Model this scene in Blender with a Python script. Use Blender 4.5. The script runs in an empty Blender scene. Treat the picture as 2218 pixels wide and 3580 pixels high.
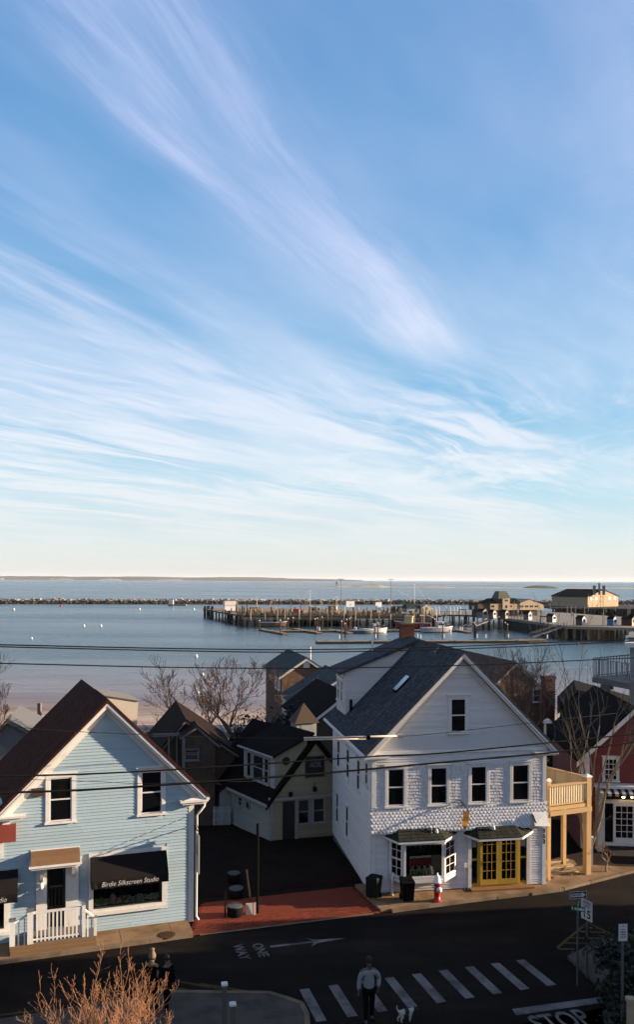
import bpy, bmesh, math, random
from mathutils import Vector, Matrix, noise
R = math.radians
S = bpy.context.scene
C = S.collection
rnd = random.Random(7)

# ------------------------------------------------------------------ camera, sun, sky, exposure
F, HC, ROLL = 2900.0, 12.5, 0.0052          # focal length in photo pixels, eye height, slight tilt of the phone
cam_d = bpy.data.cameras.new('camera')
cam = bpy.data.objects.new('camera', cam_d); C.objects.link(cam)
cam_d.sensor_fit = 'VERTICAL'; cam_d.sensor_height = 24.0
cam_d.lens = 24.0 * F / 3580.0
cam_d.shift_y = 237.0 / 3580.0
cam_d.clip_start = 0.3; cam_d.clip_end = 60000
cam.matrix_world = Matrix.Translation((0, 0, HC)) @ Matrix.Rotation(R(90), 4, 'X') @ Matrix.Rotation(ROLL, 4, 'Z')
S.camera = cam

HAZE = 0.000022
SUN_AZ, SUN_EL = 5.5, 12.0                   # azimuth measured from +X towards +Y
sun_d = bpy.data.lights.new('sun', 'SUN'); sun_d.energy = 5.0; sun_d.angle = R(0.55); sun_d.color = (1.0, 0.80, 0.58)
sun = bpy.data.objects.new('sun', sun_d); C.objects.link(sun)
to_sun = Vector((math.cos(R(SUN_AZ)) * math.cos(R(SUN_EL)), math.sin(R(SUN_AZ)) * math.cos(R(SUN_EL)), math.sin(R(SUN_EL))))
sun.rotation_euler = to_sun.to_track_quat('Z', 'Y').to_euler()

S.view_settings.view_transform = 'Standard'; S.view_settings.look = 'None'
S.view_settings.exposure = 1.8; S.view_settings.gamma = 1.0; S.view_settings.use_curve_mapping = False
S.cycles.max_bounces = 6; S.cycles.diffuse_bounces = 3; S.cycles.glossy_bounces = 3
S.cycles.transparent_max_bounces = 12; S.cycles.volume_bounces = 0

class NT:
    """small helper to write node trees"""
    def __init__(s, tree): s.t = tree; s.n = tree.nodes; s.l = tree.links
    def new(s, typ, **kw):
        nd = s.n.new(typ)
        for k, v in kw.items(): setattr(nd, k, v)
        return nd
    def put(s, sock, v):
        if isinstance(v, (int, float)): sock.default_value = v
        elif isinstance(v, (tuple, list)): sock.default_value = tuple(v) if len(v) == len(sock.default_value) else tuple(v) + (1.0,)
        else: s.l.new(v, sock)
    def math(s, op, a, b=None, c=None, clamp=False):
        nd = s.n.new('ShaderNodeMath'); nd.operation = op; nd.use_clamp = clamp
        s.put(nd.inputs[0], a)
        if b is not None: s.put(nd.inputs[1], b)
        if c is not None: s.put(nd.inputs[2], c)
        return nd.outputs[0]
    def vmath(s, op, a, b=None, out=0):
        nd = s.n.new('ShaderNodeVectorMath'); nd.operation = op
        s.put(nd.inputs[0], a)
        if b is not None: s.put(nd.inputs[3 if op == 'SCALE' else 1], b)
        return nd.outputs[out]
    def comb(s, x, y, z):
        nd = s.n.new('ShaderNodeCombineXYZ')
        for i, v in enumerate((x, y, z)): s.put(nd.inputs[i], v)
        return nd.outputs[0]
    def noise(s, vec, scale=1.0, detail=4.0, rough=0.55, dist=0.0, out=0):
        nd = s.n.new('ShaderNodeTexNoise')
        if vec is not None: s.l.new(vec, nd.inputs['Vector'])
        nd.inputs['Scale'].default_value = scale; nd.inputs['Detail'].default_value = detail
        nd.inputs['Roughness'].default_value = rough; nd.inputs['Distortion'].default_value = dist
        return nd.outputs[out]
    def ss(s, v, a, b, lo=0.0, hi=1.0):
        nd = s.n.new('ShaderNodeMapRange'); nd.interpolation_type = 'SMOOTHSTEP'
        s.put(nd.inputs[0], v)
        for i, x in enumerate((a, b, lo, hi)): nd.inputs[i + 1].default_value = x
        return nd.outputs[0]
    def mix(s, f, a, b, mode='MIX'):
        nd = s.n.new('ShaderNodeMix'); nd.data_type = 'RGBA'; nd.blend_type = mode
        s.put(nd.inputs[0], f); s.put(nd.inputs[6], a); s.put(nd.inputs[7], b)
        return nd.outputs[2]
    def ramp(s, v, stops):
        nd = s.n.new('ShaderNodeValToRGB'); s.put(nd.inputs[0], v)
        e = nd.color_ramp.elements
        while len(e) < len(stops): e.new(0.5)
        for el, (p, c) in zip(e, stops): el.position = p; el.color = tuple(c) + (1.0,)
        return nd.outputs[0]

def build_world():
    w = bpy.data.worlds.new('World'); S.world = w; w.use_nodes = True
    T = NT(w.node_tree); T.n.clear()
    sky = T.new('ShaderNodeTexSky', sky_type='NISHITA', sun_disc=False)
    sky.sun_elevation = R(SUN_EL); sky.sun_rotation = R(90 - SUN_AZ)
    sky.altitude = 10; sky.air_density = 1.0; sky.dust_density = 0.2; sky.ozone_density = 2.0
    co = T.new('ShaderNodeTexCoord').outputs['Generated']
    d = T.vmath('NORMALIZE', co)
    sp = T.new('ShaderNodeSeparateXYZ'); T.l.new(d, sp.inputs[0]); dx, dy, dz = sp.outputs
    zc = T.math('MAXIMUM', dz, 0.0)
    # the high cloud sheet: straight-line projection on a flat layer
    zz = T.math('ADD', zc, 0.045)
    px, py = T.math('DIVIDE', dx, zz), T.math('DIVIDE', dy, zz)
    def axes(deg):
        sa, ca = math.sin(R(deg)), math.cos(R(deg))
        u = T.math('ADD', T.math('MULTIPLY', px, sa), T.math('MULTIPLY', py, ca))
        v = T.math('SUBTRACT', T.math('MULTIPLY', px, ca), T.math('MULTIPLY', py, sa))
        return u, v
    u, v = axes(24); u2, v2 = axes(40)
    wob = T.noise(T.comb(T.math('MULTIPLY', u, .55), T.math('MULTIPLY', v, .9), 3.1), 1.0, 3, .5)
    wobc = T.math('SUBTRACT', wob, 0.5)
    vw = T.math('ADD', v, T.math('MULTIPLY', wobc, .28))
    # long streaks of cirrus
    fib = T.noise(T.comb(T.math('MULTIPLY', u, .5), T.math('MULTIPLY', vw, 4.2), 1.7), 1.0, 7, .62, .25)
    fib2 = T.noise(T.comb(T.math('MULTIPLY', u2, .45), T.math('MULTIPLY', T.math('ADD', v2, T.math('MULTIPLY', wobc, .8)), 2.0), 8.3), 1.0, 7, .6, .5)
    patch = T.noise(T.comb(T.math('MULTIPLY', px, .32), T.math('MULTIPLY', py, .24), 5.0), 1.0, 3, .5)
    veil = T.noise(T.comb(T.math('MULTIPLY', u, .34), T.math('MULTIPLY', vw, .85), 2.2), 1.0, 5, .55)
    def band(x, c, wdt):
        t = T.math('DIVIDE', T.math('SUBTRACT', x, c), wdt)
        return T.math('EXPONENT', T.math('MULTIPLY', T.math('MULTIPLY', t, t), -1.0))
    fine = T.noise(T.comb(T.math('MULTIPLY', u, 1.5), T.math('MULTIPLY', vw, 15.0), 4.4), 1.0, 5, .65, .3)
    fine2 = T.noise(T.comb(T.math('MULTIPLY', u2, 1.3), T.math('MULTIPLY', T.math('ADD', v2, T.math('MULTIPLY', wobc, .8)), 7.5), 9.1), 1.0, 6, .66, .6)
    grain = T.math('ADD', .55, T.math('MULTIPLY', T.ss(fine, .30, .70), .75))
    grain2 = T.math('ADD', .45, T.math('MULTIPLY', T.ss(fine2, .34, .66), .95))
    pn = T.noise(T.comb(T.math('MULTIPLY', px, 1.25), T.math('MULTIPLY', py, .8), 3.3), 1.0, 7, .66, .5)
    fibs = T.math('MULTIPLY', T.ss(fib, .38, .64), grain)
    edge = T.math('MULTIPLY', T.ss(vw, -1.30, -.95), T.ss(vw, -.60, -.80))
    main = T.math('MULTIPLY', band(vw, -.865, .15), T.math('ADD', .26, T.math('MULTIPLY', T.math('MULTIPLY', fibs, T.ss(pn, .32, .60, .5, 1.0)), .95)))
    core = T.math('MULTIPLY', band(vw, -.85, .075), T.math('MULTIPLY', T.ss(u, 1.0, 2.6), T.math('MULTIPLY', T.math('MULTIPLY', grain, T.ss(pn, .30, .56, .5, 1.0)), 1.0)))
    main = T.math('SUBTRACT', 1.0, T.math('MULTIPLY', T.math('SUBTRACT', 1.0, main), T.math('SUBTRACT', 1.0, core)))
    main = T.math('MULTIPLY', main, T.ss(u, 3.3, 2.75))
    main2 = T.math('MULTIPLY', band(vw, -1.75, .34), T.math('MULTIPLY', fibs, .50))
    hand = T.math('MULTIPLY', T.math('MULTIPLY', T.ss(fib2, .44, .68), T.ss(patch, .34, .60)), T.ss(v, -.55, -1.5, 0.15, .95))
    hand = T.math('MULTIPLY', hand, grain2)
    low = T.math('MULTIPLY', T.ss(fib2, .42, .62), T.math('MULTIPLY', T.ss(zc, .30, .16), T.ss(zc, .040, .10)))
    low = T.math('MULTIPLY', T.math('MULTIPLY', low, grain2), T.ss(dx, .40, .12, .25, 1.0))
    right = T.math('MULTIPLY', T.ss(v, -.62, .40, 0, .85), T.math('MULTIPLY', T.ss(pn, .28, .66, .38, 1.0), T.math('ADD', .6, T.math('MULTIPLY', grain2, .4))))
    vl = T.math('ADD', T.math('MULTIPLY', T.ss(veil, .38, .70), .42), T.math('MULTIPLY', T.math('MULTIPLY', T.ss(v, -.95, -1.9), T.ss(zc, .42, .24)), T.math('MULTIPLY', T.ss(fib2, .30, .62, .35, 1.0), .42)))
    puff = T.math('MULTIPLY', T.ss(pn, .47, .64), T.math('MULTIPLY', T.ss(zc, .24, .16), T.ss(zc, .085, .125)))
    puff = T.math('MULTIPLY', puff, T.ss(dx, -.12, .06))
    one = lambda a: T.math('SUBTRACT', 1.0, a)
    clear = one(main)
    for a, k in ((main2, 1), (hand, 1), (low, .9), (right, .85), (vl, 1), (puff, .95)):
        clear = T.math('MULTIPLY', clear, one(T.math('MULTIPLY', a, k, clamp=True)))
    cov = T.math('MULTIPLY', one(clear), T.ss(dz, -.01, .06))
    # blue of the clear air, graded by height on top of the Nishita model
    grade = T.ramp(T.math('MULTIPLY', zc, 1.25), [(0.0, (4.2, 4.2, 4.45)), (.05, (4.0, 4.45, 4.75)), (.13, (2.7, 4.1, 4.9)), (.25, (1.25, 3.0, 4.6)), (.45, (.50, 2.08, 4.05)), (.75, (.28, 1.50, 3.45)), (1.0, (.40, 1.3, 3.1))])
    base = T.mix(.8, sky.outputs[0], grade)
    ccol = T.ramp(T.math('MULTIPLY', zc, 1.25), [(0.0, (4.6, 4.6, 4.4)), (.15, (4.5, 4.9, 5.2)), (.30, (4.0, 4.5, 5.4)), (.5, (3.2, 3.7, 5.2)), (.8, (2.7, 3.25, 5.0))])
    col = T.mix(cov, base, ccol)
    bg = T.new('ShaderNodeBackground'); T.l.new(col, bg.inputs[0]); bg.inputs[1].default_value = 0.053
    out = T.new('ShaderNodeOutputWorld'); T.l.new(bg.outputs[0], out.inputs[0])
build_world()

# ------------------------------------------------------------------ pixels of the photograph -> places
def ray(px, py):
    dx, dy = px - 1109.0, py - 2027.0
    return (dx + ROLL * dy) / F, -(dy - ROLL * dx) / F          # X and Z gained per metre of Y
def at(px, py, Y):
    a, b = ray(px, py); return Vector((a * Y, Y, HC + b * Y))
def gnd(px, py, z=0.0):
    a, b = ray(px, py); Y = (z - HC) / b; return Vector((a * Y, Y, z))
class Frame:
    """upright local frame: x along the front, y into the depth, z up"""
    def __init__(s, x, y, z, deg):
        s.o = Vector((x, y, z)); s.a = R(deg); s.c, s.s = math.cos(s.a), math.sin(s.a)
        s.M = Matrix.Translation(s.o) @ Matrix.Rotation(s.a, 4, 'Z')
    def fac(s, px, py, yl=0.0):                                  # point of the plane y = yl seen at a pixel -> (u, z)
        a, b = ray(px, py)
        Y = (yl + s.c * s.o.y - s.s * s.o.x) / (s.c - s.s * a)
        X = a * Y
        return ((X - s.o.x) * s.c + (Y - s.o.y) * s.s, HC + b * Y - s.o.z)
    def u(s, px, py, yl=0.0): return s.fac(px, py, yl)[0]
    def z(s, px, py, yl=0.0): return s.fac(px, py, yl)[1]
    def w(s, x, y, z): return s.M @ Vector((x, y, z))

# ------------------------------------------------------------------ mesh helper
class MB:
    def __init__(s, M=None): s.v = []; s.f = []; s.M = M
    def add(s, vs, fs):
        k = len(s.v)
        s.v += [s.M @ Vector(v) for v in vs] if s.M is not None else [Vector(v) for v in vs]
        s.f += [tuple(i + k for i in f) for f in fs]; return s
    def hexa(s, p):   # p: bottom 4 (ccw) then top 4
        return s.add(p, [(3, 2, 1, 0), (4, 5, 6, 7), (0, 1, 5, 4), (1, 2, 6, 5), (2, 3, 7, 6), (3, 0, 4, 7)])
    def box(s, x0, x1, y0, y1, z0, z1):
        return s.hexa([(x0, y0, z0), (x1, y0, z0), (x1, y1, z0), (x0, y1, z0), (x0, y0, z1), (x1, y0, z1), (x1, y1, z1), (x0, y1, z1)])
    def cbox(s, c, d): return s.box(c[0] - d[0] / 2, c[0] + d[0] / 2, c[1] - d[1] / 2, c[1] + d[1] / 2, c[2] - d[2] / 2, c[2] + d[2] / 2)
    def prism(s, pts, y0, y1):                                   # pts (x, z) extruded along y
        n = len(pts)
        vs = [(x, y0, z) for x, z in pts] + [(x, y1, z) for x, z in pts]
        fs = [tuple(range(n)), tuple(range(2 * n - 1, n - 1, -1))] + [(i, (i + 1) % n + n - n * 0, 0, 0)[:0] or (i, i + n, (i + 1) % n + n, (i + 1) % n) for i in range(n)]
        return s.add(vs, fs)
    def slab(s, pts, z0, z1):                                    # pts (x, y) extruded along z
        n = len(pts)
        vs = [(x, y, z0) for x, y in pts] + [(x, y, z1) for x, y in pts]
        fs = [tuple(range(n - 1, -1, -1)), tuple(range(n, 2 * n))] + [(i, (i + 1) % n, (i + 1) % n + n, i + n) for i in range(n)]
        return s.add(vs, fs)
    def poly(s, pts): return s.add(pts, [tuple(range(len(pts)))])
    def plate(s, pts, t):                                        # planar polygon in space given thickness t against its normal
        n = Vector((0, 0, 0)); p = [Vector(q) for q in pts]
        for i in range(len(p)): n += (p[i] - p[0]).cross(p[(i + 1) % len(p)] - p[0])
        n.normalize(); k = len(p)
        return s.add(p + [q - n * t for q in p], [tuple(range(k)), tuple(range(2 * k - 1, k - 1, -1))] + [(i, i + k, (i + 1) % k + k, (i + 1) % k) for i in range(k)])
    def tube(s, pts, r, n=6, cap=True):
        pts = [Vector(p) for p in pts]; m = len(pts)
        rr = r if isinstance(r, (list, tuple)) else [r] * m
        vs, fs = [], []
        up = None
        for i, p in enumerate(pts):
            t = (pts[min(i + 1, m - 1)] - pts[max(i - 1, 0)])
            if t.length < 1e-9: t = Vector((0, 0, 1))
            t.normalize()
            if up is None or abs(t.dot(up)) > .97: up = Vector((1, 0, 0)) if abs(t.x) < .8 else Vector((0, 1, 0))
            a = t.cross(up).normalized(); b = t.cross(a); up = -b if False else up
            for k in range(n):
                q = 2 * math.pi * k / n
                vs.append(p + a * (math.cos(q) * rr[i]) + b * (math.sin(q) * rr[i]))
        for i in range(m - 1):
            for k in range(n):
                fs.append((i * n + k, i * n + (k + 1) % n, (i + 1) * n + (k + 1) % n, (i + 1) * n + k))
        if cap and n > 2: fs += [tuple(range(n - 1, -1, -1)), tuple(range((m - 1) * n, m * n))]
        return s.add(vs, fs)
    def bar(s, a, b, w, h=None):                                 # square bar between two points
        a, b = Vector(a), Vector(b); h = h or w
        t = (b - a).normalized(); sd = t.cross(Vector((0, 0, 1)))
        if sd.length < 1e-3: sd = Vector((1, 0, 0))
        sd.normalize(); up = sd.cross(t)
        p = []
        for q in (a, b):
            for i, j in ((-1, -1), (1, -1), (1, 1), (-1, 1)): p.append(q + sd * (i * w / 2) + up * (j * h / 2))
        return s.hexa(p)
    def lathe(s, prof, c=(0, 0, 0), n=12, sx=1.0, sy=1.0):       # prof: (r, z)
        vs, fs = [], []
        for r, z in prof:
            for k in range(n):
                q = 2 * math.pi * k / n
                vs.append((c[0] + math.cos(q) * r * sx, c[1] + math.sin(q) * r * sy, c[2] + z))
        for i in range(len(prof) - 1):
            for k in range(n):
                fs.append((i * n + k, i * n + (k + 1) % n, (i + 1) * n + (k + 1) % n, (i + 1) * n + k))
        fs += [tuple(range(n - 1, -1, -1)), tuple(range((len(prof) - 1) * n, len(prof) * n))]
        return s.add(vs, fs)
    def mesh(s, name, mat, smooth=False):
        me = bpy.data.meshes.new(name); me.from_pydata([tuple(v) for v in s.v], [], s.f)
        if mat is not None: me.materials.append(mat)
        if smooth: me.polygons.foreach_set('use_smooth', [True] * len(me.polygons))
        me.update(); return me

def inst(name, me, parent=None, loc=(0, 0, 0), rot=(0, 0, 0), scale=(1, 1, 1)):
    o = bpy.data.objects.new(name, me); C.objects.link(o)
    if parent is not None: o.parent = parent
    o.location = loc; o.rotation_euler = rot; o.scale = scale
    return o
def obj(name, mb, mat, parent=None, smooth=False, loc=(0, 0, 0), rot=(0, 0, 0)):
    return inst(name, mb.mesh(name, mat, smooth), parent, loc, rot)
def tag(o, label=None, cat=None, group=None, kind=None):
    if label: o['label'] = label
    if cat: o['category'] = cat
    if group: o['group'] = group
    if kind: o['kind'] = kind
    return o
def thing(name, label, cat, loc=(0, 0, 0), rz=0.0, group=None):
    o = inst(name, None, None, loc, (0, 0, rz)); o.empty_display_size = .2
    return tag(o, label, cat, group)
def struct_root(name): return tag(inst(name, None), kind='structure')
def house(name, label, fr, cat='house', group=None): return thing(name, label, cat, fr.o, fr.a, group)
def stuff(o): o['kind'] = 'stuff'; return o
def structure(name, mb, mat, smooth=False):
    return tag(obj(name, mb, mat, None, smooth), kind='structure')
kids = {}
def copy_tree(o, loc, rz=None, label=None):
    def cp(x, par):
        c = x.copy(); C.objects.link(c)
        if par is not None: c.parent = par; c.matrix_parent_inverse = x.matrix_parent_inverse
        for ch in ALLKIDS(x): cp(ch, c)
        return c
    c = cp(o, None); c.location = loc
    if rz is not None: c.rotation_euler = (0, 0, rz)
    if label: c['label'] = label
    return c
def ALLKIDS(o): return [x for x in list(C.objects) if x.parent is o]
def text(name, body, mat, parent, M, size, align='CENTER', shear=0.0, extrude=.003, bold=0.0, space=1.0, fitw=None):
    cu = bpy.data.curves.new(name, 'FONT'); cu.body = body; cu.size = size; cu.align_x = align; cu.align_y = 'CENTER'
    cu.shear = shear; cu.extrude = extrude; cu.offset = bold; cu.space_character = space; cu.resolution_u = 3
    cu.materials.append(mat)
    t = bpy.data.objects.new(name, cu)
    me = bpy.data.meshes.new_from_object(t); bpy.data.objects.remove(t); bpy.data.curves.remove(cu)
    me.materials.clear(); me.materials.append(mat); me.name = name
    if fitw:
        xs = [v.co.x for v in me.vertices]; k = fitw / (max(xs) - min(xs))
        for v in me.vertices: v.co.x *= k
    o = inst(name, me, parent); o.matrix_local = M
    return o
FACE = Matrix.Rotation(R(90), 4, 'X')        # text lying in a wall plane, read from -y

# ------------------------------------------------------------------ materials
MATS = {}
ALB = .66
def mat(name, col, rough=.7, var=.18, scale=3.0, bump=0.0, bscale=30.0, metal=0.0, per=.10, stretch=(1, 1, 1), dirt=None, dirt_amt=.5, spec=None, world=False, k=None, tabs=None):
    """painted / weathered surface: base colour broken up by two noises, a little difference from piece to piece"""
    if name in MATS: return MATS[name]
    k_ = ALB if k is None else k; col = tuple(c * k_ for c in col[:3]); dirt = tuple(c * k_ for c in dirt) if dirt else None
    m = bpy.data.materials.new(name); m.use_nodes = True; T = NT(m.node_tree); bs = T.n['Principled BSDF']
    tc = T.new('ShaderNodeTexCoord'); oi = T.new('ShaderNodeObjectInfo')
    if world: vec = T.new('ShaderNodeNewGeometry').outputs['Position']
    else: vec = T.vmath('ADD', tc.outputs['Object'], T.vmath('SCALE', (13.7, 7.1, 5.3), oi.outputs['Random']))
    sv = T.vmath('MULTIPLY', vec, stretch)
    n1 = T.noise(sv, scale, 5, .6); n2 = T.noise(sv, scale * 7.3, 3, .6)
    f = T.math('ADD', T.math('MULTIPLY', n1, .65), T.math('MULTIPLY', n2, .35))
    k = T.math('ADD', T.math('MULTIPLY', T.math('SUBTRACT', f, .5), 2.6 * var), 1.0)
    k = T.math('ADD', k, T.math('MULTIPLY', T.math('SUBTRACT', oi.outputs['Random'], .5), 2 * per))
    c = T.vmath('SCALE', tuple(col[:3]), k)
    if dirt is not None:
        g = T.ss(T.noise(sv, scale * 1.9, 6, .65), .52, .72, 0, dirt_amt)
        c = T.mix(g, c, dirt)
    if tabs is not None:
        sx = T.new('ShaderNodeSeparateXYZ'); T.l.new(tc.outputs['Object'], sx.inputs[0])
        bt = T.new('ShaderNodeTexBrick'); T.l.new(T.comb(sx.outputs[1], T.math('MULTIPLY', sx.outputs[0], tabs), 0), bt.inputs['Vector'])
        bt.inputs['Scale'].default_value = 1.0; bt.inputs['Brick Width'].default_value = .30; bt.inputs['Row Height'].default_value = .15; bt.inputs['Mortar Size'].default_value = .008
        bt.inputs['Color1'].default_value = (.72, .72, .72, 1); bt.inputs['Color2'].default_value = (1.25, 1.25, 1.25, 1); bt.inputs['Mortar'].default_value = (.45, .45, .45, 1); bt.inputs['Bias'].default_value = -.1
        c = T.mix(1.0, c, bt.outputs[0], 'MULTIPLY')
        st = T.ss(T.noise(T.comb(T.math('MULTIPLY', sx.outputs[1], 2.2), T.math('MULTIPLY', sx.outputs[0], .35), 2.0), 1.0, 4, .6), .5, .75)
        c = T.mix(T.math('MULTIPLY', st, .35), c, tuple(min(1, x * 2.2) for x in col[:3]))
    T.put(bs.inputs['Base Color'], c)
    bs.inputs['Roughness'].default_value = rough; bs.inputs['Metallic'].default_value = metal
    bs.inputs['Specular IOR Level'].default_value = spec if spec is not None else (.12 if rough > .75 else .35)
    if bump:
        b = T.new('ShaderNodeBump'); b.inputs['Strength'].default_value = bump; b.inputs['Distance'].default_value = .02
        T.l.new(T.noise(sv, bscale, 4, .6), b.inputs['Height']); T.l.new(b.outputs[0], bs.inputs['Normal'])
    MATS[name] = m; return m
white = mat('white_paint', (.84, .79, .74), .55, .14, 2.0, .15, 25, dirt=(.45, .41, .36), dirt_amt=.35)
white_clap = mat('white_clapboard_paint', (.74, .70, .68), .6, .15, 1.6, .25, 20, per=.07, stretch=(.4, 1, 2), dirt=(.5, .47, .44), dirt_amt=.4)
white_sh = mat('white_painted_shingle', (.72, .69, .68), .5, .14, 6.0, .5, 18, per=.09)
blue_clap = mat('pale_blue_clapboard_paint', (.40, .515, .575), .6, .10, 2.0, .2, 18, per=.05, stretch=(.4, 1, 2), dirt=(.33, .42, .44), dirt_amt=.4)
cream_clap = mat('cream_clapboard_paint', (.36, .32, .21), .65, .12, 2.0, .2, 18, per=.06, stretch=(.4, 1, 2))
red_clap = mat('barn_red_clapboard_paint', (.23, .035, .022), .65, .16, 2.0, .2, 18, per=.08, stretch=(.4, 1, 2))
cedar = mat('brown_cedar_shingle', (.21, .125, .075), .85, .22, 4.0, .4, 20, per=.2)
grey_cedar = mat('silvered_cedar_shingle', (.27, .24, .20), .85, .2, 4.0, .4, 20, per=.16)
dark_cedar = mat('dark_brown_shingle', (.10, .07, .05), .9, .25, 3.0, .4, 20, per=.2)
roof_grey = mat('grey_asphalt_shingle', (.068, .072, .078), .9, .35, 5.0, .6, 14, per=.12, tabs=1.42, spec=.06)
roof_slate = mat('blue_grey_asphalt_shingle', (.07, .085, .085), .9, .3, 4.0, .6, 14, per=.12, tabs=1.42, spec=.06)
roof_brown = mat('brown_asphalt_shingle', (.060, .019, .012), .92, .4, 2.2, .6, 14, per=.12, tabs=1.42, spec=.06)
trim_shaded = mat('shaded_cream_trim', (.36, .34, .31), .65, .12, 3)  # white trim of the alley cottage, its shade put into a darker cream
roof_ht = mat('dark_brown_cottage_roof', (.022, .013, .010), .92, .4, 2.2, .6, 14, per=.12, spec=.05)
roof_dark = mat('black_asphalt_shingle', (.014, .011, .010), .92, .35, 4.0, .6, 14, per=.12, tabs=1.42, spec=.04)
moss_roof = mat('mossy_green_shingle', (.030, .032, .022), .9, .4, 7.0, .7, 18, per=.25)
glass_dk = mat('dark_window_glass', (.006, .007, .008), .06, .3, .8, .03, 2, spec=.5)
dark_in = mat('dark_interior', (.012, .010, .009), .9, .4, 2)
brick = mat('red_brick', (.13, .058, .038), .85, .3, 8.0, .5, 30, per=.25)
lumber = mat('new_pine_lumber', (.52, .315, .125), .65, .14, 3.0, .2, 20, per=.10, stretch=(6, 6, 1))
pale_pine = mat('pale_pine_baluster', (.86, .70, .46), .65, .12, 3.0, .2, 20, per=.08, stretch=(6, 6, 1), k=.8)
lumber_h = mat('new_pine_board', (.52, .315, .125), .65, .14, 3.0, .2, 20, per=.10, stretch=(1, 6, 6), dirt=(.36, .2, .08), dirt_amt=.4)
board_tan = mat('fence_board_tan', (.46, .36, .22), .75, .14, 3.0, .2, 20, per=.12, stretch=(6, 6, 1))
grey_wood = mat('weathered_grey_wood', (.22, .20, .18), .85, .25, 2.5, .4, 20, per=.18, stretch=(3, 3, .7))
pile_wood = mat('dark_wet_pile', (.045, .035, .027), .85, .4, 2.0, .5, 15, per=.3)
dock_wood = mat('salted_dock_timber', (.30, .22, .14), .85, .3, 1.5, .4, 10, per=.25)
dock_side = mat('dock_side_timber', (.14, .095, .06), .9, .4, 1.2, .4, 10, per=.25)
steel_rust = mat('rusty_steel_pile', (.09, .05, .035), .8, .35, 1.5, .3, 10, per=.3)
black_cloth = mat('black_canvas', (.014, .011, .011), .9, .3, 3, .2, 60)
letter_w = mat('white_lettering', (.8, .78, .74), .6, .05, 4, per=0)
letter_k = mat('black_lettering', (.012, .012, .013), .6, .05, 4, per=0)
yellow = mat('mustard_yellow_paint', (.60, .36, .035), .55, .22, 3, .2, 20, per=.10, dirt=(.30, .16, .03), dirt_amt=.5)
black_pl = mat('black_plastic', (.005, .005, .005), .6, .3, 4, .1, 20, per=.2, spec=.06)
hyd_red = mat('hydrant_red_enamel', (.42, .022, .018), .35, .2, 6, .1, 20)
hyd_white = mat('hydrant_white_enamel', (.78, .77, .76), .35, .1, 6, .1, 20)
rubber = mat('black_cable_sheath', (.008, .008, .008), .8, .3, 2, spec=.06)
steel = mat('galvanised_steel', (.13, .13, .13), .6, .2, 4, .1, 20, metal=.3)
bark = mat('bare_tree_bark', (.22, .155, .10), .9, .3, 5, .5, 30, per=.1)
bark_pale = mat('pale_lichened_bark', (.24, .20, .14), .9, .3, 5, .5, 30, per=.1)
bark_or = mat('orange_brown_twigs', (.38, .19, .10), .8, .3, 5, .3, 30, per=.1)
leaf_dk = mat('dark_evergreen_leaf', (.016, .022, .012), .7, .5, 1.2, per=.2)
orange = mat('orange_banner_cloth', (.62, .27, .05), .8, .15, 3)
asphalt_patch = None
# ------------------------------------------------------------------ ground, streets, beach, sea
def pm(name): 
    m = bpy.data.materials.new(name); m.use_nodes = True; T = NT(m.node_tree); return m, T, T.n['Principled BSDF']
def pos(T): return T.new('ShaderNodeNewGeometry').outputs['Position']
def road_mat():
    m, T, b = pm('worn_asphalt'); P = pos(T)
    n = T.noise(T.vmath('MULTIPLY', P, (.35, 1.0, 1)), .55, 6, .62, .4); g = T.noise(P, 55, 2, .6); p2 = T.noise(P, 2.3, 4, .6)
    c = T.ramp(n, [(.32, (.0045, .0034, .0029)), (.52, (.0105, .0076, .0060)), (.70, (.023, .016, .0115))])
    c = T.mix(T.math('MULTIPLY', T.ss(g, .45, .8), .5), c, (.030, .024, .019))
    c = T.mix(T.ss(p2, .62, .75, 0, .45), c, (.007, .006, .006))
    vor = T.new('ShaderNodeTexVoronoi', feature='DISTANCE_TO_EDGE'); T.l.new(T.vmath('ADD', P, T.vmath('SCALE', T.noise(P, 1.5, 3, out=1), .6)), vor.inputs['Vector']); vor.inputs['Scale'].default_value = .42
    c = T.mix(T.ss(vor.outputs[0], .012, .0, 0, .7), c, (.004, .004, .004))
    T.put(b.inputs['Base Color'], c); b.inputs['Roughness'].default_value = .9; b.inputs['Specular IOR Level'].default_value = .05
    bp = T.new('ShaderNodeBump'); bp.inputs['Strength'].default_value = .4; bp.inputs['Distance'].default_value = .012
    T.l.new(g, bp.inputs['Height']); T.l.new(bp.outputs[0], b.inputs['Normal']); return m
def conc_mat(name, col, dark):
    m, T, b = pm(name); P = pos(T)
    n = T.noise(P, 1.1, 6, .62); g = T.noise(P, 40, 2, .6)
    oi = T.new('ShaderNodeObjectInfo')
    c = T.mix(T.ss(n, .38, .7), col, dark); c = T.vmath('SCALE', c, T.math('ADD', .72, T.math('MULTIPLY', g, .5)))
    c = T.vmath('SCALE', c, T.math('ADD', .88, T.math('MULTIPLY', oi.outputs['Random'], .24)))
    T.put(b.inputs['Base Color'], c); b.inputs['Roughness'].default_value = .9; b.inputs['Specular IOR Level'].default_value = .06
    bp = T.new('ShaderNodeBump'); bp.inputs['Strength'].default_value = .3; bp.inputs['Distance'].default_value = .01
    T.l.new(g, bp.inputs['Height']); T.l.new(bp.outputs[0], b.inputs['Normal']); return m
M_road = road_mat()
M_conc = conc_mat('sidewalk_concrete', (.21, .135, .075), (.125, .073, .038))
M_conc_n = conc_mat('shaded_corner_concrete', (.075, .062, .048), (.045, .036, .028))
M_kerb = conc_mat('kerb_granite', (.16, .115, .075), (.10, .07, .045))
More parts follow.
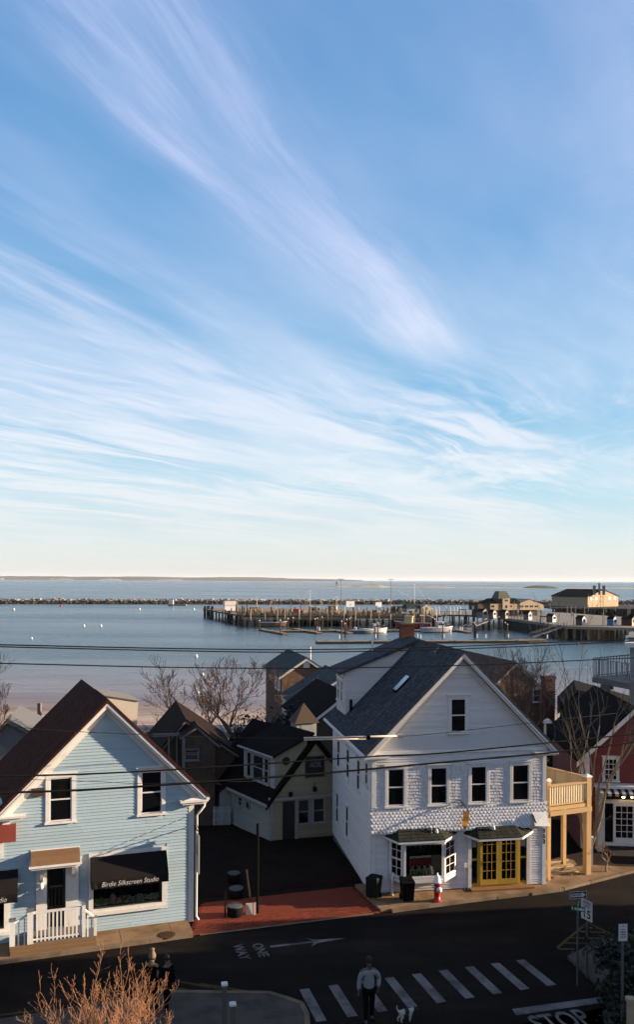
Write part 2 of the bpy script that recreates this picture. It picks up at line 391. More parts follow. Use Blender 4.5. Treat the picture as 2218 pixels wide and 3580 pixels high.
M_dirt = conc_mat('yard_earth', (.014, .0075, .0045), (.008, .0045, .003))
M_alley = conc_mat('alley_paving', (.016, .0042, .0022), (.007, .0022, .0012))
M_brickpave = conc_mat('brick_apron', (.15, .033, .015), (.09, .022, .010))
M_line = conc_mat('worn_white_road_paint', (.15, .138, .122), (.06, .054, .047))
M_yline = conc_mat('worn_yellow_road_paint', (.075, .055, .016), (.025, .02, .010))

def sand_mat():
    m, T, b = pm('beach_sand'); P = pos(T)
    sp = T.new('ShaderNodeSeparateXYZ'); T.l.new(P, sp.inputs[0])
    n = T.noise(T.vmath('MULTIPLY', P, (.05, .22, 1)), 1.0, 5, .6)
    c = T.ramp(n, [(.3, (.22, .14, .09)), (.5, (.33, .25, .19)), (.68, (.15, .085, .055))])
    h = T.math('ADD', sp.outputs[2], T.math('MULTIPLY', T.math('SUBTRACT', n, .5), .7))
    wet = T.ss(h, -1.5, -1.9)
    c = T.mix(wet, c, (.12, .085, .075))
    T.put(b.inputs['Base Color'], c); T.put(b.inputs['Roughness'], T.math('SUBTRACT', .9, T.math('MULTIPLY', wet, .5)))
    bp = T.new('ShaderNodeBump'); bp.inputs['Strength'].default_value = .5; bp.inputs['Distance'].default_value = .05
    T.l.new(T.noise(P, 2.0, 5, .6), bp.inputs['Height']); T.l.new(bp.outputs[0], b.inputs['Normal']); return m
M_sand = sand_mat()
SEA = -2.0
def water_mat():
    m, T, b = pm('harbour_water'); P = pos(T)
    sp = T.new('ShaderNodeSeparateXYZ'); T.l.new(P, sp.inputs[0]); x, y, z = sp.outputs
    big = T.noise(T.vmath('MULTIPLY', P, (.006, .022, 0)), 1.0, 4, .6)
    mid = T.noise(T.vmath('MULTIPLY', P, (.05, .16, 0)), 1.0, 4, .6)
    shore = T.ss(T.math('ADD', y, T.math('MULTIPLY', T.math('SUBTRACT', mid, .5), 46)), 165, 92)
    deep = T.ramp(big, [(.3, (.008, .030, .038)), (.7, (.016, .045, .056))])
    col = T.mix(shore, deep, (.15, .095, .085))
    T.put(b.inputs['Base Color'], col)
    b.inputs['IOR'].default_value = 1.33; b.inputs['Specular IOR Level'].default_value = .5
    T.put(b.inputs['Roughness'], T.math('ADD', .16, T.math('MULTIPLY', big, .20)))
    w1 = T.noise(T.vmath('MULTIPLY', P, (.55, 1.3, 0)), 1.0, 4, .6, .4)
    w2 = T.noise(T.vmath('MULTIPLY', P, (.09, .30, 0)), 1.0, 4, .6, .3)
    far = T.ss(y, 60, 900, 1.0, .5)
    bp = T.new('ShaderNodeBump'); bp.inputs['Distance'].default_value = .22
    T.put(bp.inputs['Strength'], T.math('MULTIPLY', far, T.math('ADD', .45, T.math('MULTIPLY', T.ss(big, .35, .65), .5))))
    T.l.new(T.math('ADD', w1, T.math('MULTIPLY', w2, 1.6)), bp.inputs['Height']); T.l.new(bp.outputs[0], b.inputs['Normal']); return m
M_water = water_mat()
mb = MB(); mb.poly([(-16000, -300, SEA), (16000, -300, SEA), (16000, 20000, SEA), (-16000, 20000, SEA)])
structure('sea', mb, M_water)

# land: street level up front, falling to the beach behind the houses
def land_z(x, y):
    def sm(a, b, t): t = max(0, min(1, (t - a) / (b - a))); return t * t * (3 - 2 * t)
    z = -.02 - .45 * sm(34, 46, y) - .35 * sm(52, 66, y)
    z -= 1.0 * sm(66, 96, y) + .5 * sm(92, 118, y) + 1.2 * sm(118, 190, y)
    if y > 50: z += .12 * (noise.noise(Vector((x * .07, y * .12, 0)))) * sm(50, 70, y)
    return z
def land_grid(name, ys, xs, m, dz=0.0):
    g = MB(); vs = [(x, y, land_z(x, y) + dz) for y in ys for x in xs]; n = len(xs)
    fs = [(j * n + i, j * n + i + 1, (j + 1) * n + i + 1, (j + 1) * n + i) for j in range(len(ys) - 1) for i in range(n - 1)]
    g.add(vs, fs); return structure(name, g, m, True)
land_grid('yard_ground', [-60, 20, 30, 34, 37, 40, 43, 46, 50, 54, 58, 62, 66], [-90, -60] + list(range(-40, 61, 5)) + [90], M_dirt)
land_grid('beach', [65.8] + list(range(68, 200, 4)), [-400, -250, -150] + list(range(-90, 91, 5)) + [150, 250, 400], M_sand, .015)

# far kerb of the main street, left to right
KERB = [(-60, 8.5), (-30, 19.6), (-18, 24.0)] + [tuple(gnd(*p)[:2]) for p in ((0, 3369), (690, 3272), (1349, 3192), (1669, 3150), (1950, 3117), (2081, 3084))] + [(14.6, 36.2), (22, 40.5), (60, 66)]
def kerb_y(x):
    for (x0, y0), (x1, y1) in zip(KERB, KERB[1:]):
        if x0 <= x <= x1: return y0 + (y1 - y0) * (x - x0) / (x1 - x0)
    return KERB[-1][1]
def strip(x0, x1, d0, d1, z, step=1.5):                           # band following the far kerb, d = metres beyond it
    n = max(1, int((x1 - x0) / step)); g = MB()
    for i in range(n):
        a, b = x0 + (x1 - x0) * i / n, x0 + (x1 - x0) * (i + 1) / n
        g.poly([(a, kerb_y(a) + d0, z), (b, kerb_y(b) + d0, z), (b, kerb_y(b) + d1, z), (a, kerb_y(a) + d1, z)])
    return g
# carriageway sheet (main street and the mouth of the side street below the window)
g = strip(-58, 58, -9.5, 0.02, 0.0, 2.0); g.poly([(-4, -20, .0), (9, -20, .0), (9, 24.5, .0), (-4, 20, .0)])
structure('main_street', g, M_road)
# kerb stones and pavement slabs on the far side
ks = MB().box(-.745, .745, -.075, .075, -.1, .11).mesh('kerb_stone', M_kerb)
pave = struct_root('far_pavement')
x = -24.0
while x < 26:
    dx = 1.5 * math.cos(math.atan2(kerb_y(x + .7) - kerb_y(x - .7), 1.4)); xm = x + dx / 2
    if not (-4.05 < xm < 2.2):
        inst('kerb_stone', ks, pave, (xm, kerb_y(xm), 0), (0, 0, math.atan2(kerb_y(xm + .7) - kerb_y(xm - .7), 1.4)))
    x += dx
def slabs(x0, x1, depth, z, m, w=1.45, nrow=1, name='paving_slab'):
    x = x0
    while x < x1 - .05:
        xe = min(x + w * rnd.uniform(.95, 1.05), x1)
        for r in range(nrow):
            a0, a1 = .085 + depth * r / nrow, .085 + depth * (r + 1) / nrow - .012
            sk = -.33                                             # joints run square to the kerb
            q = [(x + sk * -0 + a0 * sk, kerb_y(x) + a0), (xe - .014 + a0 * sk, kerb_y(xe) + a0), (xe - .014 + a1 * sk, kerb_y(xe) + a1), (x + a1 * sk, kerb_y(x) + a1)]
            obj(name, MB().slab(q, -.05, z + rnd.uniform(-.006, .006)), m, pave)
        x = xe
slabs(-24, -4.25, 1.5, .105, M_conc, 1.6)
slabs(2.5, 13.2, 2.6, .10, M_conc, 1.75)
slabs(13.2, 24, 2.2, .10, M_conc, 1.75)
# low kerb across the brick crossover
obj('dropped_kerb', strip(-4.05, 2.2, -.06, .06, .03, .6), M_kerb, pave)
# brick apron between the two houses: single pavers in front, laid stretcher-wise
ap = struct_root('brick_apron')
bm_ = MB().box(-.10, .10, -.048, .048, -.03, .0).mesh('brick', mat('apron_brick', (.20, .040, .018), .85, .28, 2.2, .3, 30, per=.28))
obj('bedding', strip(-4.45, 2.9, .05, 2.6, .012, .6), M_brickpave, ap)
rows = []
cnt = 0
rest = MB()
r = 0
d = .11
while d < 2.9:
    x = -4.3 + (.105 if r % 2 else 0)
    while x < 2.42 - d * .33:
        y = kerb_y(x) + d; ang = math.atan2(kerb_y(x + .5) - kerb_y(x - .5), 1.0)
        z = .034 + rnd.uniform(-.004, .005)
        if cnt < 300: inst('brick', bm_, ap, (x, y, z), (0, 0, ang + rnd.uniform(-.02, .02))); cnt += 1
        else:
            c_, s_ = math.cos(ang), math.sin(ang)
            rest.M = Matrix.Translation((x, y, z)) @ Matrix.Rotation(ang, 4, 'Z'); rest.box(-.10, .10, -.048, .048, -.03, 0)
        x += .207
    d += .103; r += 1
rest.M = None
stuff(obj('brick', rest, bm_.materials[0], ap))
g = MB()
g.poly([(-4.6, 32.6, .0), (2.4, 34.6, .0), (1.5, 40.5, -.3), (-3.8, 40.0, -.3)])
structure('alley_path', g, M_alley)

# near-side corner pavement
c0 = [gnd(600, 3478)[:2], gnd(940, 3482)[:2], gnd(1000, 3500)[:2], gnd(1054, 3519)[:2], gnd(1072, 3555)[:2], gnd(1078, 3620)[:2], (-.2, 18), (-30, 8), (-30, 16)]
npv = struct_root('near_pavement')
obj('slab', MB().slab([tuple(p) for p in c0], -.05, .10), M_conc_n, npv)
ke = MB()
for a, b in zip(c0[:6], c0[1:6]): ke.bar((a[0], a[1], .05), (b[0], b[1], .05), .16, .135)
obj('kerb_edge', ke, M_kerb, npv)
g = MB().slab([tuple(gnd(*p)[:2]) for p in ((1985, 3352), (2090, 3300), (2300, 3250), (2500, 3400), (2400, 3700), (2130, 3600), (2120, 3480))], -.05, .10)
structure('corner_pavement', g, M_conc_n)

# painted markings, each a thing of its own sheet on the asphalt
def mark(name, pts, z, m, label, group=None, cat='road marking'):
    return tag(obj(name, MB().poly([(p[0], p[1], z) for p in pts]), m), label, cat, group)
tops = [(1064, 3458), (1165, 3441), None, (1367, 3418), (1461, 3405), (1555, 3391), (1643, 3379), (1729, 3368), (1820, 3356)]
A, B = gnd(1064, 3458), gnd(1820, 3356)
A2, B2 = gnd(1125, 3571), gnd(1931, 3445)
row = (B - A).normalized()
for i in range(9):
    t = i / 8; a = A.lerp(B, t); b = A2.lerp(B2, t); hw = .155
    ord_ = ('first', 'second', 'third', 'fourth', 'fifth', 'sixth', 'seventh', 'eighth', 'ninth')[i]
    mark('crosswalk_stripe', [a - row * hw, a + row * hw, b + row * hw, b - row * hw], .006, M_line,
         f'worn white crosswalk stripe, {ord_} from the left in the crossing', 'white stripes of the pedestrian crossing')
a, b = gnd(1792, 3528), gnd(2109, 3485); a2, b2 = gnd(1806, 3550), gnd(2112, 3506)
mark('stop_line', [a2, b2, b, a], .006, M_line, 'solid white stop line painted above the word STOP')
FLAT = Matrix.Rotation(0, 4, 'X')
def road_text(body, x, y, ang, size, label, sy=1.0, bold=.012):
    o = text('road_lettering', body, M_line, None, Matrix.Translation((x, y, .007)) @ Matrix.Rotation(ang, 4, 'Z') @ Matrix.Diagonal((1, sy, 1, 1)), size, bold=bold, extrude=.0)
    return tag(o, label, 'road marking')
p = gnd(1962, 3566); road_text('STOP', p.x, p.y - .08, R(15), .74, 'white painted word STOP in front of the stop line', 1.65, .012)
p = gnd(909, 3322); road_text('ONE', p.x, p.y, R(-71), .50, 'white painted word ONE beside the road arrow', 1.0)
p = gnd(843, 3328); road_text('WAY', p.x, p.y, R(-71), .50, 'white painted word WAY left of the word ONE', 1.0)
t0, t1 = gnd(946, 3310), gnd(1210, 3280); dr = (t1 - t0).normalized(); nr = Vector((-dr.y, dr.x, 0)); L = (t1 - t0).length
g = MB()
def P2(a, b): q = t0 + dr * a + nr * b; return (q.x, q.y, .006)
g.poly([P2(0, -.07), P2(L * .56, -.07), P2(L * .56, .07), P2(0, .07)])
g.poly([P2(L * .50, -.36), P2(L * .60, -.14), P2(L, 0), P2(L * .6, .14), P2(L * .50, .36), P2(L * .56, .07), P2(L * .56, -.07)])
tag(obj('road_arrow', g, M_line), 'white painted arrow pointing right along the street', 'road marking')
def yl(pts, label, w=.1, z=.006):
    g = MB()
    for a, b in pts:
        a, b = gnd(*a), gnd(*b); n = (b - a).normalized(); s = Vector((-n.y, n.x, 0)) * w / 2
        g.poly([(q.x, q.y, z) for q in (a - s, b - s, b + s, a + s)]); z += .0004
    return tag(obj('yellow_hatching', g, M_yline), label, 'road marking')
yl([((2056, 3226), (1950, 3314)), ((2056, 3226), (2165, 3278)), ((2026, 3257), (2120, 3261)), ((1998, 3279), (2160, 3283)), ((1970, 3297), (2200, 3302)), ((1952, 3318), (2010, 3319))], 'faint yellow triangular hatching at the right street corner')
yl([((560, 3420), (790, 3462)), ((590, 3450), (860, 3500)), ((575, 3482), (640, 3494)), ((640, 3494), (790, 3474)), ((700, 3440), (938, 3478))], 'faint yellow hatching behind the white capped bollards')
yl([((-60, 3556), (180, 3528)), ((60, 3536), (190, 3562)), ((0, 3570), (120, 3590))], 'faint yellow hatching left of the orange twigged tree')
mh = MB(); p = gnd(584, 3268, .11); mh.lathe([(.0, -.02), (.30, -.02), (.30, .008), (.26, .014), (.0, .014)], (p.x, p.y, .11), 24)
for k in range(5): mh.cbox((p.x + (k - 2) * .09, p.y, .127), (.03, .34, .006))
tag(obj('manhole_cover', mh, mat('rusty_iron', (.09, .045, .025), .8, .35, 8, .3, 30)), 'round rusty manhole cover in the pavement by the pale blue house', 'manhole cover')
# ------------------------------------------------------------------ building kit
def sub_frame(x, y, deg): return Matrix.Translation((x, y, 0)) @ Matrix.Rotation(R(deg), 4, 'Z')
def clad(parent, M, z0, z1, expo, ext, openings, m, name='clapboard', thick=.028, lift=0.0):
    """lapped boards, one object each; ext(z) -> (u0, u1); openings (u0, u1, z0, z1)"""
    n = int(round((z1 - z0) / expo)); e = (z1 - z0) / n
    for i in range(n):
        za, zb = z0 + i * e, z0 + (i + 1) * e + .004
        a, b = ext(za), ext(min(zb, z1))
        if a[1] - a[0] < .06: continue
        pieces = [(a[0], a[1], b[0], max(b[1], b[0] + .01))]
        zm = (za + zb) / 2
        for o0, o1, p0, p1 in openings:
            if not (p0 - e * .3 < zm < p1 + e * .3): continue
            nxt = []
            for q0, q1, r0, r1 in pieces:
                if o1 <= min(q0, r0) or o0 >= max(q1, r1): nxt.append((q0, q1, r0, r1)); continue
                if o0 - max(q0, r0) > .02: nxt.append((q0, min(o0, q1), r0, min(o0, r1)))
                if min(q1, r1) - o1 > .02: nxt.append((max(o1, q0), q1, max(o1, r0), r1))
            pieces = nxt
        cut = []
        for q0, q1, r0, r1 in pieces:                             # butt joints where a board runs long
            while q1 - q0 > 3.8:
                j = q0 + rnd.uniform(1.6, 3.4); cut.append((q0, j, r0, j)); q0 = r0 = j + .004
            cut.append((q0, q1, r0, r1))
        for q0, q1, r0, r1 in cut:
            if q1 - q0 < .03: continue
            dz_ = rnd.uniform(-.004, .004)
            t = thick * rnd.uniform(.9, 1.1)
            g = MB(M).hexa([(q0, -t - lift, za + dz_), (q1, -t - lift, za + dz_ * .4), (q1, .002 - lift, za), (q0, .002 - lift, za), (r0, -.005 - lift, zb), (r1, -.005 - lift, zb), (r1, .002 - lift, zb), (r0, .002 - lift, zb)])
            obj(name, g, m, parent)
def dh_window(parent, M, u0, u1, z0, z1, cw=.11, trim=None, cols=1, rows=1, cap=True, glass=None, sill=True, label=None, blind=False, deep=.05):
    """sash window: casing, sill, two sashes, panes; (u0..z1) is the glazed opening"""
    trim = trim or white; glass = glass or glass_dk; w, h = u1 - u0, z1 - z0
    g = MB()
    g.box(-cw, 0, -deep, .004, -.02, h + cw); g.box(w, w + cw, -deep, .004, -.02, h + cw); g.box(0, w, -deep, .004, h, h + cw)
    if cap: g.box(-cw - .05, w + cw + .05, -deep - .05, .004, h + cw + .001, h + cw + .05)
    o = obj('window', g, trim, parent); o.matrix_local = M @ Matrix.Translation((u0, 0, z0))
    if label: o['label'] = label
    if sill: obj('sill', MB().box(-cw - .03, w + cw + .03, -deep - .05, .003, -.085, -.021), trim, o)
    mid = h * .5
    for k, (a, b, y) in enumerate(((mid - .02, h, -.026), (0, mid + .02, -.036))):
        s = .042; q = MB()
        q.box(0, s, y, y + .02, a, b); q.box(w - s, w, y, y + .02, a, b); q.box(s, w - s, y, y + .02, a, a + s); q.box(s, w - s, y, y + .02, b - s, b)
        for c in range(1, cols): x = s + (w - 2 * s) * c / cols; q.box(x - .010, x + .010, y + .002, y + .016, a + s, b - s)
        for r in range(1, rows): zz = a + s + (b - a - 2 * s) * r / rows; q.box(s, w - s, y + .003, y + .017, zz - .010, zz + .010)
        obj('sash', q, trim, o)
        obj('pane', MB().box(s - .005, w - s + .005, y + .012, y + .015, a + s - .005, b - s + .005), glass, o)
    return o
def wall_block(mb, ext, z0, z1, openings, y0, y1):
    """solid wall between y0 and y1 with real openings cut through it"""
    zs = sorted({z0, z1} | {z for o in openings for z in o[2:] if z0 < z < z1})
    for za, zb in zip(zs, zs[1:]):
        a, b = ext(za), ext(zb); pcs = [(a[0], a[1], b[0], b[1])]
        for o0, o1, p0, p1 in openings:
            if p0 < (za + zb) / 2 < p1:
                nx = []
                for q0, q1, r0, r1 in pcs:
                    if o1 <= min(q0, r0) or o0 >= max(q1, r1): nx.append((q0, q1, r0, r1)); continue
                    nx += [(q0, o0, r0, o0), (o1, q1, o1, r1)]
                pcs = nx
        for q0, q1, r0, r1 in pcs:
            if q1 - q0 > .01: mb.hexa([(q0, y0, za), (q1, y0, za), (q1, y1, za), (q0, y1, za), (r0, y0, zb), (r1, y0, zb), (r1, y1, zb), (r0, y1, zb)])
def gable_ext(u0, u1, ez, uc, az):
    def f(z):
        if z <= ez: return (u0, u1)
        t = min(1, (z - ez) / (az - ez)); return (u0 + (uc - u0) * t, u1 + (uc - u1) * t)
    return f
def rakes(mb, uc, za, ul, zl, ur, zr, y0, y1, h, drop=0.0):
    """two sloping trim boards under the roof edge"""
    for ue, ze in ((ul, zl), (ur, zr)):
        mb.hexa([(uc, y0, za - h - drop), (ue, y0, ze - h - drop), (ue, y1, ze - h - drop), (uc, y1, za - h - drop), (uc, y0, za - drop), (ue, y0, ze - drop), (ue, y1, ze - drop), (uc, y1, za - drop)])
def roof_half(mb, uc, za, ue, ze, y0, y1, t=.12):
    mb.hexa([(uc, y0, za - t), (ue, y0, ze - t), (ue, y1, ze - t), (uc, y1, za - t), (uc, y0, za), (ue, y0, ze), (ue, y1, ze), (uc, y1, za)])
m_ = bpy.data.materials.new('clear_shop_glass'); m_.use_nodes = True; T_ = NT(m_.node_tree)
T_.n.remove(T_.n['Principled BSDF']); fr_ = T_.new('ShaderNodeFresnel'); fr_.inputs[0].default_value = 1.5
tr_ = T_.new('ShaderNodeBsdfTransparent'); gl_ = T_.new('ShaderNodeBsdfGlossy'); gl_.inputs['Roughness'].default_value = .02; tr_.inputs[0].default_value = (.86, .89, .87, 1)
mx_ = T_.new('ShaderNodeMixShader'); T_.l.new(fr_.outputs[0], mx_.inputs[0]); T_.l.new(tr_.outputs[0], mx_.inputs[1]); T_.l.new(gl_.outputs[0], mx_.inputs[2])
T_.l.new(mx_.outputs[0], [n for n in T_.n if n.type == 'OUTPUT_MATERIAL'][0].inputs[0])
shop_glass = m_
I4 = Matrix.Identity(4)

# ------------------------------------------------------------------ pale blue shop house (front left)
p = gnd(673, 3222); FB = Frame(p.x, p.y, 0, 19.0)
blue_house = house('blue_house', 'pale blue clapboard gable house with dark awnings and white porch railing', FB, 'house')
SH = Matrix(((1, -.09, 0, 0), (0, 1, 0, 0), (0, 0, 1, 0), (0, 0, 0, 1)))          # the lot runs back a little askew
UC, AZ, EZ = -3.1, 8.30, 4.86
extB = gable_ext(-6.2, 0, 4.95, UC, 8.02)
sw = (-3.52, -1.12, .88, 2.72); lsw = (-9.4, -6.45, .62, 2.45); dr_o = (-5.06, -4.46, .42, 2.5)
opB = [sw, dr_o, lsw]
g = MB(); wall_block(g, lambda z: extB(z) if z > 4.86 else (-9.9, 0), .0, 4.86, opB, 0, .7); wall_block(g, extB, 4.86, 8.02, [], 0, .7)
obj('wall', g, blue_clap, blue_house)
g = MB(SH); g.prism([(-9.9, 0), (0, 0), (0, 4.86), (UC, 7.95), (-6.2, 4.86), (-9.9, 4.6)], .7, 5.6); obj('rear_wall', g, blue_clap, blue_house)
lw = (-5.00, -4.26, 4.10, 5.60); rw = (-1.88, -1.14, 4.10, 5.60)
pad = lambda o, c: (o[0] - c, o[1] + c, o[2] - c, o[3] + c)
hood_o = (-5.62, -3.98, .1, 2.98)
clad(blue_house, I4, .06, 4.86, .112, lambda z: (-9.9, -.16), [pad(lw, .12), pad(rw, .12), pad(sw, .17), pad(lsw, .15), (-5.42, -4.02, .05, 2.62)], blue_clap)
clad(blue_house, I4, 4.86, 7.98, .112, lambda z: (extB(z)[0] + .02, extB(z)[1] - (.16 if z < 4.9 else .02)), [pad(lw, .12), pad(rw, .12)], blue_clap)
# roof
g = MB(SH); roof_half(g, UC, AZ, -6.72, 4.66, -.36, 5.9); obj('roof_slope', g, roof_brown, blue_house)
g = MB(SH); roof_half(g, UC, AZ, .50, 4.68, -.36, 5.9); obj('roof_slope', g, roof_brown, blue_house)
g = MB(); rakes(g, UC, AZ - .125, -6.72, 4.535, .50, 4.555, -.34, -.30, .11); obj('rake_fascia', g, white, blue_house)
g = MB(); rakes(g, UC, AZ - .23, -6.66, 4.44, .44, 4.46, -.31, -.26, .10); obj('rake_moulding', g, white, blue_house)
g = MB(); rakes(g, UC, AZ - .17, -6.62, 4.49, .40, 4.51, -.28, -.005, .03, .04); obj('rake_soffit', g, white, blue_house)
g = MB(); rakes(g, UC, AZ - .30, -6.45, 4.50, .26, 4.50, -.045, -.012, .26); obj('frieze_board', g, white, blue_house)
g = MB().box(-6.70, -5.78, -.36, 0, 4.40, 4.47); g.box(-6.66, -5.86, -.30, 0, 4.33, 4.40); obj('eave_return', g, white, blue_house)
g = MB().box(-.52, .48, -.37, 0, 4.44, 4.51); g.box(-.44, .42, -.31, 0, 4.36, 4.44); g.hexa([(-.44, -.33, 4.512), (.46, -.33, 4.512), (.46, 0, 4.512), (-.44, 0, 4.512), (.1, -.2, 4.62), (.44, -.2, 4.62), (.44, 0, 4.62), (.1, 0, 4.62)]); obj('eave_return', g, white, blue_house)
obj('corner_board', MB().box(-.16, .005, -.03, .003, .03, 4.36), white, blue_house)
obj('corner_board', MB().box(.003, .03, -.03, .14, .03, 4.36), white, blue_house)
g = MB(); g.tube([(.42, -.05, 4.40), (.40, -.08, 4.22), (.26, -.10, 4.05), (.13, -.07, 3.9), (.12, -.07, .22), (.20, -.12, .08)], .042, 8); obj('downspout', g, white, blue_house, True)
obj('gutter', MB().box(.42, .54, -.36, -.05, 4.50, 4.60), white, blue_house)
glass_bl = mat('window_with_blind', (.035, .03, .026), .12, .3, 1.2)
wl = dh_window(blue_house, I4, *lw, cw=.13); wr = dh_window(blue_house, I4, *rw, cw=.13)
g = MB()
for k in range(13): g.box(.05, .69, -.012, -.006, .78 + k * .052, .80 + k * .052)
obj('blind', g, mat('cream_blind_slats', (.5, .45, .38), .6), wl)
obj('shade', MB().box(.045, .695, -.013, -.008, .77, 1.46), mat('drawn_roller_shade', (.34, .30, .27), .8), wr)
g = MB().box(-5.72, -5.14 - .02, -.03, -.02, 4.9, 5.25); obj('shutter_box', MB().box(-5.60, -5.18, -.10, -.02, 5.02, 5.30), mat('dark_brown_box', (.06, .035, .03), .7), blue_house)
# big shop window with its display behind the glass
def shop_window(o, name, display=True):
    u0, u1, z0, z1 = o; g = MB()
    g.box(u0 - .16, u0, -.07, .05, z0 - .14, z1 + .14); g.box(u1, u1 + .16, -.07, .05, z0 - .14, z1 + .14)
    g.box(u0, u1, -.07, .05, z1, z1 + .14); g.box(u0, u1, -.07, .05, z0 - .14, z0); g.box(u0 - .2, u1 + .2, -.13, -.07, z0 - .20, z0 - .09)
    w = obj(name, g, white, blue_house)
    obj('pane', MB().box(u0, u1, .02, .026, z0, z1), shop_glass, w)
    obj('display_shelf', MB().box(u0, u1, .03, .62, z0 - .03, z0 + .05), mat('display_board', (.30, .25, .18), .8), w)
    obj('backdrop', MB().box(u0, u1, .60, .64, z0, z1), dark_in, w)
    return w
w1 = shop_window(sw, 'shop_window'); w2 = shop_window(lsw, 'shop_window')
pr = random.Random(3)
cols_p = [mat('cream_pebble', (1.0, .88, .62), .7), mat('tan_pebble', (.8, .6, .36), .7), mat('grey_pebble', (.6, .56, .5), .7)]
for m in cols_p:
    g = MB()
    for k in range(120):
        r = pr.uniform(.018, .045); x, y = pr.uniform(sw[0] + .05, sw[1] - .05), pr.uniform(.07, .5)
        g.lathe([(r * .1, -r * .6), (r, 0), (r * .7, r * .5), (.0, r * .65)], (x, y, sw[2] + .055 + pr.uniform(0, .06) + y * .12), 6, 1.3, .9)
    stuff(obj('pebbles', g, m, w1, True))
def ball(c, r, m, name, label, sz=1.0, par=None):
    g = MB().lathe([(0.01, -r * sz)] + [(r * math.cos(a), r * sz * math.sin(a)) for a in [R(x) for x in (-60, -30, 0, 30, 60)]] + [(0.01, r * sz)], (0, 0, 0), 12)
    o = obj(name, g, m, None, True); o.location = FB.w(*c); return tag(o, label, name.replace('_', ' '))
vs = MB().lathe([(.03, 0), (.09, .02), (.13, .14), (.10, .26), (.06, .30), (.07, .33)], (0, 0, 0), 12)
o = obj('vase', vs, mat('pink_ceramic', (.62, .28, .26), .4), None, True); o.location = FB.w(-2.82, .2, sw[2] + .07); tag(o, 'small pink vase standing on pebbles in the shop window', 'vase')
g = MB()
for k in range(14):
    a = k * 2.4; g.plate([(0, 0, .02), (.16 * math.cos(a - .3), .12 * math.sin(a - .3), .10 + .01 * k), (.24 * math.cos(a), .14 * math.sin(a), .05 + .008 * k), (.16 * math.cos(a + .3), .12 * math.sin(a + .3), .12 + .01 * k)], .004)
o = obj('leafy_ornament', g, mat('lime_green_leaf', (.22, .36, .06), .5)); o.location = FB.w(-3.28, .2, sw[2] + .06); tag(o, 'lime green leafy ornament on pebbles in the shop window', 'ornament')
for k, (u, zz) in enumerate(((-3.0, 1.62), (-2.85, 1.6), (-2.72, 1.63))):
    o = obj('hanging_shirt', MB().prism([(-.07, -.16), (.07, -.16), (.075, .05), (.13, .02), (.14, .09), (.05, .15), (-.05, .15), (-.14, .09), (-.13, .02), (-.075, .05)], 0, .03), mat('white_shirt_cloth', (.6, .58, .55), .8)); o.location = FB.w(u, .3, zz); o.rotation_euler.z = FB.a + .4
    tag(o, f'{("left", "middle", "right")[k]} of three small white shirts hanging in the silkscreen shop window', 'shirt', 'shirts hung in the silkscreen shop window')
o = obj('basket', MB().lathe([(.10, 0), (.15, .12), (.14, .13), (.10, .02)], (0, 0, 0), 12), mat('wicker', (.32, .2, .09), .8, .3, 20)); o.location = FB.w(-2.42, .3, sw[2] + .1); tag(o, 'brown wicker basket among the pebbles in the shop window', 'basket')
# mannequin-like pale display in the left window: a hanging dress
o = obj('hanging_dress', MB().prism([(-.22, -.55), (.22, -.55), (.10, .05), (.14, .30), (.05, .36), (-.05, .36), (-.14, .30), (-.10, .05)], 0, .05), mat('pale_dress_cloth', (.25, .22, .19), .8)); o.location = FB.w(-7.0, .3, 1.5); o.rotation_euler.z = FB.a
tag(o, 'pale dress hanging behind the left shop window', 'dress')
# awnings: canvas on a slanting frame, closed sides, straight valance with lettering
def awning(u0, u1, zt, zb, proj, label, lx, body):
    t = thing('shop_awning', label, 'awning', FB.o, FB.a)
    zv = zb - .28
    n = 10; g = MB(); sag = lambda i, a: .0 if i in (0, n) else -.012 * abs(math.sin(i * math.pi))
    for i in range(n):
        a, b = u0 + (u1 - u0) * i / n, u0 + (u1 - u0) * (i + 1) / n
        g.plate([(a, -.08, zt), (a, -proj, zb), (b, -proj, zb), (b, -.08, zt)], .012)
    obj('canvas', g, black_cloth, t)
    for u in (u0, u1):
        obj('side_panel', MB().hexa([(u - .006, -.08, zv + .06), (u + .006, -.08, zv + .06), (u + .006, -proj, zv), (u - .006, -proj, zv), (u - .006, -.08, zt), (u + .006, -.08, zt), (u + .006, -proj, zb), (u - .006, -proj, zb)]), black_cloth, t)
    g = MB(); m = 24
    for i in range(m):
        a, b = u0 + (u1 - u0) * i / m, u0 + (u1 - u0) * (i + 1) / m
        ya, yb = -proj - .01 - .012 * math.sin(i * 1.9), -proj - .01 - .012 * math.sin((i + 1) * 1.9)
        g.plate([(a, -proj, zb), (a, ya, zv), (b, yb, zv), (b, -proj, zb)], .01)
    obj('valance', g, black_cloth, t)
    text('lettering', body, letter_w, t, Matrix.Translation((lx, -proj - .035, zb - .145)) @ FACE, .235, shear=.32, bold=-.003, extrude=.002, fitw=1.95)
    return t
awning(-3.62, -.98, 2.74, 2.08, .62, 'black canvas awning with white italic shop name over the right window', FB.u(455, 3075, -.65), 'Birdie Silkscreen Studio')
awning(-9.3, -6.02, 2.60, 1.95, .62, 'black canvas awning at the left edge, its lettering cut off by the photo', FB.u(25, 3100, -.65) - 1.01, 'Birdie Silkscreen Studio')
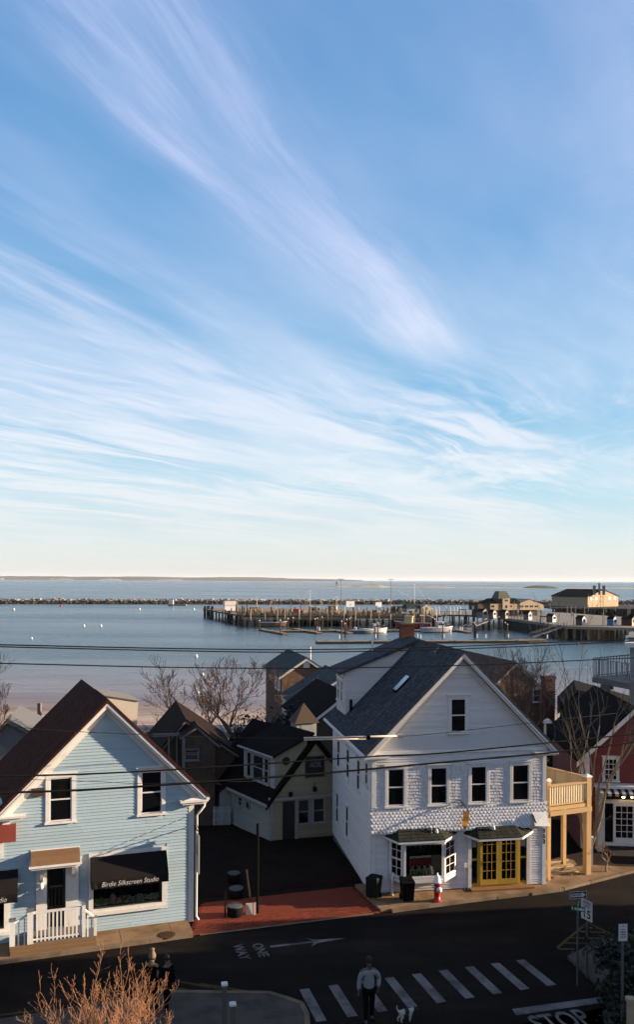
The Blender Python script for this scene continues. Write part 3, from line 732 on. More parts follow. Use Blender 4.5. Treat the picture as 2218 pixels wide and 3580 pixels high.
# entrance: pilasters, door, hood on brackets
ent = MB(); ent.box(-5.42, -5.08, -.09, .02, .35, 2.62); ent.box(-4.44, -4.02, -.09, .02, .35, 2.62); ent.box(-5.08, -4.44, -.06, .02, 2.5, 2.62)
obj('door_casing', ent, white, blue_house)
door = obj('door', MB().box(-5.06, -4.46, .06, .11, .42, 2.5), mat('black_door_paint', (.014, .011, .010), .45), blue_house)
obj('pane', MB().box(-4.98, -4.54, .052, .058, 1.15, 2.42), glass_dk, door); obj('handle', MB().tube([(-4.99, .03, 1.3), (-4.99, .05, 1.42)], .018, 6), steel, door)
g = MB(); g.hexa([(-5.60, -.62, 2.80), (-4.00, -.62, 2.80), (-4.00, 0, 2.80), (-5.60, 0, 2.80), (-5.60, -.46, 3.04), (-4.00, -.46, 3.04), (-4.00, 0, 3.14), (-5.60, 0, 3.14)]); obj('hood_roof', g, mat('worn_brown_hood_shingle', (.23, .13, .065), .85, .3, 5, .5, 18), blue_house)
g = MB().box(-5.66, -3.94, -.66, 0, 2.73, 2.798); g.box(-5.60, -4.0, -.60, 0, 2.66, 2.73); g.box(-5.61, -3.99, -.03, 0, 3.12, 3.18); obj('hood_cornice', g, white, blue_house)
for u in (-5.25, -4.20):
    br = MB().prism([(-.05, 2.1), (.05, 2.1), (.06, 2.66), (-.06, 2.66)], -.12, -.09)
    q = MB(); q.M = Matrix.Translation((u, 0, 0)); q.hexa([(-.05, -.16, 2.2), (.05, -.16, 2.2), (.05, -.09, 2.1), (-.05, -.09, 2.1), (-.06, -.48, 2.66), (.06, -.48, 2.66), (.06, -.09, 2.66), (-.06, -.09, 2.66)]); obj('bracket', q, white, blue_house)
lamp = thing('wall_lantern', 'small white wall lantern on the pilaster left of the shop door', 'lantern', FB.w(-5.26, -.14, 1.98), FB.a)
obj('globe', MB().lathe([(.03, -.14), (.085, -.06), (.08, .06), (.04, .10)], (0, -.04, 0), 10), mat('frosted_glass_white', (.75, .74, .70), .3), lamp, True); obj('bracket', MB().box(-.05, .05, -.05, .05, .10, .2), steel, lamp)
# porch: deck, front railing with balusters, side steps
por = thing('porch', 'white railed wooden porch with steps in front of the blue house door', 'porch', FB.o, FB.a)
rl = [FB.fac(*q, -1.02) for q in ((112, 3178), (290, 3163), (108, 3293), (290, 3276))]
PX0, PX1 = rl[0][0] - .06, rl[1][0] + .02; PZ = .42; RT = PZ + 1.02
obj('deck', MB().box(PX0 - .05, PX1 + .08, -1.12, 0, PZ - .05, PZ), grey_wood, por)
for k in range(3): obj('skirt_board', MB().box(PX0 - .62, PX1 + .42, -1.16 - .012 * (k % 2), -1.13, .09 + k * .112, .195 + k * .112), mat('sunlit_brown_board', (.25, .15, .075), .8, .2, 3, .3, 20, stretch=(1, 6, 6)), por)
for sx, x0, x1 in ((-1, PX0 - .60, PX0 - .05), (1, PX1 + .08, PX1 + .42)):
    obj('step', MB().box(x0, x1, -1.12, -.06, .08, .26), grey_wood, por)
def post(x, y, z0, z1, s=.11, name='post'):
    o = obj(name, MB().box(-s / 2, s / 2, -s / 2, s / 2, z0, z1), white, por, loc=(x, y, 0)); obj('cap', MB().box(-s * .65, s * .65, -s * .65, s * .65, z1, z1 + .035), grey_wood, o); return o
post(PX0, -1.05, PZ, RT + .06, .19); post(PX1, -1.05, PZ, RT + .06, .11); post(PX0 - .56, -1.05, .26, .98 + .26, .17); post(PX1 + .38, -1.05, .24, 1.02, .10)
obj('top_rail', MB().box(PX0, PX1, -1.09, -1.0, RT - .06, RT), white, por); obj('bottom_rail', MB().box(PX0, PX1, -1.08, -1.02, PZ + .08, PZ + .13), white, por)
bl = MB().box(-.026, .026, -.026, .026, PZ + .02, RT - .055).mesh('baluster', white)
nb = 12
for k in range(nb): inst('baluster', bl, por, (PX0 + .22 + (PX1 - PX0 - .32) * k / (nb - 1), -1.05, 0))
for (xa, za, xb, zb) in ((PX0 - .56, 1.12, PX0, RT - .02), (PX1, RT - .1, PX1 + .38, .98)):
    obj('stair_rail', MB().bar((xa, -1.05, za), (xb, -1.05, zb), .07, .06), white, por)
    for t in (.35, .68): 
        x = xa + (xb - xa) * t; obj('baluster', MB().box(x - .024, x + .024, -1.075, -1.025, .27, za + (zb - za) * t - .03), white, por)
# hanging sign at the corner, seen nearly edge on
sg = thing('hanging_sign', 'grey projecting sign board hung at the right corner of the blue house', 'sign', FB.w(.04, 0, 0), FB.a)
obj('board', MB().box(-.02, .02, -.98, -.36, 2.05, 3.40), mat('grey_sign_board', (.40, .37, .35), .6, .12, 4), sg)
obj('emblem', MB().box(.0205, .024, -.80, -.54, 2.65, 3.0), mat('dark_sign_emblem', (.16, .14, .13), .6), sg); obj('emblem', MB().box(-.024, -.0205, -.80, -.54, 2.65, 3.0), mat('dark_sign_emblem', (.16, .14, .13), .6), sg)
g = MB(); g.tube([(0, 0, 3.52), (0, -1.05, 3.52)], .018, 6); g.tube([(0, 0, 3.95), (0, -.95, 3.53)], .010, 5)
for y in (-.42, -.92): g.tube([(0, y, 3.4), (0, y, 3.52)], .008, 5)
obj('bracket', g, black_pl, sg)
# red sign box above the left awning
o = obj('red_sign_box', MB().box(-7.4, -6.08, -.34, -.04, 3.62, 4.16), mat('brick_red_sign_paint', (.30, .06, .035), .6, .15, 3), None); o.matrix_world = FB.M; tag(o, 'brick red sign box cut by the left edge above the awning', 'sign')
obj('corner_post', MB().box(-6.52, -6.28, -.12, -.02, 4.16, 4.33), white, blue_house)
obj('bracket', MB().box(-6.62, -6.5, -.06, -.02, 3.0, 3.6), white, blue_house)
# cream dormer cheek beyond the ridge on the right slope
dm = MB(SH); dm.prism([(-2.55, 7.2), (-1.45, 6.5), (-1.38, 7.70), (-2.60, 7.95)], 2.9, 4.9); d_ = obj('dormer', dm, mat('cream_dormer_board', (.62, .54, .42), .7, .1, 2), blue_house)
obj('dormer_roof', MB(SH).hexa([(-2.7, 2.86, 7.97), (-1.33, 2.86, 7.70), (-1.33, 5.0, 7.70), (-2.7, 5.0, 7.97), (-2.7, 2.86, 8.0), (-1.33, 2.86, 7.73), (-1.33, 5.0, 7.73), (-2.7, 5.0, 8.0)]), grey_wood, d_)
# ------------------------------------------------------------------ white shingled house, number 353
FW = Frame(9.42 - 7.3 * math.cos(R(9.6)), 33.97 - 7.3 * math.sin(R(9.6)), 0, 9.6)
WW, WD, WUC, WAZ, WEZ = 7.3, 8.3, 3.65, 9.72, 5.72
white_house = house('white_house', 'white shingled gable house with bay window and yellow shop doors', FW, 'house')
extW = gable_ext(0, WW, 5.75, WUC, 9.40)
g = MB(); g.prism([(0, 0), (WW, 0), (WW, 5.72), (WUC, 9.38), (0, 5.72)], 0, WD); obj('wall', g, white_clap, white_house)
MLW = sub_frame(0, WD, -90)
wz = (3.56, 5.02)
wins = [(FW.u(a, 2745), FW.u(b, 2745)) for a, b in ((1356, 1414), (1506, 1564), (1647, 1702), (1792, 1850))]
ops = [(a, b, *wz) for a, b in wins]
gw = (3.22, 3.86, 6.42, 7.76)
bay_o = (.62, 3.50, .55, 2.6); door_o = (4.02, 6.56, 0, 2.5)
# first storey and frieze in clapboard, gable above
clad(white_house, I4, .14, 2.52, .10, lambda z: (.0, WW - .14), [bay_o, door_o], white_clap)
clad(white_house, I4, 5.10, 5.60, .10, lambda z: (.14, WW - .14), [], white_clap)
clad(white_house, I4, 6.28, 9.36, .104, lambda z: (extW(z)[0] + .25, extW(z)[1] - .25), [pad(gw, .12)], white_clap)
# left side wall
sw_side = [(1.2, 1.75, 3.6, 4.9), (3.4, 3.95, 3.6, 4.9), (5.6, 6.15, 3.6, 4.9), (1.0, 1.5, .9, 2.3), (3.3, 3.8, .9, 2.3), (7.2, 7.6, 4.2, 5.1)]
clad(white_house, MLW, .14, 5.66, .115, lambda z: (0, WD - .1), [pad(o, .1) for o in sw_side], white_clap)
for o in sw_side: dh_window(white_house, MLW, *o, cw=.09, deep=.035)
obj('foundation', MB().box(.02, WW - .02, -.012, WD, -.6, .14), mat('grey_foundation', (.12, .11, .10), .9, .2), white_house)
# rectangular shingles between the second-storey windows
rects = [MB().hexa([(-w / 2, -.030, 0), (w / 2, -.030, 0), (w / 2, .0, 0), (-w / 2, .0, 0), (-w / 2, -.008, .15), (w / 2, -.008, .15), (w / 2, 0, .15), (-w / 2, 0, .15)]).mesh('shingle', white_sh) for w in (.105, .125, .148)]
spans = [(.12, ops[0][0] - .11)] + [(ops[i][1] + .11, ops[i + 1][0] - .11) for i in range(3)] + [(ops[3][1] + .11, WW - .12)]
n_s = 0; restS = MB(); r = 0; z = 3.47
while z < 5.06:
    full = z < 3.56 - .12
    for a, b in spans:
        u = a - (rnd.uniform(0, .06))
        while u < b - .03:
            k = rnd.choice((0, 1, 1, 2)); w = (.105, .125, .148)[k]
            if u + w > a + .02:
                c = u + w / 2
                if n_s < 300: inst('shingle', rects[k], white_house, (c, rnd.uniform(-.004, .002), z + rnd.uniform(-.008, .008)), (rnd.uniform(-.05, .05), rnd.uniform(-.02, .02), rnd.uniform(-.03, .03))); n_s += 1
                else:
                    restS.M = Matrix.Translation((c, 0, z)); restS.hexa([(-w / 2, -.030, 0), (w / 2, -.030, 0), (w / 2, .0, 0), (-w / 2, .0, 0), (-w / 2, -.008, .15), (w / 2, -.008, .15), (w / 2, 0, .15), (-w / 2, 0, .15)])
            u += w + .008
    z += .128
stuff(obj('shingle', restS, white_sh, white_house))
# flared skirt of pointed shingles over the shop front
zt, zb, fl = 3.46, 2.56, .26
g = MB(); g.hexa([(-.03, -fl + .03, zb), (WW + .03, -fl + .03, zb), (WW + .03, .0, zb), (-.03, .0, zb), (-.01, -.012, zt), (WW + .01, -.012, zt), (WW + .01, .0, zt), (-.01, 0, zt)])
obj('skirt', g, white_clap, white_house)
obj('skirt_board', MB().box(-.03, WW + .03, -fl + .04, 0, zb - .06, zb - .002), white, white_house)
pw, ph = .150, .150
def pshape(q): q.add([(-pw / 2, -.006, ph), (pw / 2, -.006, ph), (pw / 2, -.022, .075), (.022, -.034, 0), (-.022, -.034, 0), (-pw / 2, -.022, .075), (-pw / 2, .0, ph), (pw / 2, .0, ph), (pw / 2, .0, .075), (.022, .0, 0), (-.022, .0, 0), (-pw / 2, .0, .075)],
    [(0, 5, 4, 3, 2, 1), (3, 4, 10, 9), (2, 3, 9, 8), (4, 5, 11, 10), (1, 2, 8, 7), (5, 0, 6, 11)]); return q
pm_ = pshape(MB()).mesh('pointed_shingle', white_sh)
tilt = math.atan2(fl - .03, zt - zb); n_s = 0; restS = MB()
rowsn = 8
for r in range(rowsn):
    t = r / rowsn; z = zb + (zt - zb) * t; y = -(fl - .025) * (1 - t) - .012
    u = -.02 + (pw / 2 if r % 2 else 0)
    while u < WW + .05:
        if n_s < 300: inst('pointed_shingle', pm_, white_house, (u, y, z + rnd.uniform(-.006, .006)), (-tilt + rnd.uniform(-.05, .03), 0, rnd.uniform(-.04, .04))); n_s += 1
        else: restS.M = Matrix.Translation((u, y, z)) @ Matrix.Rotation(-tilt, 4, 'X'); pshape(restS)
        u += pw + .004
stuff(obj('pointed_shingle', restS, white_sh, white_house))
# fish-scale band at the foot of the gable
q = MB()
for r in range(5):
    z = 5.76 + r * .105; a, b = extW(z); u = a + .3 + (.06 if r % 2 else 0)
    while u < b - .3:
        q.M = Matrix.Translation((u, 0, z))
        q.add([(-.058, -.006, .14), (.058, -.006, .14), (.058, -.02, .05), (.03, -.026, .0), (-.03, -.026, 0), (-.058, -.02, .05), (0, 0, .14)], [(0, 5, 4, 3, 2, 1), (3, 4, 6), (2, 3, 6), (4, 5, 6)])
        u += .12
stuff(obj('fish_scale_shingle', q, white_sh, white_house))
for k, o in enumerate(ops):
    w_ = dh_window(white_house, I4, *o, cw=.11); ww_ = o[1] - o[0]
    if k == 2: obj('cardboard', MB().box(.06, ww_ - .06, -.023, -.017, .06, .40), mat('dim_green_card', (.05, .07, .06), .8), w_)
    if k == 0: obj('curtain', MB().box(.05, ww_ - .05, -.023, -.017, .06, .52), mat('dim_curtain', (.035, .04, .03), .9), w_)
    if k == 3: obj('shade', MB().box(.05, ww_ - .05, -.013, -.008, 1.2, 1.42), mat('dim_shade', (.05, .045, .04), .9), w_)
dh_window(white_house, I4, *gw, cw=.12)
# roof, rakes, cornice
g = MB(); roof_half(g, WUC, WAZ, -.38, 5.70, -.40, WD + .25); obj('roof_slope', g, roof_grey, white_house)
g = MB(); roof_half(g, WUC, WAZ, WW + .38, 5.70, -.40, WD + .25); obj('roof_slope', g, roof_grey, white_house)
g = MB(); rakes(g, WUC, WAZ - .125, -.38, 5.575, WW + .38, 5.575, -.385, -.345, .12); obj('rake_fascia', g, white, white_house)
g = MB(); rakes(g, WUC, WAZ - .24, -.30, 5.50, WW + .30, 5.50, -.35, -.29, .09); obj('rake_moulding', g, white, white_house)
g = MB(); rakes(g, WUC, WAZ - .18, -.28, 5.54, WW + .28, 5.54, -.32, -.006, .03, .04); obj('rake_soffit', g, white, white_house)
g = MB(); rakes(g, WUC, WAZ - .30, -.06, 5.66, WW + .06, 5.66, -.055, -.03, .26); obj('frieze_board', g, white, white_house)
obj('peak_panel', MB().prism([(WUC - .55, 8.75), (WUC + .55, 8.75), (WUC, 9.30)], -.06, -.02), white, white_house)
obj('cornice_band', MB().box(0, WW, -.06, 0, 5.60, 5.74), white, white_house)
for u0, u1 in ((-.36, .62), (WW - .62, WW + .36)): obj('eave_return', MB().box(u0, u1, -.38, 0, 5.50, 5.575).box(u0 + .06, u1 - .06, -.31, 0, 5.42, 5.50), white, white_house)
for u0, u1 in ((-.02, .14), (WW - .14, WW + .02)): obj('corner_board', MB().box(u0, u1, -.035, .0, 3.5, 5.42), white, white_house); obj('corner_board', MB().box(u0, u1, -.035, .0, .04, 2.5), white, white_house)
obj('gutter', MB().box(-.46, -.36, -.38, WD + .2, 5.56, 5.66), white, white_house)
# shed dormer on the left slope
dz0 = lambda u: WAZ - (WUC - u) * (WAZ - 5.70) / (WUC + .38)
du, dy0, dy1 = .12, 6.0, 8.1
dm = obj('dormer', MB().prism([(du, dz0(du) - .05), (WUC, WAZ - .1), (WUC - .2, 9.52), (du, 8.17)], dy0, dy1), white_clap, white_house)
i = 0
zc = dz0(du)
while zc < 9.5:
    ua = max(du, WUC - (WAZ - zc) / ((WAZ - 5.70) / (WUC + .38)) * -1 * -1 if False else du)
    # course on the cheek: from the dormer front to where the main roof or the dormer roof cuts it
    u_r = WUC - (WAZ - zc) * (WUC + .38) / (WAZ - 5.70)
    lo = du if zc < 8.1 else du + (zc - 8.17) / (9.55 - 8.17) * (WUC - du)
    hi = u_r
    if hi - lo > .05: obj('clapboard', MB().hexa([(lo, dy0 - .02, zc), (hi, dy0 - .02, zc), (hi, dy0 + .003, zc), (lo, dy0 + .003, zc), (lo, dy0 - .005, zc + .11), (hi + .1, dy0 - .005, zc + .11), (hi + .1, dy0 + .003, zc + .11), (lo, dy0 + .003, zc + .11)]), white_clap, dm)
    zc += .108
MDF = sub_frame(du, dy1, -90)
for a in (.32, 1.12): dh_window(white_house, MDF, a, a + .5, 6.75, 7.75, cw=.08, deep=.03)
obj('dormer_roof', MB().hexa([(du - .30, dy0 - .18, 8.09), (WUC + .02, dy0 - .18, 9.58), (WUC + .02, dy1 + .4, 9.58), (du - .30, dy1 + .4, 8.09), (du - .30, dy0 - .18, 8.19), (WUC + .02, dy0 - .18, 9.735), (WUC + .02, dy1 + .4, 9.735), (du - .30, dy1 + .4, 8.19)]), roof_grey, dm)
# skylight, chimney, vents
def on_roof(u): return WAZ - (WUC - u) * (WAZ - 5.70) / (WUC + .38)
a, b = FW.u(1388, 2420, 2.0), FW.u(1432, 2375, 2.0)
sky_ = obj('skylight', MB(), None, white_house) if False else None
def slope_box(u0, u1, y0, y1, h0, h1): 
    return MB().hexa([(u0, y0, on_roof(u0) + h0), (u1, y0, on_roof(u1) + h0), (u1, y1, on_roof(u1) + h0), (u0, y1, on_roof(u0) + h0), (u0, y0, on_roof(u0) + h1), (u1, y0, on_roof(u1) + h1), (u1, y1, on_roof(u1) + h1), (u0, y1, on_roof(u0) + h1)])
def roof_hit(px, py):                                             # where a pixel meets the left roof slope -> (u, y)
    best = None
    for k in range(0, 170):
        y = -.4 + k * .05; u, z = FW.fac(px, py, y)
        e = abs(z - on_roof(u))
        if best is None or e < best[0]: best = (e, u, y)
    return best[1], best[2]
(u0, y0), (u1, y1) = roof_hit(1381, 2428), roof_hit(1430, 2370)
skl = obj('skylight', slope_box(u0 + .05, u1, y0, y0 + .62, -.02, .10), black_pl, white_house); obj('pane', slope_box(u0 + .08, u1 - .03, y0 + .03, y0 + .56, .101, .115), mat('skylight_glass', (.55, .60, .62), .15, .05), skl)
ch = thing('chimney', 'x', 'x'); bpy.data.objects.remove(ch)
chm = obj('chimney', MB().box(3.28, 3.92, 7.6, 8.1, 9.3, 10.28), brick, white_house)
nb_ = 0
bk = MB().box(-.1, .1, -.0, .012, 0, .062).mesh('brick', brick)
for r in range(14):
    zz = 9.32 + r * .069
    for k in range(4 if r % 2 else 3):
        inst('brick', bk, chm, (3.28 + (.105 if r % 2 == 0 else .03) + k * .212 if r % 2 == 0 else 3.3 + k * .186, 7.59 + rnd.uniform(-.004, .004), zz))
obj('chimney_cap', MB().box(3.24, 3.96, 7.56, 8.14, 10.28, 10.36), brick, chm)
u, y = roof_hit(1357, 2262); obj('vent_pipe', MB().tube([(1.9, 8.0, 8.7), (1.9, 8.0, 9.66)], .05, 8), white, white_house, True)
u, y = roof_hit(1228, 2485); obj('vent_pipe', MB().tube([(u, y, on_roof(u) - .1), (u, y, on_roof(u) + .52)], .07, 8), black_pl, white_house, True)
u, y = roof_hit(1530, 2276); obj('roof_vent', slope_box(u - .12, u + .12, y - .12, y + .14, -.02, .10), steel, white_house)
# bay window: three glazed sides on a bracketed sill under a hipped mossy roof
BP = .58
ub = [FW.u(1366, 2990), FW.u(1412, 2990, -BP), FW.u(1553, 2990, -BP), FW.u(1592, 2990)]
bz0, bz1 = .82, 2.24
bay = obj('bay_window', MB().slab([(ub[0] - .06, 0), (ub[1] - .03, -BP - .07), (ub[2] + .03, -BP - .07), (ub[3] + .06, 0)], bz0 - .16, bz0 - .02), white, white_house)
obj('bay_base', MB().hexa([(ub[0] + .5, -.05, .45), (ub[3] - .5, -.05, .45), (ub[3] - .5, 0, .45), (ub[0] + .5, 0, .45), (ub[1], -BP, bz0 - .161), (ub[2], -BP, bz0 - .161), (ub[3], 0, bz0 - .161), (ub[0], 0, bz0 - .161)]), white, bay)
obj('bay_header', MB().slab([(ub[0] - .03, 0), (ub[1] - .02, -BP - .03), (ub[2] + .02, -BP - .03), (ub[3] + .03, 0)], bz1, bz1 + .16), white, bay)
obj('display_floor', MB().slab([(ub[0], -.01), (ub[1], -BP + .02), (ub[2], -BP + .02), (ub[3], -.01)], bz0 - .02, bz0 + .02), mat('pale_display_floor', (.42, .33, .24), .7), bay)
obj('backdrop', MB().box(ub[0] + .05, ub[3] - .05, -.045, -.025, bz0 + .02, bz1), dark_in, bay)
obj('side_panel', MB().box(ub[2] - .55, ub[3] - .1, -.06, -.047, bz0 + .02, bz0 + .72), mat('tan_display_panel', (.34, .25, .17), .8), bay)
def bay_side(A, B_, cols, rows, fixed=False):
    A, B_ = Vector((A[0], A[1], 0)), Vector((B_[0], B_[1], 0)); L = (B_ - A).length; ang = math.atan2(B_.y - A.y, B_.x - A.x)
    M = Matrix.Translation((A.x, A.y, bz0)) @ Matrix.Rotation(ang, 4, 'Z'); h = bz1 - bz0
    f = MB(); c = .09; f.box(0, c, -.05, .02, 0, h); f.box(L - c, L, -.05, .02, 0, h); f.box(c, L - c, -.05, .02, h - c, h); f.box(c, L - c, -.05, .02, 0, c)
    if not fixed:
        f.box(c, L - c, -.03, .01, h * .52 - .03, h * .52 + .03)
        for k in range(1, cols): x = c + (L - 2 * c) * k / cols; f.box(x - .011, x + .011, -.025, .0, c, h - c)
        for zz in (h * .28, h * .76): f.box(c, L - c, -.024, -.001, zz - .011, zz + .011)
    o = obj('bay_frame', f, white, bay); o.matrix_local = M
    obj('pane', MB().box(c, L - c, -.012, -.008, c, h - c), shop_glass, o)
bay_side((ub[0], 0), (ub[1], -BP), 2, 2); bay_side((ub[1], -BP), (ub[2], -BP), 1, 1, True); bay_side((ub[2], -BP), (ub[3], 0), 2, 2)
def hip_roof(u0, u1, u2, u3, proj, z0, z1, par, name, tw=.10):
    """courses of shingles on the three slopes of a small hipped roof"""
    top = [(u1 + .12, -.10, z1), (u2 - .12, -.10, z1)]
    ev = [(u0, .0, z0), (u1 - .05, -proj, z0), (u2 + .05, -proj, z0), (u3, 0, z0)]
    o = obj(name, MB().add([ev[0], ev[1], ev[2], ev[3], (top[0][0], -.03, z1 - .02), (top[1][0], -.03, z1 - .02), (u0, 0, z0), (u3, 0, z0)], [(0, 1, 4), (1, 2, 5, 4), (2, 3, 5), (0, 3, 2, 1)]), moss_roof, par)
    n = 5
    for i in range(n):
        a, b = i / n, (i + 1) / n + .04
        lp = lambda P, Q, t: tuple(P[k] + (Q[k] - P[k]) * t for k in range(3))
        T0, T1 = (top[0][0], -.03, z1), (top[1][0], -.03, z1)
        for E0, E1, F0, F1 in ((ev[0], ev[1], T0, T0), (ev[1], ev[2], T0, T1), (ev[2], ev[3], T1, T1)):
            p0, p1, p2, p3 = lp(E0, F0, a), lp(E1, F1, a), lp(E1, F1, min(b, 1)), lp(E0, F0, min(b, 1))
            m = 7 if E0 is ev[1] else 3
            for k in range(m):
                q = [lp(p0, p1, k / m + .004), lp(p0, p1, (k + 1) / m - .004), lp(p3, p2, (k + 1) / m - .004), lp(p3, p2, k / m + .004)]
                q = [(x, y - .012 - (.012 if j < 2 else 0), z + .014 + (.016 if j < 2 else 0)) for j, (x, y, z) in enumerate(q)]
                if (Vector(q[0]) - Vector(q[1])).length > .03: obj('shingle', MB().plate(q[::-1] if False else q, .016), moss_roof, o)
    fz = MB()
    for A, B_ in zip(ev, ev[1:]): fz.bar((A[0], A[1] + .01, A[2] - .05), (B_[0], B_[1] + .01, B_[2] - .05), .03, .085)
    obj('fascia', fz, white, o)
    obj('roof_soffit', MB().slab([(e[0], e[1] + (.02 if e[1] < -.1 else 0)) for e in ev], z0 - .035, z0 - .02), white, o)
    return o
e0, e1, e2, e3 = FW.u(1346, 2918), FW.u(1400, 2930, -.85), FW.u(1556, 2930, -.85), FW.u(1600, 2912)
hip_roof(e0, e1, e2, e3, .82, 2.36, 2.74, bay, 'bay_roof')
# canopy and yellow double doors with sidelights
e0, e1, e2, e3 = FW.u(1620, 2913), FW.u(1682, 2925, -.85), FW.u(1826, 2925, -.85), FW.u(1866, 2905)
can = hip_roof(e0, e1, e2, e3, .82, 2.32, 2.72, white_house, 'door_canopy')
d0, d1 = FW.u(1648, 3000), FW.u(1841, 3000)
yz0, yz1 = .20, 2.30
ds = obj('shop_door', MB().box(d0 - .14, d0, -.08, .01, .03, yz1 + .1).box(d1, d1 + .14, -.08, .01, .03, yz1 + .1).box(d0, d1, -.08, .01, yz1 + .1, yz1 + .2), white, white_house)
ye = MB(); dl0, dl1, dm_, dr1 = FW.u(1673, 3000), FW.u(1742, 3000), FW.u(1745, 3000), FW.u(1814, 3000)
ye.box(d0, d1, -.07, .0, .03, yz0 + .02); ye.box(d0, d1, -.07, 0, yz1, yz1 + .1)
for u in (dl0, dr1): ye.box(u - .05, u + .05, -.075, 0, yz0, yz1)
ye.box(d0, dl0 - .05, -.05, 0, 1.22, 1.30); ye.box(dr1 + .05, d1, -.05, 0, 1.22, 1.30); ye.box(d0, dl0 - .05, -.05, 0, yz0 + .02, yz0 + .1); ye.box(dr1 + .05, d1, -.05, 0, yz0 + .02, yz0 + .1)
obj('door_frame', ye, yellow, ds)
for u0, u1 in ((d0, dl0 - .05), (dr1 + .05, d1)): obj('sidelight', MB().box(u0, u1, -.02, -.012, yz0 + .1, yz1), glass_dk, ds)
for k, (u0, u1) in enumerate(((dl0 + .05, (dl1 + dm_) / 2 - .004), ((dl1 + dm_) / 2 + .004, dr1 - .05))):
    f = MB(); st, br, y = .11, .24, -.10
    f.box(u0, u0 + st, y, y + .045, yz0 + .03, yz1); f.box(u1 - st, u1, y, y + .045, yz0 + .03, yz1); f.box(u0 + st, u1 - st, y, y + .045, yz0 + .03, yz0 + br); f.box(u0 + st, u1 - st, y, y + .045, yz1 - .10, yz1)
    leaf = obj('door_leaf', f, yellow, ds)
    x0, x1, a, b = u0 + st, u1 - st, yz0 + br, yz1 - .10
    mu = MB().box(-.012, .012, y + .006, y + .036, a, b).mesh('muntin', yellow)
    for j in (1, 2): inst('muntin', mu, leaf, (x0 + (x1 - x0) * j / 3, 0, 0))
    for r in range(1, 5): obj('muntin', MB().box(x0, x1, y + .009, y + .033, a + (b - a) * r / 5 - .012, a + (b - a) * r / 5 + .012), yellow, leaf)
    for j in range(3):
        for r in range(5): obj('pane', MB().box(x0 + (x1 - x0) * j / 3 + .012, x0 + (x1 - x0) * (j + 1) / 3 - .012, y + .02, y + .024, a + (b - a) * r / 5 + .012, a + (b - a) * (r + 1) / 5 - .012), glass_dk, leaf)
    hx = u1 - .05 if k == 0 else u0 + .05
    obj('handle', MB().tube([(hx, y - .05, 1.18), (hx, y - .05, 1.32)], .014, 6), steel, leaf)
obj('door_step', MB().box(d0 - .1, d1 + .2, -.42, -.02, .02, .16), mat('brown_brick_step', (.26, .13, .05), .85, .25, 5, .3, 20), ds)
obj('paper_notice', MB().box(d0 + .03, dl0 - .09, -.03, -.022, 1.75, 2.05), mat('paper', (.35, .36, .34), .8), ds)
obj('paper_notice', MB().box(dr1 + .07, d1 - .04, -.03, -.022, 1.7, 2.05), mat('paper', (.35, .36, .34), .8), ds)
for k, ch_ in enumerate('353'):
    text('house_number', ch_, letter_k, white_house, Matrix.Translation((WW - .07, -.04, 2.28 - k * .22)) @ FACE, .25, bold=.008)
obj('meter_box', MB().box(FW.u(1626, 3020) - .06, FW.u(1626, 3020) + .06, -.12, -.02, .98, 1.15), white, white_house)
obj('conduit', MB().tube([(FW.u(1626, 3020), -.05, .1), (FW.u(1626, 3020), -.05, 1.0)], .018, 6), white, white_house)
# ------------------------------------------------------------------ houses behind and beside
def simple_house(fr, w, d, ez, az, m, roof, name, label, overh=.25, z0=-.9, uc=None, trim=None, expo=None, clad_sides='f', ops=(), cat='house', rake_h=.16, rt=.1):
    h = house(name, label, fr, cat); uc = w / 2 if uc is None else uc; trim = trim or white
    ex = gable_ext(0, w, ez, uc, az - .12)
    obj('wall', MB().prism([(0, z0), (w, z0), (w, ez), (uc, az - .14), (0, ez)], 0, d), m, h)
    s1, s2 = (az - ez) / uc, (az - ez) / (w - uc)
    for ue, s in ((-overh, -s1), (w + overh, -s2)):
        ze = az - abs(ue - uc) * abs(s)
        g = MB(); roof_half(g, uc, az, ue, ze, -overh, d + overh, rt); obj('roof_slope', g, roof, h)
    zl, zr = az - (uc + overh) * s1, az - (w + overh - uc) * s2
    g = MB(); rakes(g, uc, az - rt - .005, -overh + .01, zl - rt, w + overh - .01, zr - rt, -overh + .02, -overh + .06, rake_h); obj('rake_fascia', g, trim, h)
    if expo:
        if 'f' in clad_sides: clad(h, I4, max(z0, -.5), az - .2, expo, lambda z: (ex(z)[0] + .02, ex(z)[1] - .02), [pad(o, .08) for o in ops], m)
        if 'l' in clad_sides: clad(h, sub_frame(0, d, -90), max(z0, -.5), ez, expo, lambda z: (0, d), [], m)
    for o in ops: dh_window(h, I4, *o, cw=.09, trim=trim, deep=.04)
    return h
def shingle_rows(h, M, z0, z1, ext, m, row=.22, wid=.26, cap=300, ops=()):
    """weathered wall shingles, one object each up to the limit"""
    n = 0; rest = MB()
    z = z0
    while z < z1:
        a, b = ext(z + row * .5); u = a - rnd.uniform(0, wid * .6)
        while u < b - .03:
            w = wid * rnd.uniform(.75, 1.2); x0, x1 = max(u, a), min(u + w - .012, b)
            if x1 - x0 > .04 and not any(o0 - .06 < (x0 + x1) / 2 < o1 + .06 and p0 - .1 < z + row / 2 < p1 + .1 for o0, o1, p0, p1 in ops):
                q = MB(M) if n < cap else rest; rest.M = M
                j = rnd.uniform(-.012, .012)
                q.hexa([(x0, -.035, z + j), (x1, -.035, z + j), (x1, .0, z + j), (x0, .0, z + j), (x0, -.008, z + row + .02), (x1, -.008, z + row + .02), (x1, 0, z + row + .02), (x0, 0, z + row + .02)])
                if n < cap: obj('shingle', q, m, h)
                n += 1
            u += w
        z += row
    if rest.v: stuff(obj('shingle', rest, m, h))

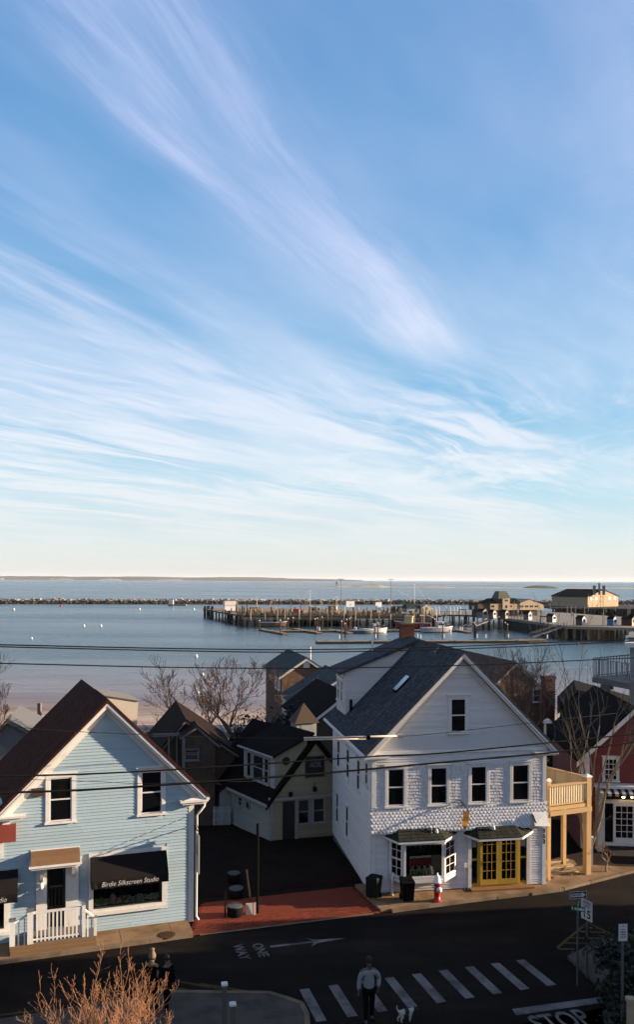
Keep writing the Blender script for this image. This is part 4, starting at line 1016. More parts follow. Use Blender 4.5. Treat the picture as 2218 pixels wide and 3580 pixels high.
# cream cottage at the end of the alley: steep front gable, dormer bay on its left slope, cupola; its side runs back askew
q = at(1033, 2946, 41); FY = Frame(q.x, q.y, -.45, 19)
cot = house('cream_cottage', 'cream clapboard cottage with steep gable, cupola and octagonal window in the dark alley', FY, 'house')
yu0, yu1, yuc, yez, yaz = -1.35, 3.35, 1.0, 2.15, 5.05
KS = .27; SHY = Matrix(((1, -KS, 0, 0), (0, 1, 0, 0), (0, 0, 1, 0), (0, 0, 0, 1))); AS = math.degrees(math.atan2(-1, KS))
def side_M(x, L): return Matrix.Translation((x - KS * L, L, 0)) @ Matrix.Rotation(R(AS), 4, 'Z')
LS = math.hypot(1, KS)
exY = gable_ext(yu0, yu1, yez, yuc, yaz)
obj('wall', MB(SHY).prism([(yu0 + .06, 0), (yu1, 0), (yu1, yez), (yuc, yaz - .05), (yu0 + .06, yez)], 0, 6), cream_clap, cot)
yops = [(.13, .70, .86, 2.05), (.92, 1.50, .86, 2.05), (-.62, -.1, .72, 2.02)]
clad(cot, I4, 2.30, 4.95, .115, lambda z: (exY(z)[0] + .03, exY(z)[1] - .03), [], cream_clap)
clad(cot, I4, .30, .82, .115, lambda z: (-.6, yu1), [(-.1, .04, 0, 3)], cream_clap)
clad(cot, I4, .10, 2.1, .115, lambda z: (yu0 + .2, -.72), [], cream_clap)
for o in yops[:2]: dh_window(cot, I4, *o, cw=.10, trim=trim_shaded)
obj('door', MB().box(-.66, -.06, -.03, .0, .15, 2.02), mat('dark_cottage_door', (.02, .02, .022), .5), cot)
obj('cornice', MB().box(yu0 - .05, yu1, -.14, 0, 2.12, 2.28), trim_shaded, cot)
obj('porch_post', MB().box(-.02, .10, -.1, 0, .1, 2.12), trim_shaded, cot); obj('corner_board', MB().box(yu0 + .05, yu0 + .18, -.03, .0, .05, 2.1), trim_shaded, cot)
s_ = (yaz - yez) / (yuc - yu0)
for ue in (yu0 - .22, yu1 + .22):
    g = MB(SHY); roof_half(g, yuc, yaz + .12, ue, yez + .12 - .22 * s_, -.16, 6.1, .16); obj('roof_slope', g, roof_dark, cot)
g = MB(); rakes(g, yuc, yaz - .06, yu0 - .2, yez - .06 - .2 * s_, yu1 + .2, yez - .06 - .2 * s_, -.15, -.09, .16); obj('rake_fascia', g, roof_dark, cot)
# long left wall with porthole and small windows, white gutter board over it
LW_ = 6.0; MS = side_M(yu0 + .06, LW_); lw_ = LW_ * LS
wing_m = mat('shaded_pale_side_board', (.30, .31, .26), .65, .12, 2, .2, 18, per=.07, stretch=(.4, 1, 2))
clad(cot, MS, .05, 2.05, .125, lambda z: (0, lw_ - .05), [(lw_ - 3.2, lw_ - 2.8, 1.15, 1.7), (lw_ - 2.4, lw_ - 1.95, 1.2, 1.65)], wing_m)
obj('eave_board', MB(MS).box(0, lw_ + .1, -.30, -.24, 1.86, 2.0), trim_shaded, cot)
dh_window(cot, MS, lw_ - 3.2, lw_ - 2.85, 1.2, 1.65, cw=.05, trim=trim_shaded, cap=False)
ph_ = obj('porthole', MB(MS @ Matrix.Translation((lw_ - 2.18, -.02, 1.42)) @ Matrix.Rotation(R(90), 4, 'X')).lathe([(.22, 0), (.22, .04), (.16, .05), (.16, .02)], (0, 0, 0), 14), trim_shaded, cot)
obj('pane', MB(MS @ Matrix.Translation((lw_ - 2.18, -.05, 1.42)) @ Matrix.Rotation(R(90), 4, 'X')).lathe([(.15, -.01), (.15, .0)], (0, 0, 0), 14), glass_dk, ph_)
# small back room at the far end of that wall
Lb = 3.9; xb = yu0 + .06 - KS * Lb
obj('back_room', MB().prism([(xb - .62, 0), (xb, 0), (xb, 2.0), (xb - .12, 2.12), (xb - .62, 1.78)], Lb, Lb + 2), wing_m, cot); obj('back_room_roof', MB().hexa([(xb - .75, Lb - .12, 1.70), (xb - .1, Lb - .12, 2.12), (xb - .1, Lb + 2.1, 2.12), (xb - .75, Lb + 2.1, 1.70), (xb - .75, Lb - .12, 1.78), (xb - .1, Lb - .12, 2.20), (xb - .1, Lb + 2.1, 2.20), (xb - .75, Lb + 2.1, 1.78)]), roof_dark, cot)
# dormer bay on the left slope
by = .12
bu0, bu1 = FY.u(962, 2680, by), .62
ub_z0, ub_z1 = 2.42, FY.z(962, 2641, by)
LB = 3.0; lb_ = LB * LS
SHB = Matrix(((1, -KS, 0, KS * by), (0, 1, 0, 0), (0, 0, 1, 0), (0, 0, 0, 1)))
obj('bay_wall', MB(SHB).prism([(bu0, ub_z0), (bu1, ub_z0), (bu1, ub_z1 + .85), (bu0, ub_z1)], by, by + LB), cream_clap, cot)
rs_ = .85 / (bu1 - bu0)
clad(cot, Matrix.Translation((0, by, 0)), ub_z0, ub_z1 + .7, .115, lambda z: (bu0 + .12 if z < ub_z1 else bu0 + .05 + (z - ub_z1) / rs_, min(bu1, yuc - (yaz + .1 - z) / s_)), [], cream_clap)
obj('corner_board', MB().box(bu0 - .01, bu0 + .13, by - .035, by + .02, ub_z0, ub_z1), trim_shaded, cot)
oc = (FY.u(1000, 2660, by), FY.z(1000, 2660, by))
ow = obj('octagon_window', MB(Matrix.Translation((oc[0], by, oc[1]))).add([(.30 * math.cos(R(22.5 + 45 * k)), -.05, .30 * math.sin(R(22.5 + 45 * k))) for k in range(8)] + [(.22 * math.cos(R(22.5 + 45 * k)), -.05, .22 * math.sin(R(22.5 + 45 * k))) for k in range(8)] + [(.30 * math.cos(R(22.5 + 45 * k)), 0, .30 * math.sin(R(22.5 + 45 * k))) for k in range(8)],
    [(k, (k + 1) % 8, 8 + (k + 1) % 8, 8 + k) for k in range(8)] + [(k, k + 16, (k + 1) % 8 + 16, (k + 1) % 8) for k in range(8)]), cream_clap, cot)
obj('pane', MB(Matrix.Translation((oc[0], by, oc[1]))).poly([(.235 * math.cos(R(22.5 + 45 * k)), -.045, .235 * math.sin(R(22.5 + 45 * k))) for k in range(8)]), glass_dk, ow)
MBY = Matrix.Translation((bu0 - KS * LB, by + LB, 0)) @ Matrix.Rotation(R(AS), 4, 'Z')
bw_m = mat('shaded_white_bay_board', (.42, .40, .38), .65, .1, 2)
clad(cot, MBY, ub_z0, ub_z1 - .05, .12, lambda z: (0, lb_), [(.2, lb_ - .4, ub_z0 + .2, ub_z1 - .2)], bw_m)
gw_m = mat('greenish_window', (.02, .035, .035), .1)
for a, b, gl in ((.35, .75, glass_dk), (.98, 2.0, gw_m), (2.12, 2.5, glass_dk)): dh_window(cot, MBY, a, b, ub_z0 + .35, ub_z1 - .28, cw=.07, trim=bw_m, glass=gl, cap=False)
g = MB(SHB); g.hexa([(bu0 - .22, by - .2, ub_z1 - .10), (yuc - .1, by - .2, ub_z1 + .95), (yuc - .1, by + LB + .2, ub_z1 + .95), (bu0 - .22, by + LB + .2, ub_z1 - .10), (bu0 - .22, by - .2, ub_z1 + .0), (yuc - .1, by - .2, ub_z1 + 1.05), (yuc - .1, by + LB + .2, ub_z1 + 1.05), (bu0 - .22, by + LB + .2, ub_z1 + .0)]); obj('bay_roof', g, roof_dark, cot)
obj('gutter', MB(SHB).box(bu0 - .28, bu0 - .22, by - .2, by + LB + .2, ub_z1 - .1, ub_z1 - .02), bw_m, cot)
# cupola
cc = FY.fac(1062, 2550, 2.6)
cu = obj('cupola', MB().box(cc[0] - .55, cc[0] + .55, 2.1, 3.1, cc[1] - .6, cc[1] + .42), trim_shaded, cot)
for k in range(6): obj('louver', MB().box(cc[0] - .3, cc[0] + .42, 2.08, 2.1, cc[1] - .28 + k * .11, cc[1] - .22 + k * .11), mat('grey_louver', (.32, .35, .36), .6), cu)
zt_ = cc[1] + .42
obj('cupola_roof', MB().add([(cc[0] - .68, 1.97, zt_), (cc[0] + .68, 1.97, zt_), (cc[0] + .68, 3.23, zt_), (cc[0] - .68, 3.23, zt_), (cc[0], 2.6, zt_ + 1.0)], [(0, 1, 4), (1, 2, 4), (2, 3, 4), (3, 0, 4), (3, 2, 1, 0)]), dark_cedar, cu)
# framed sign on the gable
su0, sz1 = FY.fac(1071, 2648, -.06); su1, sz0 = FY.fac(1132, 2711, -.06)
sgn = thing('gable_sign', 'dark square framed sign with pale lettering on the cream cottage gable', 'sign', FY.o, FY.a)
obj('board', MB().box(su0, su1, -.07, -.03, sz0, sz1), mat('near_black_sign', (.012, .011, .012), .5), sgn)
g = MB(); g.box(su0 - .04, su0, -.09, -.03, sz0 - .04, sz1 + .04); g.box(su1, su1 + .04, -.09, -.03, sz0 - .04, sz1 + .04); g.box(su0, su1, -.09, -.03, sz1, sz1 + .04); g.box(su0, su1, -.09, -.03, sz0 - .04, sz0); obj('frame', g, dark_cedar, sgn)
text('lettering', 'AQUA', mat('dull_sign_letter', (.28, .27, .24), .7), sgn, Matrix.Translation(((su0 + su1) / 2, -.075, (sz0 + sz1) / 2 + .12)) @ FACE, .38, fitw=.7) if False else text('lettering', 'AOIL', mat('dull_sign_letter', (.28, .27, .24), .7), sgn, Matrix.Translation(((su0 + su1) / 2 + .05, -.075, (sz0 + sz1) / 2 + .08)) @ FACE, .40, fitw=.62)
for px, py, nm in ((1101, 2760, 'tall'), (1016, 2778, 'small')):
    u, z = FY.fac(px, py, -.15)
    l = thing('spot_lamp', f'{nm} dark floodlight on the cream gable above the cottage windows', 'lamp', FY.w(u, -.02, z), FY.a)
    obj('head', MB().lathe([(.04, -.1), (.10, -.06), (.12, .08), (.05, .14)], (0, -.16, 0), 8), black_pl, l, True); obj('arm', MB().tube([(0, 0, .1), (0, -.14, .1 if nm == 'small' else .34)], .02, 5), black_pl, l)
# picket fence left of the cottage
fpk = thing('picket_fence', 'short white picket fence left of the cream cottage', 'fence', at(747, 2890, 43.5), R(6)); fpk.location.z = -.45
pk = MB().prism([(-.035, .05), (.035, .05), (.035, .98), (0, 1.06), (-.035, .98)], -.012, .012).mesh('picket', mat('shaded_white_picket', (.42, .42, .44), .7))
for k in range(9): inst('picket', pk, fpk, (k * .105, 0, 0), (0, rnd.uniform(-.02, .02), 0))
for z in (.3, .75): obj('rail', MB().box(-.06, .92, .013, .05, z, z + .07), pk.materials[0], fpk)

# brown shingled house behind the cottage, with grey ells
p = at(985, 2357, 70); F3 = Frame(p.x, p.y, 0, 13)
h3 = simple_house(F3, 4.25, 8, 4.55, 5.95, dark_cedar, roof_slate, 'brown_shingled_house', 'brown shingled gable house with white rake standing nearest the water', z0=-1.2, overh=.28, rake_h=.2)  # darker shingle on the walls puts the side's shade into the colour
e3 = gable_ext(0, 4.25, 4.5, 2.12, 5.8)
shingle_rows(h3, I4, 1.0, 5.6, lambda z: (e3(z)[0] + .02, e3(z)[1] - .02), cedar, .21, .24, ops=[(1.85, 2.5, 5.0, 5.7)])
lv = obj('louver_vent', MB().box(1.88, 2.42, -.06, 0, 5.0, 5.66), white, h3)
for k in range(6): obj('slat', MB().box(1.92, 2.38, -.075, -.06, 5.05 + k * .1, 5.1 + k * .1), white, lv)
for a in (5.5, 7.0): dh_window(h3, sub_frame(0, 8, -90), a - .35, a + .35, 3.1, 4.3, cw=.1)
obj('vent_pipe', MB().tube([(2.75, 1.2, 5.4), (2.75, 1.2, 6.7)], .06, 6), white, h3)
p = at(1040, 2458, 61); F3b = Frame(p.x, p.y, 0, 12)
simple_house(F3b, 5.6, 6.5, 3.35, 5.5, mat('pale_grey_board', (.40, .42, .42), .7), roof_slate, 'grey_roofed_ell', 'low ell with blue grey roof in front of the brown shingled house', z0=-1, overh=.2, uc=3.6)
p = at(1088, 2512, 52.5); F3c = Frame(p.x, p.y, 0, 15)
simple_house(F3c, 4.6, 7.0, 3.70, 5.35, dark_cedar, roof_dark, 'dark_roofed_house', 'dark roofed house with a sunlit white rake behind the cupola', z0=-1, overh=.3, rake_h=.22)

# dark shingled house behind the blue one
p = at(560, 2640, 44); F4 = Frame(p.x - .3, p.y, -.4, 14)
u_, z_ = F4.fac(615, 2449, 6.6)
h4 = simple_house(F4, 4.3, 6.5, 3.6, z_, dark_cedar, roof_ht, 'dark_cottage', 'dark brown shingled cottage between the blue house and the bare tree', z0=-.3, overh=.2, uc=max(.8, min(3.2, u_)), rake_h=.14, trim=grey_wood)
gx0, gz0 = F4.fac(640, 2578, -1.2); gx1, _ = F4.fac(752, 2600, -1.2); gxp, gzp = F4.fac(690, 2543, -1.2)
obj('porch_wall', MB().prism([(gx0, -.3), (gx1, -.3), (gx1, gz0 - .35), (gxp, gzp - .1), (gx0, gz0)], -1.2, 0), dark_cedar, h4)
shingle_rows(h4, Matrix.Translation((0, -1.2, 0)), 0, gz0 - .1, lambda z: (gx0 + .1, gx1), dark_cedar, .25, .3, 120)
g = MB()
for a, b in (((gxp, gzp), (gx0 - .2, gz0 - .02)), ((gxp, gzp), (gx1 + .25, gz0 - .55))): g.bar((a[0], -1.3, a[1]), (b[0], -1.3, b[1]), .05, .16)
obj('rake_fascia', g, grey_wood, h4)
g = MB(); g.hexa([(gx0 - .2, -1.35, gz0), (gxp, -1.35, gzp + .05), (gxp, .3, gzp + .05), (gx0 - .2, .3, gz0), (gx0 - .2, -1.35, gz0 + .08), (gxp, -1.35, gzp + .13), (gxp, .3, gzp + .13), (gx0 - .2, .3, gz0 + .08)]); g.hexa([(gxp, -1.35, gzp + .05), (gx1 + .25, -1.35, gz0 - .5), (gx1 + .25, .3, gz0 - .5), (gxp, .3, gzp + .05), (gxp, -1.35, gzp + .13), (gx1 + .25, -1.35, gz0 - .42), (gx1 + .25, .3, gz0 - .42), (gxp, .3, gzp + .13)]); obj('porch_roof', g, roof_ht, h4)
obj('corner_post', MB().box(gx0 - .05, gx0 + .1, -1.28, -1.2, -.2, gz0), grey_wood, h4)
wx0, wz1 = F4.fac(648, 2622, -1.25); wx1, wz0 = F4.fac(693, 2655, -1.25)
dh_window(h4, Matrix.Translation((0, -1.21, 0)), wx0, wx1, wz0, wz1, cw=.05, trim=grey_wood, cols=4, rows=2, cap=False)
tx0, tz = F4.fac(554, 2569, -.6)
obj('beam', MB().box(tx0 - .3, gx0, -.7, -.55, tz - .1, tz + .06), grey_wood, h4)
for k in range(4): obj('porch_post', MB().box(tx0 + .5 + k * .42, tx0 + .56 + k * .42, -.66, -.6, tz - 1.6, tz - .1), grey_wood, h4)
# grey roof at the left edge
p = at(-60, 2600, 58); F9 = Frame(p.x, p.y, -.6, 12)
simple_house(F9, 4.8, 6, F9.z(60, 2600), F9.z(20, 2512), mat('grey_wall_board', (.2, .2, .2), .8), mat('pale_grey_roof', (.13, .13, .13), .9, .3, 4, .5, 14), 'grey_beach_house', 'low grey roofed beach house behind the bare tree at the left edge', z0=-1, overh=.3, uc=1.6, trim=grey_wood)

# right of the white house: brown roofed house with a lit window, its chimney
p = at(1853, 2400, 60); F5 = Frame(p.x, p.y, -.7, 12)
px0, pz = F5.fac(1806, 2313, 0); ex1, ez1 = F5.fac(1902, 2407, 0)
h5 = simple_house(F5, ex1 + .2 - (px0 - (ex1 - px0)), 9, ez1 + .2, pz, cedar, mat('brown_grey_roof', (.10, .065, .045), .9, .35, 3, .5, 14), 'chimney_house', 'brown roofed house with dormer window behind the white house', z0=-1, overh=.15, rake_h=.14) if False else None
w5 = 2 * (ex1 - px0); F5b = Frame(*(F5.w(px0 - w5 / 2, 0, 0)[:2]), -.7, 12)
h5 = simple_house(F5b, w5, 10, ez1, pz, cedar, mat('brown_grey_roof', (.10, .065, .045), .9, .35, 3, .5, 14), 'brown_roofed_house', 'brown roofed house with a white framed gable window behind the white house', z0=-1, overh=.12, rake_h=.16, ops=[(F5b.u(1866, 2430), F5b.u(1894, 2430), F5b.z(1880, 2453), F5b.z(1880, 2410))])
e5 = gable_ext(0, w5, ez1, w5 / 2, pz - .2)
shingle_rows(h5, I4, ez1 - 1.2, pz - .4, lambda z: (max(e5(z)[0], w5 * .45), e5(z)[1] - .02), cedar, .24, .3, 160, ops=[(F5b.u(1862, 2430), F5b.u(1898, 2430), F5b.z(1880, 2458), F5b.z(1880, 2404))])
p = at(1918, 2425, 58.5)
cm = thing('brick_chimney', 'broad dark brick chimney beside the brown roofed house', 'chimney', (p.x, p.y, 0), R(12))
zc_ = at(1918, 2362, 58.5).z
obj('shaft', MB().box(-.38, .38, -.3, .3, -.7, zc_ - .25), brick, cm); obj('cap', MB().box(-.44, .44, -.36, .36, zc_ - .25, zc_), brick, cm)
bk2 = MB().box(-.12, .12, -.012, .0, 0, .075).mesh('brick', brick)
for r in range(22):
    for k in range(3): inst('brick', bk2, cm, (-.25 + k * .25 + (.06 if r % 2 else -.01), -.302 - rnd.uniform(0, .01), zc_ - .35 - r * .09))
# dark low roof in front of the water, right
p = at(1962, 2460, 55); F8 = Frame(p.x, p.y, -.7, -16)
simple_house(F8, 5.2, 7, F8.z(1962, 2475), F8.z(1962, 2405, 2), dark_cedar, roof_dark, 'low_dark_house', 'low dark roofed house behind the many stemmed bare tree', z0=-1, overh=.2, uc=1.0, trim=dark_cedar, rake_h=.1)
p = at(1985, 2560, 48); F8b = Frame(p.x, p.y, -.7, -10)
simple_house(F8b, 5.5, 5, F8b.z(1990, 2600), F8b.z(2080, 2500, 1), dark_cedar, roof_dark, 'dark_shed', 'dark shingled shed between the gooseneck lamp and the red house', z0=-1, overh=.2, trim=dark_cedar, rake_h=.1)
# grey house with balcony at the right edge
p = at(2204, 2400, 50); F6 = Frame(p.x, p.y, -.7, -21)
gbl = mat('grey_blue_clapboard', (.30, .32, .33), .7, .12, 2, .2, 18); rail_g = mat('silver_grey_rail', (.42, .42, .41), .8, .18, 2.5, .3, 20, stretch=(3, 3, .7))
h6 = house('balcony_house', 'grey house with a tall railed balcony on a post at the right edge', F6, 'house')
obj('wall', MB().box(0, 6, 0, 7, -.5, F6.z(2204, 2262)), gbl, h6)
clad(h6, I4, F6.z(2204, 2500), F6.z(2204, 2264), .16, lambda z: (0, 3), [], gbl)
obj('roof_slab', MB().box(-.3, 6.3, -.4, 7.3, F6.z(2204, 2262), F6.z(2204, 2246)), white, h6)
obj('roof_slab', MB().box(-.1, 6.3, 1.2, 7.3, F6.z(2204, 2246), F6.z(2204, 2232)), grey_wood, h6)
INV6 = F6.M.inverted()
A, B_, C_ = INV6 @ at(2076, 2368, 52), INV6 @ at(2206, 2396, 48.6), INV6 @ at(2206, 2362, 54.5)
fz = A.z; A.z = B_.z = C_.z = 0; rh = (2368 - 2301) / 2900 * 52
obj('balcony_floor', MB().slab([tuple(A[:2]), tuple(B_[:2]), tuple(C_[:2])], fz - .30, fz), grey_wood, h6)
bal = MB().box(-.022, .022, -.018, .018, 0, rh).mesh('baluster', rail_g)
for P0, P1, nn in ((A, B_, 22), (A, C_, 14)):
    ang = math.atan2(P1.y - P0.y, P1.x - P0.x)
    for k in range(nn): q = P0.lerp(P1, k / (nn - 1)); inst('baluster', bal, h6, (q.x, q.y, fz), (0, 0, ang))
    obj('top_rail', MB().bar(P0 + Vector((0, 0, fz + rh)), P1 + Vector((0, 0, fz + rh)), .12, .06), rail_g, h6); obj('bottom_rail', MB().bar(P0 + Vector((0, 0, fz + .1)), P1 + Vector((0, 0, fz + .1)), .06, .06), rail_g, h6)
obj('skirt_beam', MB().bar(A + Vector((-.02, -.04, fz - .14)), B_ + Vector((0, -.04, fz - .14)), .06, .34), grey_wood, h6)
q = A.lerp(B_, .42)
obj('support_post', MB().box(q.x - .10, q.x + .10, q.y + .05, q.y + .25, -.5, fz - .3).box(q.x - .45, q.x + .3, q.y + .03, q.y + .27, fz - .58, fz - .3), grey_wood, h6)

# red house with striped awning and French doors
q = at(2040, 2640, 38.5); F7 = Frame(q.x, q.y, 0, -5)
rez = F7.z(2030, 2622, -.3); rpz = F7.z(2222, 2468, -.3); ruc = F7.u(2222, 2468, -.3)
h7 = simple_house(F7, ruc * 2, 7, rez - .1, rpz, red_clap, roof_dark, 'red_house', 'barn red clapboard house with striped awning and white French doors', z0=0, overh=.35, expo=.12, clad_sides='fl', ops=[(F7.u(2115, 2700), F7.u(2160, 2700), F7.z(2138, 2727), F7.z(2138, 2652))], rake_h=.26)
for c in list(h7.children if hasattr(h7, 'children') else []):
    pass
obj('corner_board', MB().box(-.03, .30, -.045, 0, .1, rez - .2), white, h7); obj('corner_board', MB().box(-.045, -.03, -.03, .22, .1, rez - .2), white, h7)
wn = [o for o in C.objects if o.parent is h7 and o.name.startswith('window')][0]
g = MB(); ww, wh = F7.u(2160, 2700) - F7.u(2115, 2700), F7.z(2138, 2652) - F7.z(2138, 2727)
for k in (1, 2): g.box(ww * k / 3 - .012, ww * k / 3 + .012, -.05, -.036, .05, wh - .05)
for k in (1, 3): g.box(.05, ww - .05, -.05, -.0365, wh * k / 4 - .012, wh * k / 4 + .012)
obj('muntin', g, white, wn)
# shop front below
sx0, sx1 = F7.u(2092, 2850, -.5), 6.0
tz = F7.z(2090, 2745, -.5)
obj('shop_cornice', MB().box(sx0 - .12, sx1, -.62, 0, tz - .12, tz), white, h7)
stp = [mat('awning_white_stripe', (.5, .49, .47), .8), black_cloth]
aw = thing('striped_awning', 'black and white striped awning over the red house shop front', 'awning', F7.o, F7.a)
az0 = F7.z(2090, 2778, -.7)
for k in range(22):
    a = sx0 + .02 + k * .16
    obj('stripe', MB().plate([(a, -.56, tz - .13), (a, -.95, az0 + .12), (a + .16, -.95, az0 + .12), (a + .16, -.56, tz - .13)], .012), stp[k % 2], aw)
    obj('valance_stripe', MB().hexa([(a, -.96, az0), (a + .16, -.96, az0), (a + .16, -.948, az0), (a, -.948, az0), (a, -.96, az0 + .12), (a + .16, -.96, az0 + .12), (a + .16, -.948, az0 + .12), (a, -.948, az0 + .12)]), stp[k % 2], aw)
bz = F7.z(2100, 2962, -.5); dz = F7.z(2100, 2806, -.5)
obj('shop_front', MB().box(sx0, sx0 + .32, -.5, 0, bz - .2, tz - .12).box(sx0 + .32, sx1, -.5, 0, dz - .02, dz + .12).box(sx0 + .32, sx1, -.5, 0, bz - .25, bz + .22), white, h7)
obj('shop_backing', MB().box(sx0 + .3, sx1, -.3, -.02, bz + .2, tz - .14), dark_in, h7)
dx = sx0 + .34
obj('side_pane', MB().box(dx - .02, dx + .26, -.42, -.41, bz + .24, dz - .04), glass_dk, h7)
for k in range(4):
    x0 = dx + .36 + k * 1.02; x1 = x0 + .98
    f = MB(); f.box(x0, x0 + .11, -.5, -.42, bz + .22, dz - .02); f.box(x1 - .11, x1, -.5, -.42, bz + .22, dz - .02); f.box(x0 + .11, x1 - .11, -.5, -.42, dz - .14, dz - .02); f.box(x0 + .11, x1 - .11, -.5, -.42, bz + .22, bz + .45)
    lf = obj('french_door', f, white, h7)
    for j in (1, 2): xx = x0 + .11 + (x1 - x0 - .22) * j / 3; obj('muntin', MB().box(xx - .012, xx + .012, -.49, -.45, bz + .45, dz - .14), white, lf)
    for j in range(1, 5): zz = bz + .45 + (dz - .59 - bz) * j / 5; obj('muntin', MB().box(x0 + .11, x1 - .11, -.485, -.452, zz - .012, zz + .012), white, lf)
    for j in range(3):
        for i in range(5):
            xa, xb = x0 + .11 + (x1 - x0 - .22) * j / 3, x0 + .11 + (x1 - x0 - .22) * (j + 1) / 3; za, zb = bz + .45 + (dz - .59 - bz) * i / 5, bz + .45 + (dz - .59 - bz) * (i + 1) / 5
            obj('pane', MB().box(xa + .012, xb - .012, -.46, -.457, za + .012, zb - .012), glass_dk, lf)
m_l = bpy.data.materials.new('lit_bulb'); m_l.use_nodes = True; m_l.node_tree.nodes['Principled BSDF'].inputs['Emission Color'].default_value = (1, .75, .35, 1); m_l.node_tree.nodes['Principled BSDF'].inputs['Emission Strength'].default_value = 3.0
for px_, lab in ((2182, 'left'), (2212, 'right')):
    u, z = F7.fac(px_, 2785, -.6); l = thing('globe_lamp', f'{lab} of two small lit globe lamps under the striped awning', 'lamp', F7.w(u, -.6, z), F7.a, 'lamps under the striped awning')
    obj('bulb', MB().lathe([(.01, -.08), (.06, -.05), (.08, 0), (.06, .05), (.02, .08)], (0, 0, 0), 10), m_l, l, True); obj('stem', MB().tube([(0, 0, .07), (0, .1, .16)], .015, 5), black_pl, l)
obj('base_wall', MB().box(sx0 - .2, sx1, -.55, 0, -.1, bz - .2), mat('dark_base', (.03, .025, .02), .9), h7)
dk = thing('red_house_terrace', 'dark terrace wall below the red house shop front', 'wall', F7.w(sx0 + .3, -2.0, 0), F7.a); obj('wall', MB().box(0, 5, 0, 1.4, -.1, .45), mat('dark_base', (.03, .025, .02)), dk)

# deck of new lumber on the right side of the white house
q = gnd(2054, 3063); FD = Frame(q.x, q.y, 0, 22.3)
dkx = -2.02
deck = thing('timber_deck', 'raised deck of new pine lumber between the white house and the red house', 'deck', FD.o, FD.a)
pz1 = FD.z(2054, 2716); fz0 = FD.z(2054, 2834); rzt = FD.z(2050, 2730)
def dpost(x, y, z0, z1, s=.24, cap=True):
    o = obj('post', MB().box(x - s / 2, x + s / 2, y - s / 2, y + s / 2, z0, z1), lumber, deck)
    if cap: obj('post_cap', MB().add([(x - s * .62, y - s * .62, z1), (x + s * .62, y - s * .62, z1), (x + s * .62, y + s * .62, z1), (x - s * .62, y + s * .62, z1), (x - s * .62, y - s * .62, z1 + .05), (x + s * .62, y - s * .62, z1 + .05), (x + s * .62, y + s * .62, z1 + .05), (x - s * .62, y + s * .62, z1 + .05), (x, y, z1 + .14)], [(0, 1, 5, 4), (1, 2, 6, 5), (2, 3, 7, 6), (3, 0, 4, 7), (4, 5, 8), (5, 6, 8), (6, 7, 8), (7, 4, 8)]), white, o)
dpost(0, 0, .05, pz1)
obj('beam', MB().box(dkx, .12, -.16, -.121, fz0, fz0 + .20), lumber_h, deck)
obj('rim_board', MB().box(dkx, -.12, -.10, -.06, fz0 + .21, fz0 + .36), lumber_h, deck)
obj('top_rail', MB().box(dkx, -.1, -.12, .04, rzt - .07, rzt), lumber_h, deck); obj('bottom_rail', MB().box(dkx, -.12, -.08, -.01, fz0 + .40, fz0 + .46), lumber_h, deck)
bb = MB().box(-.020, .020, -.020, .020, fz0 + .46, rzt - .07).mesh('baluster', pale_pine)
for k in range(16): inst('baluster', bb, deck, (dkx + .06 + k * .122, -.045, 0))
# floor boards and the boarded privacy side running back
MD2 = sub_frame(.02, 0, 90 - 13)
vx, vy = math.cos(R(90 + 12)), math.sin(R(90 + 12))
Ls = 5.2
for k in range(26):
    t = k * .2; x = vx * t; y = vy * t
    obj('floor_board', MB().hexa([(dkx + .05, y + .0, fz0 + .30), (x, y, fz0 + .30), (x + vx * .19, y + .19, fz0 + .30), (dkx + .05, y + .19, fz0 + .30), (dkx + .05, y, fz0 + .335), (x, y, fz0 + .335), (x + vx * .19, y + .19, fz0 + .335), (dkx + .05, y + .19, fz0 + .335)]), lumber_h, deck)
tpz = rzt + .12
for k in range(34):
    t = .15 + k * .148; a = Vector((vx * t, vy * t, 0)); b = Vector((vx * (t + .142), vy * (t + .142), 0)); nrm = Vector((vy, -vx, 0)) * .02
    obj('privacy_board', MB().hexa([tuple(a - nrm + Vector((0, 0, fz0 + .33))), tuple(b - nrm + Vector((0, 0, fz0 + .33))), tuple(b + nrm + Vector((0, 0, fz0 + .33))), tuple(a + nrm + Vector((0, 0, fz0 + .33))), tuple(a - nrm + Vector((0, 0, tpz))), tuple(b - nrm + Vector((0, 0, tpz))), tuple(b + nrm + Vector((0, 0, tpz))), tuple(a + nrm + Vector((0, 0, tpz)))]), board_tan, deck)
obj('cap_rail', MB().bar((0, 0, tpz + .03), (vx * Ls, vy * Ls, tpz + .03), .16, .06), lumber, deck)
dpost(vx * 2.6, vy * 2.6, .05, tpz + .12, .2)
dpost(dkx + .05, .02, .05, pz1 - .02, .12)
dpost(vx * 2.6 - .1, vy * 2.6, 0, fz0, .2, False); dpost(-.42, 1.0, 0, fz0, .16, False)
# slanting boarding below and the low steps
for k in range(12):
    t = .9 + k * .145; obj('lower_board', MB().box(dkx + .02, dkx + .05, t, t + .14, .6 + .03 * k, 1.9 - .09 * k), board_tan, deck)
for k in range(3): obj('stair_tread', MB().box(dkx + .1, -.15, .3 + k * .32, .56 + k * .32, .10 + k * .14, .15 + k * .14), lumber_h, deck); obj('stair_riser', MB().box(dkx + .1, -.15, .31 + k * .32, .33 + k * .32, .0 + k * .14, .10 + k * .14), grey_wood, deck)
for k, x in enumerate((dkx + .35, dkx + 1.25)): obj('paver', MB().box(x, x + .4, .05, .28, .08, .14), M_conc, deck)
